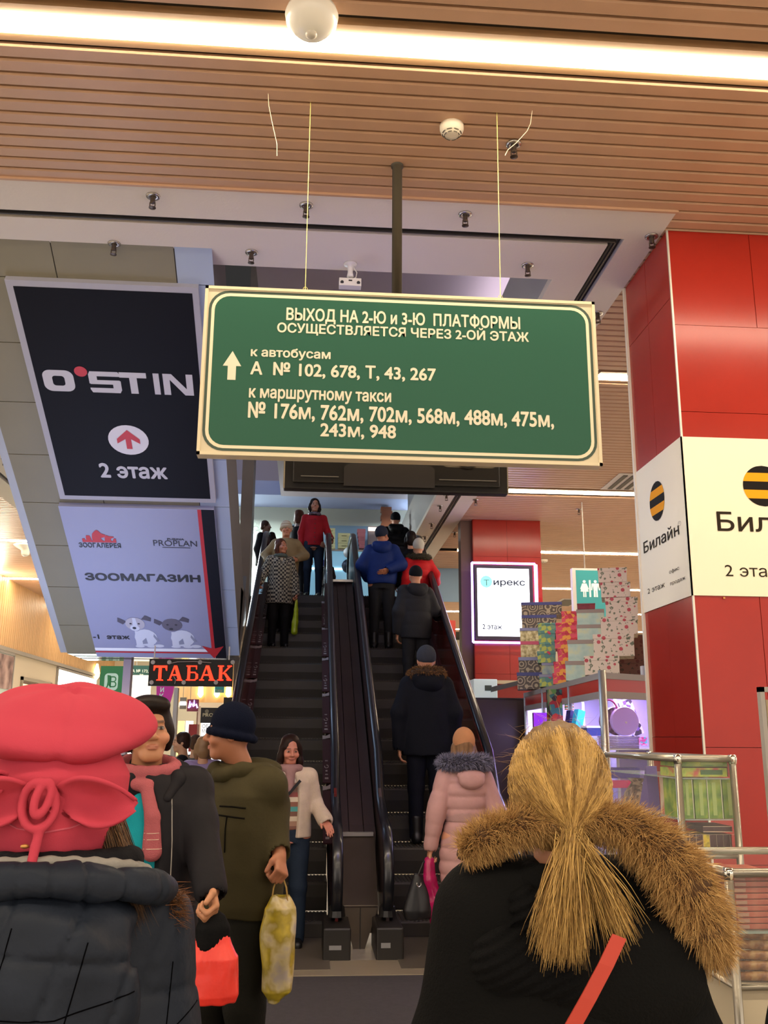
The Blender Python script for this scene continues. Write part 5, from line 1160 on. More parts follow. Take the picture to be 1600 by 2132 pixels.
t, a = bx('shop_sign', 'small grey lit shop sign left of the maroon one', 'sign', 374, 1476, 388, 1452, 18.4, mat('grey_film', '6a6258', .5), .1, 'board')
b2 = rect_y(375, 1468, 388, 1461, 18.4); MB().box(b2[0], 18.38, b2[1], b2[2], 18.4, b2[3]).make('lit_text', emit('white_led', 'e8f8ff', 4), t)
t, a = bx('yellow_panel', 'yellow lit panel at the far end of the passage', 'panel', 368, 1560, 384, 1501, 19.4, emit('yellow_panel', 'ffe68a', 1.0), .1)
bx('lit_shop', 'bright white shop front at the far end of the passage', 'shop', 384, 1560, 402, 1501, 19.5, emit('white_lightbox', 'f4f6fa', 1.15), .1)
t, a = bx('dark_column', 'dark red column carrying the maroon sign in the passage', 'column', 404, 1600, 411, 1482, 18.1, mat('dark_red_wood', '6a3a34', .5), .15, 'shaft')
bx('pale_wall', 'pale wall panel beside the black shop sign in the passage', 'wall panel', 409, 1560, 417, 1470, 18.0, mat('pale_pink_panel', 'd8c0b4', .6), .1)
bx('dark_unit', 'black shop unit right of the black shop sign against the escalator', 'unit', 465, 1480, 492, 1452, 16.8, M_black, .2)
for k, (ya_, yb_) in enumerate(((1535, 1508), (1565, 1540))):
    t, a = bx('red_box_stand', 'red square box of a shop stand, %s' % ['upper one', 'lower one'][k], 'stand', 392, ya_, 411, yb_, 14.6, mat('stand_red', 'b0201c', .4), .3, 'box')
    if k == 1: MB().cyl((a[0]+.07, 14.7, 0), (a[0]+.07, 14.7, a[1]+.3), .02, 8).make('pole', M_alu_flat, t)
from mathutils.bvhtree import BVHTree
# ================================================================ SURFACES GROWN FROM SMOOTH FIELDS
def nets(D, o, h):
    S = D < 0; c = S[:-1, :-1, :-1]; a_ = c.copy(); b_ = c.copy()
    offs = [(i, j, k) for i in (0, 1) for j in (0, 1) for k in (0, 1)]
    sl = lambda A, q: A[q[0]:A.shape[0]-1+q[0], q[1]:A.shape[1]-1+q[1], q[2]:A.shape[2]-1+q[2]]
    for q in offs[1:]:
        x = sl(S, q); a_ &= x; b_ |= x
    act = b_ & ~a_; idx = np.full(act.shape, -1, np.int32); I = np.argwhere(act); idx[act] = np.arange(len(I))
    val = {q: D[I[:, 0]+q[0], I[:, 1]+q[1], I[:, 2]+q[2]] for q in offs}
    pos = np.zeros((len(I), 3)); cnt = np.zeros(len(I))
    for p in offs:
        for ax in range(3):
            if p[ax]: continue
            q = list(p); q[ax] = 1; q = tuple(q); va, vb = val[p], val[q]; cr = (va < 0) != (vb < 0)
            t = np.where(cr, va/np.where(cr, va-vb, 1), 0)
            pt = np.tile(np.array(p, float), (len(I), 1)); pt[:, ax] += t
            pos += pt*cr[:, None]; cnt += cr
    V_ = (I+pos/np.maximum(cnt, 1)[:, None])*h+o
    F = []
    for ax in range(3):
        s0 = [slice(0, -1)]*3; s1 = [slice(0, -1)]*3; s0[ax] = slice(0, -1); s1[ax] = slice(1, None)
        n = [D.shape[i]-1 for i in range(3)]
        A = S[:n[0], :n[1], :n[2]]; sh = [slice(0, n[0]), slice(0, n[1]), slice(0, n[2])]; sh[ax] = slice(1, n[ax]+1); B = S[tuple(sh)]
        e = A != B; b1, b2 = [(1, 2), (2, 0), (0, 1)][ax]
        lo = [0, 0, 0]; lo[b1] = 1; lo[b2] = 1
        E = np.argwhere(e[lo[0]:, lo[1]:, lo[2]:])+np.array(lo)
        if not len(E): continue
        d1 = np.zeros(3, int); d1[b1] = 1; d2 = np.zeros(3, int); d2[b2] = 1
        g = lambda Q: idx[Q[:, 0], Q[:, 1], Q[:, 2]]
        f = np.stack([g(E-d1-d2), g(E-d2), g(E), g(E-d1)], 1); fl = A[E[:, 0], E[:, 1], E[:, 2]]
        f[~fl] = f[~fl][:, ::-1]; F.append(f[(f >= 0).all(1)])
    return V_, np.concatenate(F) if F else np.zeros((0, 4), int)
class SDF:
    def __init__(s, k=.02): s.p = []; s.k = k; s.post = []
    def _a(s, fn, lo, hi, mode='u', k=None): s.p.append((fn, np.array(lo, float), np.array(hi, float), mode, s.k if k is None else k)); return s
    def cone(s, a, b, ra, rb, mode='u', k=None):
        a, b = np.array(a, float), np.array(b, float); d = b-a; dd = d@d+1e-9; r = max(ra, rb)
        def fn(X, Y, Z):
            t = np.clip(((X-a[0])*d[0]+(Y-a[1])*d[1]+(Z-a[2])*d[2])/dd, 0, 1)
            return np.sqrt((X-a[0]-t*d[0])**2+(Y-a[1]-t*d[1])**2+(Z-a[2]-t*d[2])**2)-(ra+(rb-ra)*t)
        return s._a(fn, np.minimum(a, b)-r, np.maximum(a, b)+r, mode, k)
    def path(s, pts, rs, mode='u', k=None):
        for i in range(len(pts)-1): s.cone(pts[i], pts[i+1], rs[i], rs[i+1], mode, k)
        return s
    def ell(s, c, r, mode='u', k=None, M=None):
        c, r = np.array(c, float), np.array(r, float)
        def fn(X, Y, Z):
            x, y, z = X-c[0], Y-c[1], Z-c[2]
            if M is not None: x, y, z = M[0, 0]*x+M[1, 0]*y+M[2, 0]*z, M[0, 1]*x+M[1, 1]*y+M[2, 1]*z, M[0, 2]*x+M[1, 2]*y+M[2, 2]*z
            q = np.sqrt((x/r[0])**2+(y/r[1])**2+(z/r[2])**2)+1e-9; L_ = np.sqrt(x*x+y*y+z*z)
            return np.maximum(L_*(1-1/q), (q-1)*r.min()) if r.max() < r.min()*1.6 else (q-1)*q/(np.sqrt((x/r[0]**2)**2+(y/r[1]**2)**2+(z/r[2]**2)**2)+1e-9)
        R_ = r.max() if M is not None else r
        return s._a(fn, c-R_, c+R_, mode, k)
    def loft(s, rows, mode='u', k=None, quilt=None, e=2.0):
        """rows: (z, rx, ry[, cy[, cx]]) from bottom to top"""
        A = np.array([list(r)+[0]*(5-len(r)) for r in rows], float); z0, z1 = A[0, 0], A[-1, 0]; R = A[:, 1:3].max()
        def fn(X, Y, Z):
            zz = np.clip(Z, z0, z1); f = lambda i: np.interp(zz[0, 0, :] if zz.ndim == 3 else zz, A[:, 0], A[:, i])
            rx, ry, cy, cx = f(1), f(2), f(3), f(4)
            if quilt:
                b = quilt[0]*(np.abs(np.sin(math.pi*(zz[0, 0, :]-z0)/quilt[1])))**.6-quilt[0]; rx = rx+b; ry = ry+b
            x, y = X-cx, Y-cy; q = (np.abs(x/rx)**e+np.abs(y/ry)**e)**(1/e)+1e-9; L_ = np.sqrt(x*x+y*y)
            return np.maximum(L_*(1-1/q), np.maximum(z0-Z, Z-z1))
        cx, cy = A[:, 4], A[:, 3]
        return s._a(fn, (cx.min()-R, cy.min()-R, z0), (cx.max()+R, cy.max()+R, z1), mode, k)
    def mesh(s, h):
        lo = np.min([p[1] for p in s.p if p[3] == 'u'], 0)-3*h-.01; hi = np.max([p[2] for p in s.p if p[3] == 'u'], 0)+3*h+.01
        n = np.ceil((hi-lo)/h).astype(int)+1; D = np.full(n, .2, np.float32)
        ax = [lo[i]+h*np.arange(n[i]) for i in range(3)]
        for fn, a, b, mode, k in s.p:
            pad = k+2.5*h if mode == 'u' else k+1.5*h
            i0 = np.clip(np.floor((a-pad-lo)/h).astype(int), 0, n); i1 = np.clip(np.ceil((b+pad-lo)/h).astype(int)+1, 0, n)
            if (i1 <= i0).any(): continue
            sl = tuple(slice(i0[i], i1[i]) for i in range(3))
            d = fn(ax[0][sl[0]][:, None, None], ax[1][sl[1]][None, :, None], ax[2][sl[2]][None, None, :]+0*ax[0][sl[0]][:, None, None]*0)
            o = D[sl]
            if mode == 'u': hh = np.clip(.5+.5*(o-d)/k, 0, 1); D[sl] = o*(1-hh)+d*hh-k*hh*(1-hh)
            elif mode == 'i': D[sl] = np.maximum(o, d)
            else: d = -d; hh = np.clip(.5-.5*(o-d)/k, 0, 1); D[sl] = o*(1-hh)+d*hh+k*hh*(1-hh)
        if s.post:
            X, Y, Z = np.meshgrid(*ax, indexing='ij', sparse=True)
            for f in s.post: D = D+f(X, Y, Z).astype(np.float32)
        for i in range(3):      # close at the border
            sl = [slice(None)]*3; sl[i] = 0; D[tuple(sl)] = .1; sl[i] = -1; D[tuple(sl)] = .1
        return nets(D, lo, h)
def mesh_obj(name, V_, F, m, parent=None, color=None, smooth=True, label=None):
    me = bpy.data.meshes.new(name); nF = len(F); fs = F.shape[1]
    me.vertices.add(len(V_)); me.vertices.foreach_set('co', np.asarray(V_, np.float32).ravel())
    me.loops.add(nF*fs); me.loops.foreach_set('vertex_index', np.asarray(F, np.int32).ravel())
    me.polygons.add(nF); me.polygons.foreach_set('loop_start', np.arange(0, nF*fs, fs, dtype=np.int32)); me.polygons.foreach_set('loop_total', np.full(nF, fs, np.int32))
    if smooth: me.polygons.foreach_set('use_smooth', np.ones(nF, bool))
    me.update(); me.validate()
    if color is not None:
        at_ = me.color_attributes.new('tint', 'FLOAT_COLOR', 'POINT'); at_.data.foreach_set('color', np.asarray(color, np.float32).ravel())
    if m: me.materials.append(m)
    o = bpy.data.objects.new(name, me); COL.objects.link(o)
    if parent: o.parent = parent
    if label: o['label'] = label
    return o
def wrinkle(amp, f=9, seed=0):
    rs = np.random.RandomState(seed); K = rs.normal(size=(5, 3))*f*np.array([1, 1, .8]); ph = rs.uniform(0, 6.28, 5)
    return lambda X, Y, Z: amp*sum(np.sin(K[i, 0]*X+K[i, 1]*Y+K[i, 2]*Z+ph[i]) for i in range(5))/2.5
def strands(name, roots, dirs, length, r, m, parent, seg=5, droop=.0, jitter=.25, wave=0, seed=1, end=None, kind='stuff', label=None):
    rs = np.random.RandomState(seed); N = len(roots); R = np.asarray(roots, float); d = np.asarray(dirs, float)
    d = d+rs.normal(size=(N, 3))*jitter; d /= np.linalg.norm(d, axis=1)[:, None]+1e-9
    L_ = np.asarray(length)*np.ones(N)*rs.uniform(.7, 1.2, N); P = [R]
    for i in range(seg):
        st = (L_/seg)[:, None]; d = d+np.array([0, 0, -droop/seg])+rs.normal(size=(N, 3))*wave; d /= np.linalg.norm(d, axis=1)[:, None]; P.append(P[-1]+d*st)
    if end is not None:
        for i in range(seg+1): t = i/seg; P[i] = P[i]*(1-t**1.3)+end*t**1.3
    P = np.stack(P, 1); T = np.gradient(P, axis=1); T /= np.linalg.norm(T, axis=2)[:, :, None]+1e-9
    a = rs.normal(size=(N, 1, 3)); x = np.cross(T, a+0*T); x /= np.linalg.norm(x, axis=2)[:, :, None]+1e-9; y = np.cross(T, x)
    rad = r*(1-np.linspace(0, 1, seg+1)**2*.85)[None, :, None]; V_ = []
    for k in range(3): q = 2*math.pi*k/3; V_.append(P+rad*(math.cos(q)*x+math.sin(q)*y))
    V_ = np.stack(V_, 2).reshape(-1, 3); b = (np.arange(N)*(seg+1)*3)[:, None, None]; i = (np.arange(seg)*3)[None, :, None]; k = np.arange(3)[None, None, :]; k2 = (k+1) % 3
    F = np.stack([b+i+k, b+i+k2, b+i+3+k2, b+i+3+k], 3).reshape(-1, 4)
    t_ = np.repeat(rs.uniform(0, 1, N), (seg+1)*3); o = mesh_obj(name, V_, F, m, parent, np.stack([t_, t_, t_, np.ones_like(t_)], 1), label=label); o['kind'] = 'stuff'; return o
def strand_mat(name, c1, c2, rough=.42):
    if name in MATS: return MATS[name]
    m = mat(name, c1, rough, spec=.3); nt = m.node_tree; b = nt.nodes['Principled BSDF']; a = nt.nodes.new('ShaderNodeAttribute'); a.attribute_name = 'tint'
    r = nt.nodes.new('ShaderNodeValToRGB'); r.color_ramp.elements[0].color = (*lin(c1), 1); r.color_ramp.elements[1].color = (*lin(c2), 1)
    nt.links.new(a.outputs['Fac'], r.inputs[0]); nt.links.new(r.outputs[0], b.inputs['Base Color']); return m

# ---------------------------------------------------------------- skin with painted features
def skin_mat(name, col):
    if name in MATS: return MATS[name]
    m = mat(name, col, .5); nt = m.node_tree; b = nt.nodes['Principled BSDF']
    a = nt.nodes.new('ShaderNodeAttribute'); a.attribute_name = 'tint'; nt.links.new(a.outputs['Color'], b.inputs['Base Color'])
    b.inputs['Subsurface Weight'].default_value = .08; b.inputs['Subsurface Radius'].default_value = (.02, .01, .006)
    return m
def rotz(a): c, s = math.cos(a), math.sin(a); return np.array([[c, -s, 0], [s, c, 0], [0, 0, 1.]])
def rotx(a): c, s = math.cos(a), math.sin(a); return np.array([[1, 0, 0], [0, c, -s], [0, s, c]])
def roty(a): c, s = math.cos(a), math.sin(a); return np.array([[c, 0, s], [0, 1, 0], [-s, 0, c]])
J0 = dict(head=(0, -.015, 1.53), neck=(0, .01, 1.385), sL=(.150, 0, 1.325), sR=(-.150, 0, 1.325), eL=(.205, .02, 1.06), eR=(-.205, .02, 1.06), wL=(.225, -.04, .82), wR=(-.225, -.04, .82),
          hL=(.085, 0, .86), hR=(-.085, 0, .86), kL=(.09, -.015, .46), kR=(-.09, -.015, .46), aL=(.095, .02, .09), aR=(-.095, .02, .09))
class Person:
    def __init__(s, label, pos, h, yaw=0, pose=None, hyaw=0, hpitch=0, hroll=0, skin='c48a6a', vox=.008, wide=1.0, group=None, curl=.5, palms=None, fem=True, ears=True):
        s.S = h/1.65; s.J = {k: np.array(v, float) for k, v in J0.items()}
        for k, v in (pose or {}).items(): s.J[k] = np.array(v, float)
        s.wide = wide; s.HR = rotz(math.radians(hyaw))@rotx(math.radians(hpitch))@roty(math.radians(hroll)); s.vox = vox; s.pos = pos; s.yaw = yaw
        J = s.J; b = SDF(.018)
        b.loft([(.80, .15, .11), (.95, .15, .105), (1.08, .128, .095), (1.22, .15, .105), (1.31, .155, .09), (1.37, .08, .065)], k=.03)
        b.cone(J['neck']+np.array([0, .01, -.03]), J['head']+s.HR@np.array([0, .02, -.06]), .056, .052, k=.03)
        for q in 'LR':
            b.path([J['s'+q], J['e'+q], J['w'+q]], [.048, .037, .026]); b.path([J['h'+q], J['k'+q], J['a'+q]], [.085, .055, .038])
            f = J['a'+q]; b.path([f+np.array([0, .03, -.06]), f+np.array([0, -.13, -.065])], [.03, .026])
            b.cone((J['h'+q]+J['hL'])/2, J['h'+q], .1, .09)
            s.hand(b, q, curl if not isinstance(curl, dict) else curl.get(q, .5), (palms or {}).get(q))
        hc = J['head']; H_ = lambda p: hc+s.HR@np.array(p, float)
        b.ell(H_((0, .012, .02)), (.071, .088, .096), M=s.HR); b.ell(H_((0, -.02, -.042)), (.054, .062, .066), M=s.HR, k=.03)
        b.cone(H_((-.018, -.058, -.088)), H_((.018, -.058, -.088)), .02, .02, k=.025)
        b.cone(H_((0, -.080, .018)), H_((0, -.103, -.022)), .007, .0115, k=.010); b.cone(H_((-.012, -.092, -.027)), H_((.012, -.092, -.027)), .008, .008, k=.008)
        b.cone(H_((-.035, -.073, .026)), H_((.035, -.073, .026)), .010, .010, k=.014)
        for q in (1, -1):
            b.ell(H_((q*.031, -.088, .008)), (.015, .013, .010), 's', .010, M=s.HR); b.ell(H_((q*.031, -.071, .006)), (.0135, .0125, .0115), k=.003, M=s.HR)
            b.ell(H_((q*.040, -.062, -.030)), (.024, .022, .022), k=.02, M=s.HR); ears and b.ell(H_((q*.073, .012, -.005)), (.010, .019, .031), k=.006, M=s.HR)
        b.ell(H_((0, -.083, -.054)), (.022, .009, .0045), k=.004, M=s.HR); b.ell(H_((0, -.082, -.063)), (.019, .009, .005), k=.004, M=s.HR)
        V_, F = b.mesh(vox/s.S*1.0)
        L_ = (V_-hc)@s.HR; c = np.tile(np.array([*lin(skin), 1.]), (len(V_), 1))
        def paint(cx, cy, cz, rx, rz, col, a=1, fy=-.05):
            for q in ((1, -1) if cx else (1,)):
                d = ((L_[:, 0]-q*cx)/rx)**2+((L_[:, 2]-cz)/rz)**2; w = np.clip((1.25-d)*3, 0, 1)*(L_[:, 1] < fy)*a
                c[:, :3] = c[:, :3]*(1-w[:, None])+np.array(lin(col))*w[:, None]
        paint(0, 0, -.058, .024, .010, '9c5048', .5); paint(.031, 0, .028, .019, .0045, '3a2418', .8); paint(.031, 0, .006, .0135, .007, '2a1a14', .85); paint(.031, 0, .006, .013, .0035, 'cabfb4', .5); paint(.031, 0, .006, .0055, .0055, '1c120e', 1)
        paint(.04, 0, -.03, .02, .018, 'c8705a', .22)
        s.root = mesh_obj('person', V_*s.S, F, skin_mat('skin', 'c48a6a'), None, c); s.root.location = [float(v) for v in pos]; s.root.rotation_euler = (0, 0, math.radians(yaw))
        props(s.root, label, 'person', group)
    def hand(s, b, q, curl, palm):
        w = s.J['w'+q]; d = w-s.J['e'+q]; d = d/np.linalg.norm(d); sg = 1 if q == 'L' else -1
        n = np.array(palm, float) if palm is not None else np.array([-sg, 0, 0.]); n = n-(n@d)*d; n /= np.linalg.norm(n)      # palm faces n
        l = np.cross(d, n)*sg; l = -l      # towards the thumb
        if palm is None and l[1] > 0: l = -l
        p0 = w+d*.02; pe = w+d*.085
        b.cone(w-d*.01, p0, .026, .026)
        for i in range(4):
            t = (i-1.5)*.019; kn = pe+l*-t; b.cone(p0+l*-t*.55, kn, .0145, .0115, k=.010)
            L3 = [.040, .046, .042, .033][i]; a = 0; p = kn; rr = [.0098, .0088, .0078, .0070]
            for j in range(3):
                a += curl*[.9, 1.3, .9][j]; q2_ = p+(d*math.cos(a)+n*math.sin(a))*L3*[1, .65, .5][j]; b.cone(p, q2_, rr[j], rr[j+1], k=.003); p = q2_
        t0 = p0+l*.022; t1 = t0+(d*.75+l*.65+n*.15)*.038; t2 = t1+(d*.95+l*.15+n*(.3+.5*curl))*.034; b.path([t0, t1, t2], [.0145, .011, .009], k=.008)
    def add(s, name, sdf, m, vox=None, label=None):
        V_, F = sdf.mesh((vox or s.vox*1.25)/s.S); s.last = (V_, F); return mesh_obj(name, V_*s.S, F, m, s.root, label=label)
    def seams(s, name, lines, m, side=1, r=.0022, surf=None, parent=None, n=14, lift=.0005):
        """thin tubes laid on the last garment: each line is a list of (x, z), dropped on the surface from the back (side 1) or front (-1)"""
        V_, F = surf or s.last; bv = BVHTree.FromPolygons([tuple(v) for v in V_], [tuple(int(i) for i in f) for f in F]); mb = MB()
        for ln in lines:
            P = np.array(ln, float); t = np.linspace(0, len(P)-1, n); pts = []
            for q in t:
                i = min(int(q), len(P)-2); x, z = P[i]+(P[i+1]-P[i])*(q-i); h_ = bv.ray_cast(Vector((x, side*1.0, z)), Vector((0, -side, 0)))[0]
                if h_ is not None: pts.append((h_.x*s.S, (h_.y+side*lift)*s.S, h_.z*s.S))
            if len(pts) > 1: mb.tube(pts, r, 5)
        o = mb.make(name, m, None); o.parent = parent or s.root; return o
    # ---- clothing
    def coat(s, m, rows, sleeve=(.075, .068, .055), quilt=None, k=.03, name='coat', wr=.006, seed=0, cuff=.01, hood=None, sq=None, shoulders=True, extra=None, vox=None, wf=11):
        c = SDF(k); J = s.J; c.loft(rows, quilt=quilt)
        for q in 'LR':
            d = J['w'+q]-J['e'+q]; d = d/np.linalg.norm(d); w = J['w'+q]-d*.0+d*cuff; S_ = J['s'+q]+np.array([0, 0, -.01])
            c.cone(S_*np.array([.45, 1, 1])+np.array([0, 0, .02]), S_, sleeve[0]*.85, sleeve[0]*.92)
            if sq:
                for a, b_, ra, rb in ((S_, J['e'+q], sleeve[0], sleeve[1]), (J['e'+q], w, sleeve[1], sleeve[2])):
                    n = max(2, int(np.linalg.norm(b_-a)/sq)); 
                    for i in range(n): t = (i+.5)/n; e = (b_-a)/n*.18; p = a+(b_-a)*t; r = ra+(rb-ra)*t; c.cone(p-e, p+e, r, r, k=.012)
                    c.cone(a, b_, ra*.82, rb*.82)
            else: c.path([S_, J['e'+q], w], list(sleeve))
            c.cone(w+d*.012, w+d*.05, sleeve[2]*.7, sleeve[2]*.7, 's', .004)
        if extra: extra(c)
        if wr: c.post.append(wrinkle(wr, wf, seed))
        return s.add(name, c, m, vox)
    def trousers(s, m, r=(.10, .072, .055), mb=None, bottom=.07, name='trousers'):
        c = SDF(.03); J = s.J
        for q in 'LR':
            c.path([J['h'+q], J['k'+q], J['a'+q]+np.array([0, 0, bottom-.09])], list(r))
        c.loft([(.80, .15, .115), (.90, .155, .12), (1.0, .14, .11)]); c.post.append(wrinkle(.004, 14, 3))
        s.add(name, c, m, .012)
        if mb:
            for q in 'LR':
                f = J['a'+q]; c = SDF(.025); c.path([f+np.array([0, .03, -.045]), f+np.array([0, -.13, -.05])], [.042, .036]); c.cone(f+np.array([0, 0, .12]), f+np.array([0, .01, -.03]), .055, .048)
                c._a(lambda X, Y, Z: .003-Z+0*X+0*Y, (-1, -1, -1), (1, 1, .3), 'i'); s.add('boot', c, mb, .01)
    def skirt_of(s): pass
    def headpart(s, name, fn, m, vox=None, k=.015):
        c = SDF(k); hc = s.J['head']; fn(c, lambda p: hc+s.HR@np.array(p, float), s.HR); return s.add(name, c, m, vox)
    def hair(s, m, kind='short', length=.2, vox=None):
        def f(c, H_, M):
            c.ell(H_((0, .022, .030)), (.083, .094, .100), M=M)
            if kind == 'short': c.ell(H_((0, .055, -.02)), (.072, .055, .06), M=M)
            if kind == 'full':
                c.ell(H_((0, .055, -.03)), (.078, .055, .075), M=M)
                for q in (1, -1): c.ell(H_((q*.068, .02, -.015)), (.026, .045, .062), M=M)
                c.ell(H_((0, -.03, .085)), (.072, .06, .04), M=M)
            if kind == 'bob':
                for q in (1, -1): c.path([H_((q*.068, .01, .01)), H_((q*.078, .01, -.06)), H_((q*.07, -.005, -.12))], [.03, .032, .022])
                c.ell(H_((0, .06, -.05)), (.075, .05, .085), M=M)
            if kind == 'long':
                for q in (1, -1): c.path([H_((q*.064, .0, .02)), H_((q*.082, -.01, -.08)), H_((q*.088, -.035, -.19)), H_((q*.095, -.04, -.30))], [.032, .03, .028, .010])
                c.ell(H_((0, .06, -.09)), (.08, .05, .14), M=M)
            # the face stays free
            c.ell(H_((0, -.10, -.045)), (.062, .075, .088), 's', .012, M=M)
            if kind == 'short':
                for q in (1, -1): c.ell(H_((q*.09, -.01, -.04)), (.03, .03, .045), 's', .008, M=M)
            c.post.append(wrinkle(.003, 40, 5))
        return s.headpart('hair', f, m, vox)
    def beanie(s, m, top=.0, low=.01, rib=True, name='knit_cap', tilt=0):
        def f(c, H_, M):
            c.ell(H_((0, .016, .040+top/2)), (.087, .100, .100+top/2), M=M); 
            c.ell(H_((0, -.06, -.115+low)), (.20, .20, .115), 's', .01, M=M)
            if rib:
                pts = [H_((.080*math.cos(a), .012+.096*math.sin(a), .012+low+.018*math.sin(a)*-1)) for a in np.linspace(0, 2*math.pi, 17)]; c.path(pts, [.016]*17, k=.01)
        return s.headpart(name, f, m)
    def hood_down(s, m, w=.13, z=1.37, y=.13, d=.09, hgt=.10, name='hood'):
        c = SDF(.03); c.ell((0, y-.02, z), (w, d, hgt)); c.path([(-w*.95, .02, z+.02), (-w*.7, y-.01, z+.045), (w*.7, y-.01, z+.045), (w*.95, .02, z+.02)], [.03, .04, .04, .03]); c.ell((0, y-.07, z+.09), (w*.62, .09, .06), 's', .02)
        c.post.append(wrinkle(.004, 14, 2)); return s.add(name, c, m)
    def fur_ring(s, m, pts, r, n=1500, length=.04, sr=.0012, seed=0, name='fur_trim', lj=.35, base=None):
        c = SDF(.02); c.path(pts, [r]*len(pts)); o = s.add(name, c, base or m)
        rs = np.random.RandomState(seed); P = np.array(pts, float); t = rs.uniform(0, len(P)-1.001, n); i = t.astype(int); f = (t-i)[:, None]; Q = P[i]*(1-f)+P[i+1]*f; T = P[i+1]-P[i]; T /= np.linalg.norm(T, axis=1)[:, None]
        v = rs.normal(size=(n, 3)); v -= (v*T).sum(1)[:, None]*T; v /= np.linalg.norm(v, axis=1)[:, None]
        strands('fur_hair', (Q+v*r*.85)*s.S, v+T*.4, length*s.S, sr*s.S*1.6, m, o, seg=3, droop=.3, jitter=lj, seed=seed); return o
def dist_at(px, py, Y): p = at(px, py, Y=Y); return p
def stand(px, ytop, Y, z=0):
    p = at(px, ytop, Y=Y); return (p[0], Y, z), p[2]-z
def ride(px, ytop, target):
    best = None
    for k in range(-5, 15):
        Y = NY0+(k+.62)*RUN; z = NZ0+k*RISE-.006
        if z > UF-.05: z = UF-.02; Y = max(Y, 15.3)
        if k <= -6: z = .022
        hgt = at(px, ytop, Y=Y)[2]-z
        if best is None or abs(hgt-target) < abs(best[1]-target): best = ((at(px, ytop, Y=Y)[0], Y, z), hgt)
    return best
# ================================================================ THE PEOPLE
def cloth(name, col='808080', rough=.75, bump=.25, bs=90, var=.08, vs=14, **k): return mat(name, col, rough, bump=bump, bscale=bs, var=var, vscale=vs, spec=.12, **k)
HB = mat('hair_black_brown', '1c1310', .45, spec=.12, var=.3, vscale=60, stretch=(1, 1, .15)); HD = mat('hair_dark_brown', '33211a', .45, spec=.12, var=.3, vscale=60, stretch=(1, 1, .15))
HM = mat('hair_mid_brown', '5a4030', .5, spec=.12, var=.3, vscale=60, stretch=(1, 1, .15)); HA = mat('hair_auburn', '4a2a20', .45, spec=.12, var=.3, vscale=60, stretch=(1, 1, .15))
HD2 = mat('hair_deep_brown', '22140f', .4, spec=.12, var=.3, vscale=60, stretch=(1, 1, .15)); JN = cloth('blue_jeans', '1e2836'); BKT = cloth('black_trousers', '141315'); BT = mat('black_boot', '100f10', .4); DKT = cloth('dark_grey_trousers', '232326')

# ---- 1 woman in the pink hat, seen from behind
P1 = (at(128, 1600, Y=1.66)[0], 1.66, 0)
p = Person('woman in pink fleece hat and navy quilted hooded coat at the left, from behind', P1, 1.66, 180+6, dict(sL=(.135, 0, 1.30), sR=(-.135, 0, 1.30), eL=(.185, .0, 1.04), eR=(-.185, .0, 1.04)), ears=False)
NV = cloth('navy_quilted_cloth', '20252f', .45, .25, 45, var=.15); PKH = cloth('pink_fleece', 'b43e4e', .95, .12, 600, var=.05, vs=5); DS = mat('dark_stitch', '050507', 1, spec=.02)
def quiltgroove(c, amp=.007, px=.115, pz=.125, w=.12, sx=.35, sz=-.12, ox=.02, oz=.03):
    c.post.append(lambda X, Y, Z: amp*(np.exp(-(np.sin(math.pi*(X+sx*(Z-1.2)+ox)/px)/w)**2)+np.exp(-(np.sin(math.pi*(Z+sz*X+oz)/pz)/w)**2)))
def quilt_ex(c): quiltgroove(c, .006, .13, .14)
p.coat(NV, [(.60, .26, .20), (.80, .25, .19), (1.0, .245, .18), (1.15, .215, .17), (1.25, .185, .15), (1.32, .145, .12), (1.38, .11, .095)], (.085, .082, .068), wr=.010, seed=3, vox=.009, k=.05, wf=12, extra=quilt_ex); p.seams('coat_seam', [[(-.24, 1.18), (-.15, 1.12), (-.22, 1.02), (-.12, .95)], [(-.20, 1.25), (-.19, 1.05), (-.20, .85)], [(.2, 1.2), (.1, 1.0), (.2, .9)]], DS, 1, .0011, n=40, lift=.0002)
c = SDF(.04); c.ell((.02, .15, 1.215), (.185, .085, .15)); c.ell((0, .09, 1.325), (.155, .11, .05)); quiltgroove(c, .008, .10, .12, .13); c.post.append(wrinkle(.007, 22, 8)); c.post.append(wrinkle(.0025, 60, 18))
hd = p.add('hood', c, NV, .0065)
p.seams('hood_seam', [[(-.085, 1.31), (-.06, 1.2), (-.055, 1.1)], [(.02, 1.33), (.04, 1.2), (.05, 1.07)], [(.13, 1.31), (.14, 1.2), (.13, 1.1)], [(-.15, 1.235), (-.05, 1.215), (.05, 1.22), (.17, 1.24)], [(-.12, 1.125), (0, 1.11), (.13, 1.13)]], DS, 1, .0011, n=40, lift=.0002)
c = SDF(.02); P_ = [(.168*math.cos(a), .06+.115*math.sin(a), 1.355+.030*math.sin(a)) for a in np.linspace(-.2, math.pi+.2, 16)]; c.path(P_, [.022]*16); c.post.append(wrinkle(.004, 34, 1)); c.post.append(wrinkle(.0022, 75, 5)); c.post.append(lambda X, Y, Z: .005*np.exp(-(np.sin(np.arctan2(Y-.05, X)*9)/.22)**2)); p.add('hood_rim', c, NV, .005)
c = SDF(.01); P_ = [(.150*math.cos(a), .055+.103*math.sin(a), 1.380+.028*math.sin(a)) for a in np.linspace(-.1, math.pi+.1, 16)]; c.path(P_, [.010]*16); p.add('grey_hood_lining', c, cloth('grey_lining', '827e78', .6), .005, label='pale grey lining strip of the hood')
c = SDF(.01); P_ = [(.125*math.cos(a), .048+.095*math.sin(a), 1.40) for a in np.linspace(0, math.pi, 12)]; c.path(P_, [.022]*12); p.add('collar', c, cloth('black_collar', '0c0c11'), .008)
hc = p.J['head']
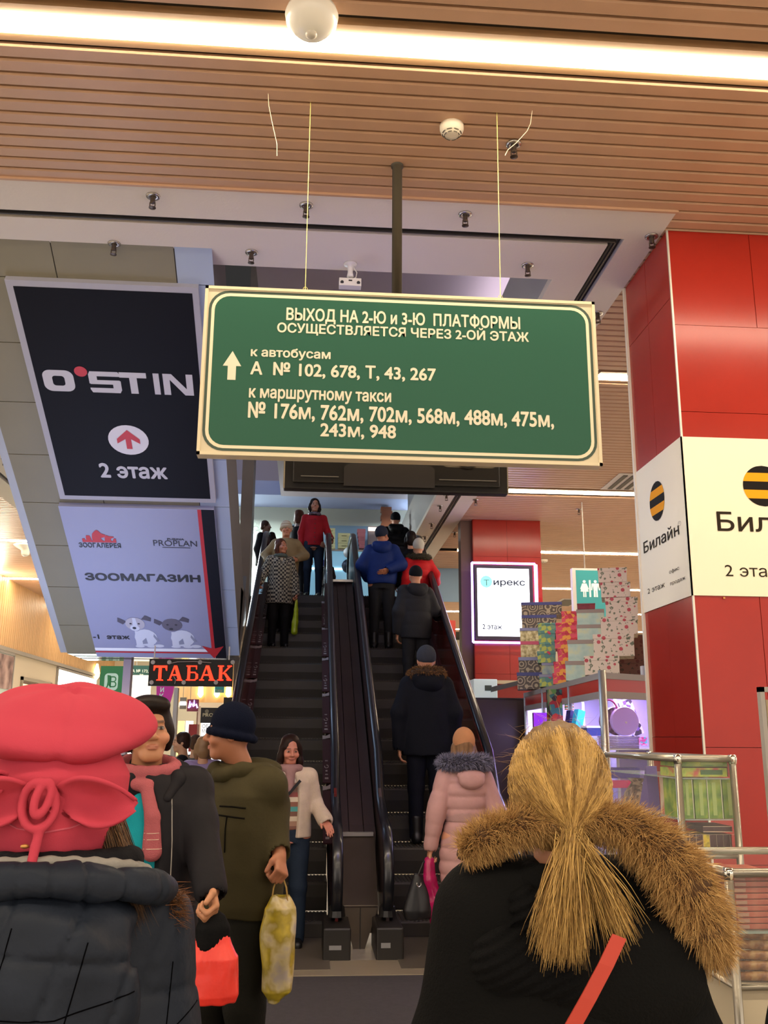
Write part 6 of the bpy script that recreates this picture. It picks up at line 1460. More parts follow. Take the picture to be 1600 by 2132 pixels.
c = SDF(.012); c.loft([(1.415, .098, .112, .022), (1.45, .108, .121, .018), (1.53, .112, .122, .01), (1.57, .09, .10, .01)]); p.add('hat_band', c, PKH, .005); band_surf = p.last
c = SDF(.02); Mr = roty(math.radians(-5))@rotx(math.radians(-15))
c.ell((.012, .0, 1.605), (.145, .150, .048), M=Mr); c.ell((.0, -.02, 1.635), (.13, .12, .040), M=Mr); c.ell((-.095, -.02, 1.610), (.055, .075, .026), M=Mr)
c.post.append(lambda X, Y, Z: .0030*np.sin(np.arctan2(Y, X+1e-6)*5+1)); c.post.append(wrinkle(.006, 13, 4)); c.post.append(lambda X, Y, Z: .006*np.exp(-((X+.01)/.012)**2)*(Y > 0)); p.add('hat_crown', c, PKH, .0045)
p.seams('band_seam', [[(-.085, 1.475), (-.04, 1.456), (.0, 1.450), (.04, 1.456), (.085, 1.478)]], cloth('pink_seam', 'c05868'), 1, .0014, band_surf, n=24)
def petal(cx, cz, flip, w=.115, hgt=.040, ph=0.):
    nu, nv = 22, 12; V_ = []; F = []
    for i in range(nu+1):
        u = i/nu; prof = math.sin(math.pi*(.10+.86*u))**.7
        for j in range(nv+1):
            v = 2*j/nv-1; cu = .9*v; R = .030*prof*(1+.25*math.sin(3*u+ph))
            x = cx+flip*(-.045+w*u+.008*math.sin(4*v+ph)*prof); y = .112-.16*(x*x)*8*.1+R*(1.1-math.cos(cu*1.9))*(1.0 if v > 0 else .55)+.004*math.sin(9*u+3*v+ph); z = cz+hgt*prof*math.sin(cu*1.25)+.010*u*flip*.0-.012*u
            V_.append((x*p.S, (y+.012)*p.S, z*p.S))
    for i in range(nu):
        for j in range(nv): q = i*(nv+1)+j; F.append((q, q+1, q+nv+2, q+nv+1))
    o = mesh_obj('felt_petal', np.array(V_), np.array(F), PKH, p.root); md = o.modifiers.new('s', 'SOLIDIFY'); md.thickness = .006; md.offset = 0
petal(-.062, 1.500, -1, ph=.4); petal(.070, 1.500, 1, ph=1.7); petal(.105, 1.525, 1, .06, .022, .9)
c = SDF(.003); A = np.linspace(0, 2*math.pi, 22)
c.path([(.008+.024*math.sin(a), .150+.005*math.cos(a*2), 1.490+.034*math.cos(a)) for a in A], [.0066]*22, k=.001); c.path([(.002+.011*math.sin(a+.4), .156+.004*math.sin(a), 1.500+.024*math.cos(a+.9)) for a in A], [.0062]*22, k=.001)
c.path([(.002, .152, 1.458), (.006, .158, 1.43), (.008, .170, 1.405), (.009, .182, 1.378)], [.0072]*4); p.add('knotted_cord', c, PKH, .0028)
c = SDF(.002); c.cone((.009, .183, 1.374), (.009, .184, 1.370), .006, .004); c.ell((.022, .150, 1.432), (.007, .005, .0035)); p.add('brass_tip', c, mat('brass'), .0025)
HMs = strand_mat('mid_brown_strand', '2e1e14', '7a5838')
rs = np.random.RandomState(5); n = 2600
R_ = np.stack([-.078-rs.uniform(0, .030, n), .035+rs.uniform(-.05, .05, n), 1.44+rs.uniform(-.02, .02, n)], 1)
c = SDF(.01); c.path([(-.085, .04, 1.45), (-.100, .035, 1.40), (-.125, .03, 1.34)], [.024, .020, .012]); hb = p.add('hair', c, HM, .008)
strands('hair_strand', R_*p.S, np.tile([-.38, .10, -1.], (n, 1)), .125, .0007, HMs, hb, seg=5, jitter=.07, seed=3)
rs = np.random.RandomState(4); n = 500
R_ = np.stack([-.188+rs.normal(size=n)*.004, .03+rs.normal(size=n)*.012, 1.325+rs.normal(size=n)*.012], 1); strands('fur_tuft', R_*p.S, np.tile([-1, 0.3, -.3], (n, 1)), .034, .0006, strand_mat('brown_fur_strand', '3a2212', '8a5a34'), p.root, seg=3, jitter=.5, seed=9)
p.trousers(BKT, mb=BT)

# ---- 2 blonde woman from behind
pos, h = stand(1165, 1548, 1.78)
pos = (at(1165, 1640, Y=1.78)[0], 1.78, 0)
p = Person('blonde woman with ponytail and black coat with fur trimmed hood, back to the camera', pos, 1.62, 180-4, dict(sL=(.13, 0, 1.325), sR=(-.13, 0, 1.325), eL=(.19, .0, 1.06), eR=(-.19, .0, 1.06)), vox=.008, ears=False)
BL_ = mat('blonde_hair', '6e5128', .5); BLs = strand_mat('blonde_strand', '7a5a2c', 'cfa862', .36)
CB = cloth('black_wool', '090909', .85, .3, 200)
p.coat(CB, [(.55, .29, .22), (.80, .275, .20), (1.0, .25, .19), (1.15, .235, .18), (1.25, .215, .16), (1.33, .165, .125), (1.385, .105, .095)], (.098, .100, .08), wr=.006, seed=4, vox=.011, k=.05)
c = SDF(.04); c.ell((-.04, .110, 1.23), (.175, .070, .10)); c.ell((-.05, .07, 1.30), (.17, .09, .04)); c.post.append(wrinkle(.004, 16, 3)); p.add('hood', c, CB, .007)
c = SDF(.02); c.path([(.075*math.cos(a), .015+.075*math.sin(a), 1.375) for a in np.linspace(0, 2*math.pi, 13)], [.034]*13); p.add('collar', c, CB, .007)
c = SDF(.02); c.path([(.03, .13, 1.24), (.12, .10, 1.26), (.16, .04, 1.24), (.175, -.02, 1.2)], [.05, .056, .05, .04]); c.path([(.02, .14, 1.335), (.08, .10, 1.345), (.11, .02, 1.35)], [.02, .03, .03]); c.post.append(lambda X, Y, Z: .0032*np.sin((Z*1.0+X*.55)*330)); p.add('ribbed_collar', c, cloth('black_rib_knit', '0b0b0c', .95, .4, 300), .0045)
c = SDF(.02); hcx = p.J['head']
def hf(c, H_, M):
    c.ell(H_((0, .018, .028)), (.088, .100, .108), M=M); c.ell(H_((0, .04, -.035)), (.078, .075, .075), M=M); c.ell(H_((0, -.13, -.05)), (.07, .07, .09), 's', .012, M=M)
    c.post.append(lambda X, Y, Z: .0016*np.sin(np.arctan2(X, Z-1.47)*46))
hb = p.headpart('hair', hf, BL_, .005)
def HPt(q): return (hcx+np.array(q))
tie = HPt((.0, .128, -.075))
rs = np.random.RandomState(11); n = 7000
th = rs.uniform(-2.2, 2.2, n); ph = rs.uniform(-.3, 1.5, n)
R_ = np.stack([.090*np.sin(th)*np.cos(ph*.9), .020+.104*np.cos(th)*np.cos(ph)*1.0, .030+.112*np.sin(ph)], 1); R_ = R_[(R_[:, 1] > -.07)]; R_ = R_+hcx
nrm = R_-(hcx+np.array([0, .018, .02])); nrm /= np.linalg.norm(nrm, axis=1)[:, None]
def swept(name, R_, N_, tie, m, par, seg=8, r=.0011, seed=0, lift=.012):
    rs = np.random.RandomState(seed); N = len(R_); P = []
    c0 = hcx+np.array([0, .018, .015])
    for i in range(seg+1):
        t = i/seg; q = R_*(1-t)+tie*t; v = (q-c0)/np.array([.089, .103, .110]); L_ = np.linalg.norm(v, axis=1)[:, None]; v = v/L_; bulge = 1.03+.05*math.sin(math.pi*t)
        on = c0+v*np.array([.089, .103, .110])*bulge; w = t**4; P.append(on*(1-w)+q*w+rs.normal(size=(N, 3))*.0012)
    P = np.stack(P, 1)*p.S; T = np.gradient(P, axis=1); T /= np.linalg.norm(T, axis=2)[:, :, None]+1e-9; a = rs.normal(size=(N, 1, 3)); x = np.cross(T, a+0*T); x /= np.linalg.norm(x, axis=2)[:, :, None]+1e-9; y = np.cross(T, x)
    V_ = np.stack([P+r*(math.cos(2.094*k)*x+math.sin(2.094*k)*y) for k in range(3)], 2).reshape(-1, 3)
    b = (np.arange(N)*(seg+1)*3)[:, None, None]; i = (np.arange(seg)*3)[None, :, None]; k = np.arange(3)[None, None, :]; k2 = (k+1) % 3
    F = np.stack([b+i+k, b+i+k2, b+i+3+k2, b+i+3+k], 3).reshape(-1, 4)
    an = np.arctan2(R_[:, 0]-hcx[0], R_[:, 2]-hcx[2]+.08); t_ = np.clip(.5+.28*np.sin(an*17+2*np.sin(an*5))+.22*np.sin(an*41)+rs.normal(size=N)*.16, 0, 1); t_ = np.repeat(t_, (seg+1)*3)
    o = mesh_obj(name, V_, F, m, par, np.stack([t_, t_, t_, np.ones_like(t_)], 1)); o['kind'] = 'stuff'; return o
swept('hair_strand', R_, nrm, tie, BLs, hb, seed=2)
n = 110; i_ = rs.randint(0, len(R_), n); strands('flyaway_hair', R_[i_]*p.S, nrm[i_]*.35+np.array([0, .1, -.5]), .04, .0003, BLs, hb, seg=6, jitter=.4, wave=.15, seed=4)
c = SDF(.01); c.ell(tie, (.019, .016, .016)); p.add('hair_tie', c, mat('tan_tie', '9a7448', .5), .005)
n = 3600; sp = rs.normal(size=(n, 1))*.5; sp = np.clip(sp, -1.2, 1.2)
R_ = tie+rs.normal(size=(n, 3))*.009; D_ = np.concatenate([np.where(sp > -.55, sp*.36+.45, sp*.8-.15), .75+.12*rs.normal(size=(n, 1)), -1+0*sp], 1)
Ln = (.172-.02*np.abs(sp[:, 0]))
tl_ = strands('ponytail', R_*p.S, D_, Ln, .0010, BLs, hb, seg=8, droop=.9, jitter=.07, wave=.06, seed=6)
# fur along the hood edge, falling over the right shoulder
BF = strand_mat('sandy_fur', '8a6236', 'dcb474', .7); BFb = mat('sandy_fur_base', '4a321a', .9)
def loc(px, py, Y):
    w = at(px, py, Y=Y)-np.array([*pos]); return rotz(math.radians(-(180-4)))@w/p.S
fp = [loc(965, 1778, 1.76), loc(1010, 1745, 1.74), loc(1085, 1718, 1.725), loc(1165, 1712, 1.72), loc(1250, 1708, 1.71), loc(1320, 1730, 1.69), loc(1385, 1778, 1.66), loc(1430, 1840, 1.64), loc(1462, 1910, 1.64), loc(1485, 1985, 1.68)]
P_ = np.array(fp)
c = SDF(.02); c.path(P_, [.014, .020, .020, .018, .022, .030, .036, .038, .036, .022]); o = p.add('fur_trim', c, BFb, .008)
n = 16000; t = rs.uniform(0, len(P_)-1.001, n); i = t.astype(int); f = (t-i)[:, None]; Q = P_[i]*(1-f)+P_[i+1]*f; T = P_[i+1]-P_[i]; T /= np.linalg.norm(T, axis=1)[:, None]
v = rs.normal(size=(n, 3)); v -= (v*T).sum(1)[:, None]*T; v /= np.linalg.norm(v, axis=1)[:, None]
rad = np.interp(t, range(10), [.014, .020, .020, .018, .022, .030, .036, .038, .036, .022])[:, None]
strands('fur_hair', (Q+v*rad*.85)*p.S, v+T*.5, (.024+.45*rad[:, 0]), .0006, BF, o, seg=4, droop=.5, jitter=.35, wave=.12, seed=8)
# red shoulder strap across the back
q = [loc(1290, 1950, 1.56), loc(1262, 2010, 1.545), loc(1225, 2080, 1.54), loc(1180, 2160, 1.54), loc(1130, 2260, 1.54)]
m = MB(); vs = []
for a in q: vs += [tuple((a+np.array([.011, 0, .004]))*p.S), tuple((a-np.array([.011, 0, .004]))*p.S)]
fs = [(2*i, 2*i+2, 2*i+3, 2*i+1) for i in range(len(q)-1)]; m.add(vs, fs)
o = m.make('shoulder_strap', mat('red_strap', 'a8301c', .6), None, label='narrow orange red shoulder strap'); o.parent = p.root
md = o.modifiers.new('s', 'SOLIDIFY'); md.thickness = .004; md.offset = 0
p.trousers(BKT, mb=BT)

# ---- 3 dark haired woman facing the camera
pos, h = stand(314, 1450, 3.75)
wl_ = lambda px, py, Y, P, yaw, S: rotz(math.radians(-yaw))@(at(px, py, Y=Y)-np.array(P))/S
S3 = h/1.65; yaw3 = 12
pose = dict(eL=wl_(412, 1715, 3.72, pos, yaw3, S3), wL=wl_(438, 1845, 3.58, pos, yaw3, S3), sL=(.165, 0, 1.335))
p = Person('dark short haired woman in open black coat, turquoise jumper and pink scarf, facing the camera', pos, h, yaw3, pose, hyaw=6, hroll=-4, skin='b07a58', vox=.0055, curl=dict(L=1.15, R=.5))
p.hair(HB, 'full', vox=.006)
BC = cloth('black_nylon_coat', '1c1a1e', .6, .15, 40); TQ = cloth('turquoise_knit', '1c93a0', .85, .3, 250); PS = cloth('pink_knit_scarf', 'a85a60', .9, .5, 300)
c = SDF(.02); c.loft([(.84, .165, .125), (1.0, .15, .12), (1.15, .155, .125), (1.28, .15, .11), (1.36, .09, .08)]); c.post.append(wrinkle(.003, 20, 1)); p.add('jumper', c, TQ)
def open_front(c):
    c.ell((-.03, -.24, 1.0), (.10, .17, .75), 's', .012)
p.coat(BC, [(.50, .24, .19), (.70, .225, .18), (.95, .205, .165), (1.15, .205, .16), (1.28, .20, .145), (1.35, .15, .12), (1.40, .10, .09)], (.074, .068, .058), wr=.007, seed=7, extra=open_front, vox=.008); coat3 = p.last
c = SDF(.02); c.ell((.0, .10, 1.40), (.15, .075, .05)); c.path([(.13, .05, 1.385), (.105, -.06, 1.36), (.07, -.12, 1.30)], [.035, .03, .018]); p.add('hood', c, BC)
c = SDF(.012); c.path([(.10*math.cos(a), .0+.085*math.sin(a), 1.405+.02*math.sin(a)) for a in np.linspace(0, 2*math.pi, 15)], [.022]*15); c.path([(.095*math.cos(a), -.01+.085*math.sin(a), 1.375+.03*math.sin(a)) for a in np.linspace(0, 2*math.pi, 15)], [.023]*15, k=.006)
c.path([(.0, -.105, 1.34), (.025, -.135, 1.24), (.03, -.14, 1.13)], [.022, .026, .034], k=.01); c.ell((0, -.28, 1.2), (.2, .115, .3), 's', .005); p.add('scarf', c, PS, .006)
for z in (1.19, 1.17, 1.14): p.seams('scarf_stripe', [[(0., z), (.06, z)]], mat('cream_yarn', 'c8a898', .9), -1, .0015, n=6)
p.seams('zip', [[(.085, 1.33), (.095, 1.15), (.098, .9), (.10, .6)]], M_alu_flat, -1, .002, coat3)
p.trousers(BKT, mb=BT)
hand3 = at(446, 1885, Y=3.55)

# ---- 4 man in olive jacket and dark knit cap, profile
pos, h = stand(484, 1472, 4.5); S4 = h/1.65; yaw4 = -42
pos = (at(502, 1600, Y=4.5)[0], 4.5, 0)
pose = dict(eL=wl_(568, 1680, 4.48, pos, yaw4, S4), wL=wl_(581, 1778, 4.33, pos, yaw4, S4), eR=wl_(520, 1700, 4.80, pos, yaw4, S4), wR=wl_(534, 1775, 4.85, pos, yaw4, S4), sL=(.165, .01, 1.325), head=(-.03, -.05, 1.535))
p = Person('man in olive green jacket and dark navy knit cap looking left', pos, h, yaw4, pose, hyaw=-46, skin='9c6448', vox=.006, curl=dict(L=1.2, R=.4))
p.beanie(mat('navy_knit', '0a0f20', .95, bump=.3, bscale=200, spec=.1), rib=True, low=-.018)
OL = cloth('olive_cotton', '3a3420', .7, .15, 40, var=.10, vs=8)
p.coat(OL, [(.80, .20, .155), (.84, .215, .165), (.98, .225, .175), (1.15, .225, .17), (1.28, .22, .15), (1.35, .165, .12), (1.41, .10, .095)], (.078, .070, .060), wr=.008, seed=11, vox=.008, k=.035); coat4 = p.last
c = SDF(.02); c.ell((0, .09, 1.385), (.14, .085, .05)); c.path([(.12, .03, 1.38), (.08, -.07, 1.38), (-.02, -.11, 1.36)], [.035, .035, .03]); c.path([(-.12, .03, 1.38), (-.08, -.07, 1.38), (.02, -.11, 1.36)], [.035, .035, .03]); p.add('hood_and_collar', c, OL)
DK = mat('dark_olive_seam', '0e0c07', .9, spec=.1)
def on_coat(pts, r=.0035, name='seam', m=DK):
    # seams laid on the coat by shooting at its surface from in front
    return p.seams(name, [[(x, z) for x, y, z in pts]], m, -1, r*1.1, coat4)
for pts in ([(.04, -.172, 1.24), (.11, -.155, 1.24), (.16, -.11, 1.235)], [(.04, -.175, 1.205), (.11, -.160, 1.20), (.16, -.115, 1.195)], [(-.05, -.172, 1.23), (-.12, -.148, 1.225)], [(.085, -.172, 1.20), (.085, -.178, 1.06)]): on_coat(pts)
for k in range(2): MB().obox((.175*p.S, -.06*p.S, (1.325-.026*k)*p.S), (.016, .012, 0), (0, 0, .005), (.004, -.006, 0)).make('shoulder_tab', DK, None).parent = p.root
p.trousers(cloth('dark_olive_trousers', '1b1a15'), (.115, .085, .07), mb=BT)
hand4 = at(584, 1812, Y=4.30)

# ---- 5 woman in white jacket at the foot of the left escalator
pos, h = stand(606, 1530, 7.95); S5 = h/1.65; yaw5 = 4
hx = at(672, 1690, Y=7.75)
pose = dict(eL=wl_(655, 1655, 7.88, pos, yaw5, S5), wL=wl_(662, 1690, 7.72, pos, yaw5, S5), sL=(.16, 0, 1.33))
pose['eL'] = np.array([.225, .03, 1.10]); pose['wL'] = np.array([.285, -.12, .985])
p = Person('young woman with long dark hair in a white jacket reaching for the handrail', pos, h, yaw5, pose, hyaw=8, hpitch=14, skin='b0705a', vox=.007, curl=dict(L=.15, R=.5), palms=dict(L=(0, 0, -1)))
p.hair(HD2, 'long', vox=.007)
WJ = cloth('white_boucle', 'b9a896', .9, .4, 120); 
c = SDF(.02); c.loft([(.90, .15, .12), (1.0, .145, .118), (1.15, .15, .12), (1.28, .15, .105), (1.35, .09, .08)]); p.add('striped_jumper', c, pattern_mat('brown_striped_knit', 'stripes', ['6a4436', '8a6652', 'b8a890', '6a4436', '3f8a86', '7a4a3a', 'c4b49c', '7c2c28'], 3.4))
def of5(c): c.ell((.0, -.23, 1.08), (.10, .17, .5), 's', .012)
p.coat(WJ, [(.84, .19, .15), (1.0, .18, .145), (1.15, .185, .145), (1.27, .185, .13), (1.34, .14, .11), (1.38, .09, .08)], (.066, .060, .062), wr=.004, seed=2, extra=of5)
c = SDF(.02); c.path([(.075*math.cos(a), -.01+.07*math.sin(a), 1.38) for a in np.linspace(0, 2*math.pi, 13)], [.03]*13); c.path([(0, -.09, 1.34), (0, -.13, 1.22)], [.04, .03]); p.add('scarf', c, cloth('mauve_scarf', '8a6a68'), .008)
MB().bar(tuple(np.array((.08, -.155, 1.29))*p.S), tuple(np.array((-.13, -.15, 1.05))*p.S), .022, .008, (0, 1, .2)).make('bag_strap', mat('black_strap', '101014', .5), None).parent = p.root
p.trousers(JN, mb=BT)

# ---- 6 woman in pale pink quilted coat
pos, h = stand(966, 1524, 7.45); yaw6 = 180+6
p = Person('woman in long pale pink quilted coat with grey fur collar, back to the camera', pos, h, yaw6, dict(eL=(-.215, .0, 1.06), eR=(.215, .0, 1.06), wR=(.225, -.05, .80), wL=(-.20, -.16, 1.0)) and dict(eR=(-.225, .03, 1.07), wR=(-.20, -.17, 1.02), eL=(.225, .02, 1.08), wL=(.265, -.02, .80)), vox=.008, curl=dict(L=1.0, R=.9))
PP = cloth('pale_pink_nylon', 'b58c86', .5, .12, 50, var=.05)
p.coat(PP, [(.52, .185, .15), (.62, .205, .165), (.80, .205, .16), (.95, .165, .135), (1.02, .152, .122), (1.08, .165, .130), (1.2, .18, .14), (1.29, .175, .125), (1.355, .12, .10)], (.075, .070, .055), quilt=(.014, .093), sq=.085, wr=.004, seed=9)
c = SDF(.01); c.loft([(.985, .156, .127), (1.055, .158, .128)]); p.add('waist_band', c, cloth('rib_waist', 'a98680', .8, .5, 300), .008)
c = SDF(.03); c.ell((-.02, .14, 1.29), (.10, .055, .065)); c.ell((-.02, .12, 1.33), (.11, .06, .04)); p.add('hood', c, PP)
GF = strand_mat('grey_fox_fur', '3a3846', 'a09eb4', .7)
p.fur_ring(GF, [(.165*math.cos(a), .02+.115*math.sin(a), 1.415+.015*math.sin(a)) for a in np.linspace(-.5, math.pi+.5, 16)], .036, 3600, .05, .0014, 3, base=mat('dark_grey_fur', '2c2a34', .9))
p.beanie(cloth('tan_knit', 'b07c54', .85, .3, 200), top=.02, low=-.01, rib=False, name='knit_hat'); p.hair(mat('hair_light_brown', '7a5c40', .5, spec=.12, var=.3, vscale=60, stretch=(1, 1, .15)), 'bob')
p.trousers(BKT, mb=BT)
hand6 = p
lp = lambda P, q: np.array(P.pos)+rotz(math.radians(P.yaw))@(np.array(q)*P.S)
hand6L = lp(p, (.275, -.02, .72)); hand6R = lp(p, (-.19, -.24, 1.03))

# ---- 7 man with fur hooded long coat
pos, h = ride(888, 1347, 1.80)
p = Person('man in long dark blue coat with brown fur hood and grey cap, from behind', pos, h, 180+3, dict(eL=(.235, .03, 1.08), wL=(.235, .0, .80), eR=(-.235, .03, 1.08), wR=(-.235, -.02, .82)), fem=False, vox=.009)
DN = cloth('dark_blue_parka', '0e1018', .75)
p.coat(DN, [(.72, .22, .165), (.9, .215, .16), (1.1, .215, .16), (1.27, .22, .15), (1.345, .16, .12), (1.39, .10, .09)], (.088, .08, .065), wr=.004, seed=3)
p.beanie(cloth('slate_knit', '33363e', .85), rib=False)
p.hood_down(DN, .13, 1.33, .12)
p.fur_ring(strand_mat('brown_fur2', '3e2814', '8a6238', .8), [(.13*math.cos(a), .02+.12*math.sin(a), 1.405+.025*math.sin(a)) for a in np.linspace(-.4, math.pi+.4, 14)], .032, 1800, .035, .002, 4, base=mat('brown_fur_base', '3a2818', .9))
p.trousers(cloth('navy_trousers', '10121c'), mb=BT)

# ---- 8 man in grey padded coat
pos, h = ride(866, 1180, 1.68)
p = Person('person in charcoal padded coat resting a hand on the right handrail', pos, h, 180+8, dict(eR=(-.25, .0, 1.10), wR=(-.33, -.16, 1.06), eL=(.22, .02, 1.07)), vox=.009)
GY = cloth('charcoal_padded', '26262a', .65)
p.coat(GY, [(.74, .20, .155), (.9, .21, .165), (1.1, .205, .16), (1.27, .20, .145), (1.345, .15, .12), (1.39, .09, .09)], (.085, .08, .065), wr=.008, seed=5, quilt=(.008, .16))
p.beanie(cloth('black_knit', '15161a', .85), rib=False, low=.02); p.hood_down(GY, .12, 1.33, .12); p.trousers(DKT, mb=BT)

# ---- 9 man in blue jacket
pos, h = ride(796, 1097, 1.80)
p = Person('man in bright blue jacket and slate knit cap with a hand at his hip', pos, h, 180-6, dict(eR=(-.26, .06, 1.12), wR=(-.10, .17, 1.04), eL=(.26, .04, 1.12), wL=(.20, -.12, .98)), hyaw=-30, fem=False, vox=.009, skin='a86a4c', curl=.2)
BLJ = cloth('royal_blue_nylon', '172a63', .55)
p.coat(BLJ, [(.86, .185, .15), (.9, .20, .16), (1.1, .21, .165), (1.27, .215, .15), (1.345, .16, .125), (1.40, .10, .09)], (.092, .085, .062), wr=.006, seed=6)
p.beanie(cloth('slate_blue_knit', '262b3a', .85), rib=False, low=.0); p.hood_down(BLJ, .12, 1.34, .12); p.trousers(DKT, mb=BT)

# ---- 10 person in red jacket with white hat
pos, h = ride(872, 1125, 1.60)
p = Person('person in red jacket with olive fur collar and white hat, on the right escalator', pos, h, 180+10, dict(eR=(-.26, .0, 1.14), wR=(-.33, -.15, 1.05)), vox=.009)
RDJ = cloth('red_nylon', 'b01a20', .5)
p.coat(RDJ, [(.82, .18, .145), (1.0, .18, .14), (1.15, .185, .145), (1.27, .19, .135), (1.345, .14, .11)], (.078, .07, .058), wr=.006, seed=8, quilt=(.010, .12))
p.beanie(cloth('white_hat_knit', 'b8b4a8', .9, .3, 200), rib=False, low=.0, top=.02, name='knit_hat')
p.fur_ring(strand_mat('olive_fur', '2a2418', '5c5238', .8), [(.15*math.cos(a), .02+.115*math.sin(a), 1.38) for a in np.linspace(-.4, math.pi+.4, 14)], .034, 1200, .03, .002, 6, base=mat('olive_fur_base', '2a2418', .9)); p.trousers(BKT, mb=BT)

# ---- 11, 12 two in black at the top of the right escalator
pos, h = ride(824, 1068, 1.74)
p = Person('tall person in black puffer jacket and black hat near the top of the right escalator', pos, h, 180, vox=.011)
BPf = cloth('black_puffer', '0d0d10', .45); p.coat(BPf, [(.80, .20, .16), (1.0, .205, .16), (1.27, .205, .145), (1.35, .14, .12)], (.09, .085, .065), quilt=(.014, .09), wr=.004); p.beanie(cloth('black_knit'), rib=False); p.hood_down(BPf, .12, 1.34, .12); p.trousers(BKT, mb=BT)
pos, h = ride(856, 1106, 1.60); pos = (pos[0]+.0, pos[1]+.0, pos[2])
p = Person('dark haired person in black squeezed behind the white hat on the right escalator', pos, h, 180, vox=.011)
p.coat(BPf, [(.80, .18, .15), (1.0, .185, .15), (1.27, .19, .135), (1.35, .13, .11)], (.08, .07, .06), wr=.006); p.hair(HB, 'bob', vox=.011); p.trousers(BKT, mb=BT)

# ---- 13 woman in houndstooth coat
pos, h = ride(586, 1122, 1.62)
p = Person('woman in black and white houndstooth coat holding a lime bag on the left escalator', pos, h, 14, dict(eR=(-.245, .02, 1.12), wR=(-.315, -.08, .97), eL=(.215, .01, 1.08), wL=(.235, -.06, .82)), hyaw=30, skin='a86c50', vox=.008, curl=dict(L=1.1, R=.7))
HT = pattern_mat('houndstooth_cloth', 'check', ['17161a', '8a8476'], 35, .9)
p.coat(HT, [(.66, .205, .155), (.85, .195, .15), (1.05, .175, .14), (1.2, .18, .14), (1.28, .18, .13), (1.345, .13, .11)], (.072, .066, .058), wr=.004, seed=12, extra=lambda c: c.ell((0, -.19, 1.33), (.05, .10, .09), 's', .01))
p.hair(HA, 'bob', vox=.009); c = SDF(.02); c.path([(.075*math.cos(a), -.01+.07*math.sin(a), 1.385) for a in np.linspace(0, 2*math.pi, 13)], [.026]*13); p.add('scarf', c, cloth('grey_green_scarf', '4c5450'), .01)
c = SDF(.01); c.ell((0, -.055, 1.31), (.05, .05, .05)); p.add('cream_blouse', c, cloth('cream_blouse', '9a917c'), .009)
for z in (1.02, .90, .78): MB().lathe(((.01)*p.S, -.155*p.S, z*p.S), [(.012, 0), (.012, -.008)], 10, 'y').make('button', M_black, None).parent = p.root
p.trousers(BKT, mb=BT); hand13 = lp(p, (.245, -.075, .735))

# ---- 14 woman in beige jacket and knitted hat behind her
pos, h = ride(597, 1086, 1.60)
p = Person('smiling woman in beige jacket and cream striped knit hat on the left escalator', pos, h, 6, dict(eL=(.29, .02, 1.16), wL=(.14, -.15, 1.06), eR=(-.29, .03, 1.14), wR=(-.27, -.14, 1.02)), hyaw=4, skin='b07658', vox=.008)
BG = cloth('beige_nylon', '7e6c4e', .6); p.coat(BG, [(.80, .19, .15), (1.0, .195, .155), (1.2, .20, .155), (1.28, .20, .14), (1.345, .14, .12), (1.385, .09, .08)], (.070, .062, .052), wr=.006, seed=13)
p.beanie(pattern_mat('cream_striped_knit', 'stripes', ['a89a84', 'b8aa94', '8a6e58', 'b8aa94'], 24, .9), low=.0, name='knit_hat'); p.trousers(BKT, mb=BT)

# ---- 15 woman in red cardigan
pos, h = ride(656, 1038, 1.64)
p = Person('woman in red cardigan with dark bobbed hair at the top of the left escalator', pos, h, 5, dict(eL=(.225, .03, 1.10), wL=(.275, -.10, .97), eR=(-.21, .02, 1.07), wR=(-.215, -.04, .83)), skin='a87860', vox=.008)
p.coat(cloth('red_cardigan', '8e1c24', .8), [(.84, .165, .13), (.95, .158, .125), (1.1, .148, .115), (1.2, .16, .12), (1.28, .165, .115), (1.345, .12, .095)], (.058, .052, .044), wr=.003, seed=14, name='cardigan')
p.hair(HB, 'bob', vox=.009); c = SDF(.02); c.path([(.08*math.cos(a), -.01+.075*math.sin(a), 1.375) for a in np.linspace(0, 2*math.pi, 13)], [.028]*13); p.add('scarf', c, pattern_mat('dark_print_scarf', 'multi', ['2a2228', '5a4a58', '3a2a30'], 30), .01)
for k in range(6): MB().lathe((0, (-.128)*p.S, (1.27-.075*k)*p.S), [(.008, 0), (.008, -.006)], 8, 'y').make('button', M_black, None).parent = p.root
p.trousers(JN, (.095, .066, .05), mb=BT)

# ---- people of the upper floor
def simple(label, px, ytop, Y, z, yaw, col, hairm, kind='short', hh=None, hy=0, legs=BKT, skin='5e4436', vox=.012, grp=None):
    q = at(px, ytop, Y=Y); h_ = (q[2]-z) if hh is None else hh; zz = z
    p = Person(label, (q[0], Y, zz), h_, yaw, hyaw=hy, skin=skin, vox=vox, group=grp)
    p.coat(cloth('cloth_'+col, col), [(.75, .19, .15), (1.0, .18, .145), (1.27, .19, .135), (1.35, .13, .11)], (.075, .068, .055), wr=.005); p.hair(hairm, kind, vox=vox); p.trousers(legs, mb=BT); return p
simple('short haired person in black upstairs by the brown column, looking right', 553, 1084, 16.3, UF-.02, 60, '0e0e11', HD, hh=None, hy=20)
simple('hooded dark figure upstairs just left of the cream striped hat', 567, 1108, 15.6, UF-.02, 160, '2a1a22', HB, 'bob')
simple('person in black half hidden behind the red cardigan upstairs', 624, 1062, 16.4, UF-.02, 150, '0c0b0d', HA, 'bob')
simple('dark figure bending at the upstairs counter right of the red cardigan', 682, 1168, 16.8, UF-.02, 180, '1f1819', HD, 'short', hh=.95)
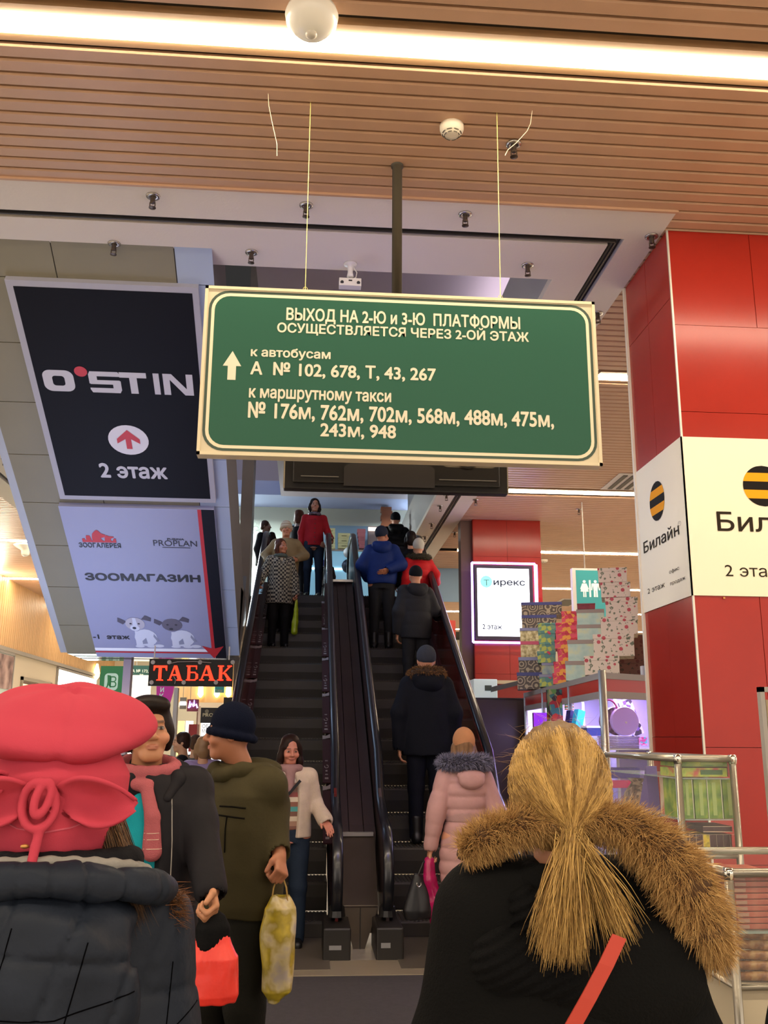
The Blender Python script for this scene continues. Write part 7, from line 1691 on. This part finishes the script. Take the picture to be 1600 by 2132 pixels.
# ---- passage people
simple('dark haired man in black jacket and white collar far off in the passage, profile', 381, 1524, 11.5, 0, -80, '17171b', HD, skin='c89878', vox=.011)
pp = simple('woman in purple flowered blouse in the passage behind the man with the cap', 425, 1532, 10.6, 0, 190, '9a8ab8', mat('hair_dirty_blonde', '8a6a48', .5), 'bob', skin='c89878', vox=.011)
pp.root.children[0].data.materials[0] = pattern_mat('purple_flower_blouse', 'multi', ['4a2a8a', 'a890c8', 'c8b8d8', '35206a', 'b8a0c8'], 26)
simple('person with light hair further back in the passage crowd', 408, 1530, 13.0, 0, 170, '55504c', HM, skin='c89878')
# ---- cropped person at the right edge
q = at(1572, 1800, Y=1.95)
p = Person('person in plain black coat cut off by the right edge of the photo', (q[0]+.285, 1.95, 0), 1.62, 180, vox=.011)
p.coat(CB, [(.45, .24, .2), (.9, .235, .19), (1.2, .24, .18), (1.31, .21, .15), (1.37, .11, .10)], (.095, .09, .075), wr=.005); p.hair(HB, 'short', vox=.011); p.trousers(BKT, mb=BT)

# ================================================================ BAGS AND SMALL THINGS IN HANDS
def bag(name, label, fn, m, loc, vox=.008, cat='bag', wr=.006, wf=30, post=None):
    c = SDF(.015); fn(c)
    if wr: c.post.append(wrinkle(wr, wf, 3))
    if post: c.post.append(post)
    V_, F = c.mesh(vox); t = thing(name, label, cat, loc); mesh_obj('bag_body', V_, F, m, t); return t
def handles(t, pts, m, r=.005, name='handle'):
    o = MB().tube([tuple(np.array(q)) for q in pts], r, 6).make(name, m, None); o.parent = t
# red plastic bag and black bag held by the dark haired woman
RB = mat('red_plastic_film', 'e8382c', .35, var=.10, vscale=5, bump=.4, bscale=18, alpha=.96)
L3 = hand3
a = at(445, 2085, Y=3.55); b_ = at(445, 1945, Y=3.55)
t = bag('plastic_bag', 'bright orange red plastic carrier bag hanging below the black bag', lambda c: c.loft([(a[2]-L3[2], .088, .06), (a[2]-L3[2]+.025, .097, .066), (a[2]-L3[2]+.14, .094, .062), (b_[2]-L3[2]-.03, .066, .044), (b_[2]-L3[2]+.02, .045, .036), (b_[2]-L3[2]+.05, .018, .02)], e=2.6), RB, L3, .005, wr=.0035, wf=55, post=lambda X, Y, Z: .0022*np.sin(np.arctan2(Y, X)*22)*np.clip((Z+.20)*12, 0, 1))
handles(t, [(0, 0, b_[2]-L3[2]+.06), (0, 0, -.03), (0, 0, .0)], RB, .006)
t = bag('black_bag', 'black cloth bag held above the orange red carrier bag', lambda c: c.loft([(-.135, .062, .05), (-.07, .060, .05), (-.03, .04, .035), (-.012, .014, .014)]), cloth('black_bag_cloth', '0a0a0c'), L3, .007)
# whitish edge of a box behind the red bag
# patterned yellow carrier of the man
t = bag('carrier_bag', 'yellow and white patterned plastic carrier bag held by the man in olive', lambda c: c.loft([(-.50, .03, .05), (-.47, .062, .07), (-.25, .076, .07), (-.15, .066, .06), (-.10, .040, .03)], e=2.4), pattern_mat('yellow_carrier_print', 'soft', ['9a8f88', 'b0a078', '8f7c1e', 'b09a28', '6a6248'], 9, .35), hand4+np.array([.0, 0, 0]), .005, wr=.009, wf=42)
for dx in (-.026, .028): handles(t, [(dx*1.4, -.02, -.15), (dx, -.01, -.07), (0, 0, .005), (dx, .01, -.07), (dx*1.4, .02, -.15)], mat('tan_handle', '9a7a38', .5), .0035)
q = at(536, 1835, Y=4.05)
t = bag('white_bag', 'greyish white plastic bag behind the man in olive', lambda c: c.loft([(-.14, .035, .03), (-.11, .05, .04), (-.03, .045, .035), (.06, .012, .012)]), mat('grey_white_film', '6a635c', .5), at(536, 1878, Y=4.85), .007)
handles(t, [(0, 0, .05), (-.01, 0, .12), (-.04, -.05, .16)], mat('grey_white_film'), .004)
# pink coat woman: magenta bag, black handbag, phone
t = bag('magenta_bag', 'glossy magenta plastic bag held by the woman in pale pink', lambda c: c.path([(0, 0, -.02), (.0, -.01, -.15), (.03, -.01, -.30), (.035, -.01, -.44)], [.04, .055, .055, .045]), mat('magenta_film_bag', 'a00f4e', .25, var=.2, vscale=14, bump=.5, bscale=25), hand6L, .008)
t = bag('handbag', 'black leather handbag with metal ring next to the magenta bag', lambda c: c.loft([(-.42, .10, .05), (-.36, .115, .055), (-.2, .075, .045), (-.10, .035, .03)]), mat('black_leather', '0e0d10', .35), hand6L+np.array([-.09, -.03, 0]), .009)
handles(t, [(0, 0, -.12), (.04, .01, -.03), (.08, .03, .0)], M_black, .007)
o = MB().tube([(-.0+.016*math.cos(a_), -.055, -.17+.018*math.sin(a_)) for a_ in np.linspace(2.6, 6.9, 12)], .0035, 6).make('metal_ring', mat('chrome'), None); o.parent = t
t = thing('phone', 'phone with lit pale blue screen in the hand of the woman in pale pink', 'phone', hand6R)
MB().obox(tuple(hand6R+np.array([.035, -.03, .02])), (.034, .01, 0), (-.005, .015, .055), (.002, -.004, .002)).make('body', M_black, t)
MB().obox(tuple(hand6R+np.array([.035, -.035, .021])), (.030, .009, 0), (-.0045, .0135, .05), (.0005, -.001, .0005)).make('screen', emit('phone_screen', '9cc4ff', 2.0), t)
t = bag('lime_bag', 'lime yellow carrier bag of the woman in the houndstooth coat', lambda c: c.path([(0, 0, -.01), (0, -.01, -.15), (-.01, -.01, -.32), (-.015, -.01, -.46)], [.02, .035, .045, .048]), pattern_mat('lime_print', 'soft', ['8aa012', 'a8b81e', 'c2cc6a'], 10, .35), hand13, .009)
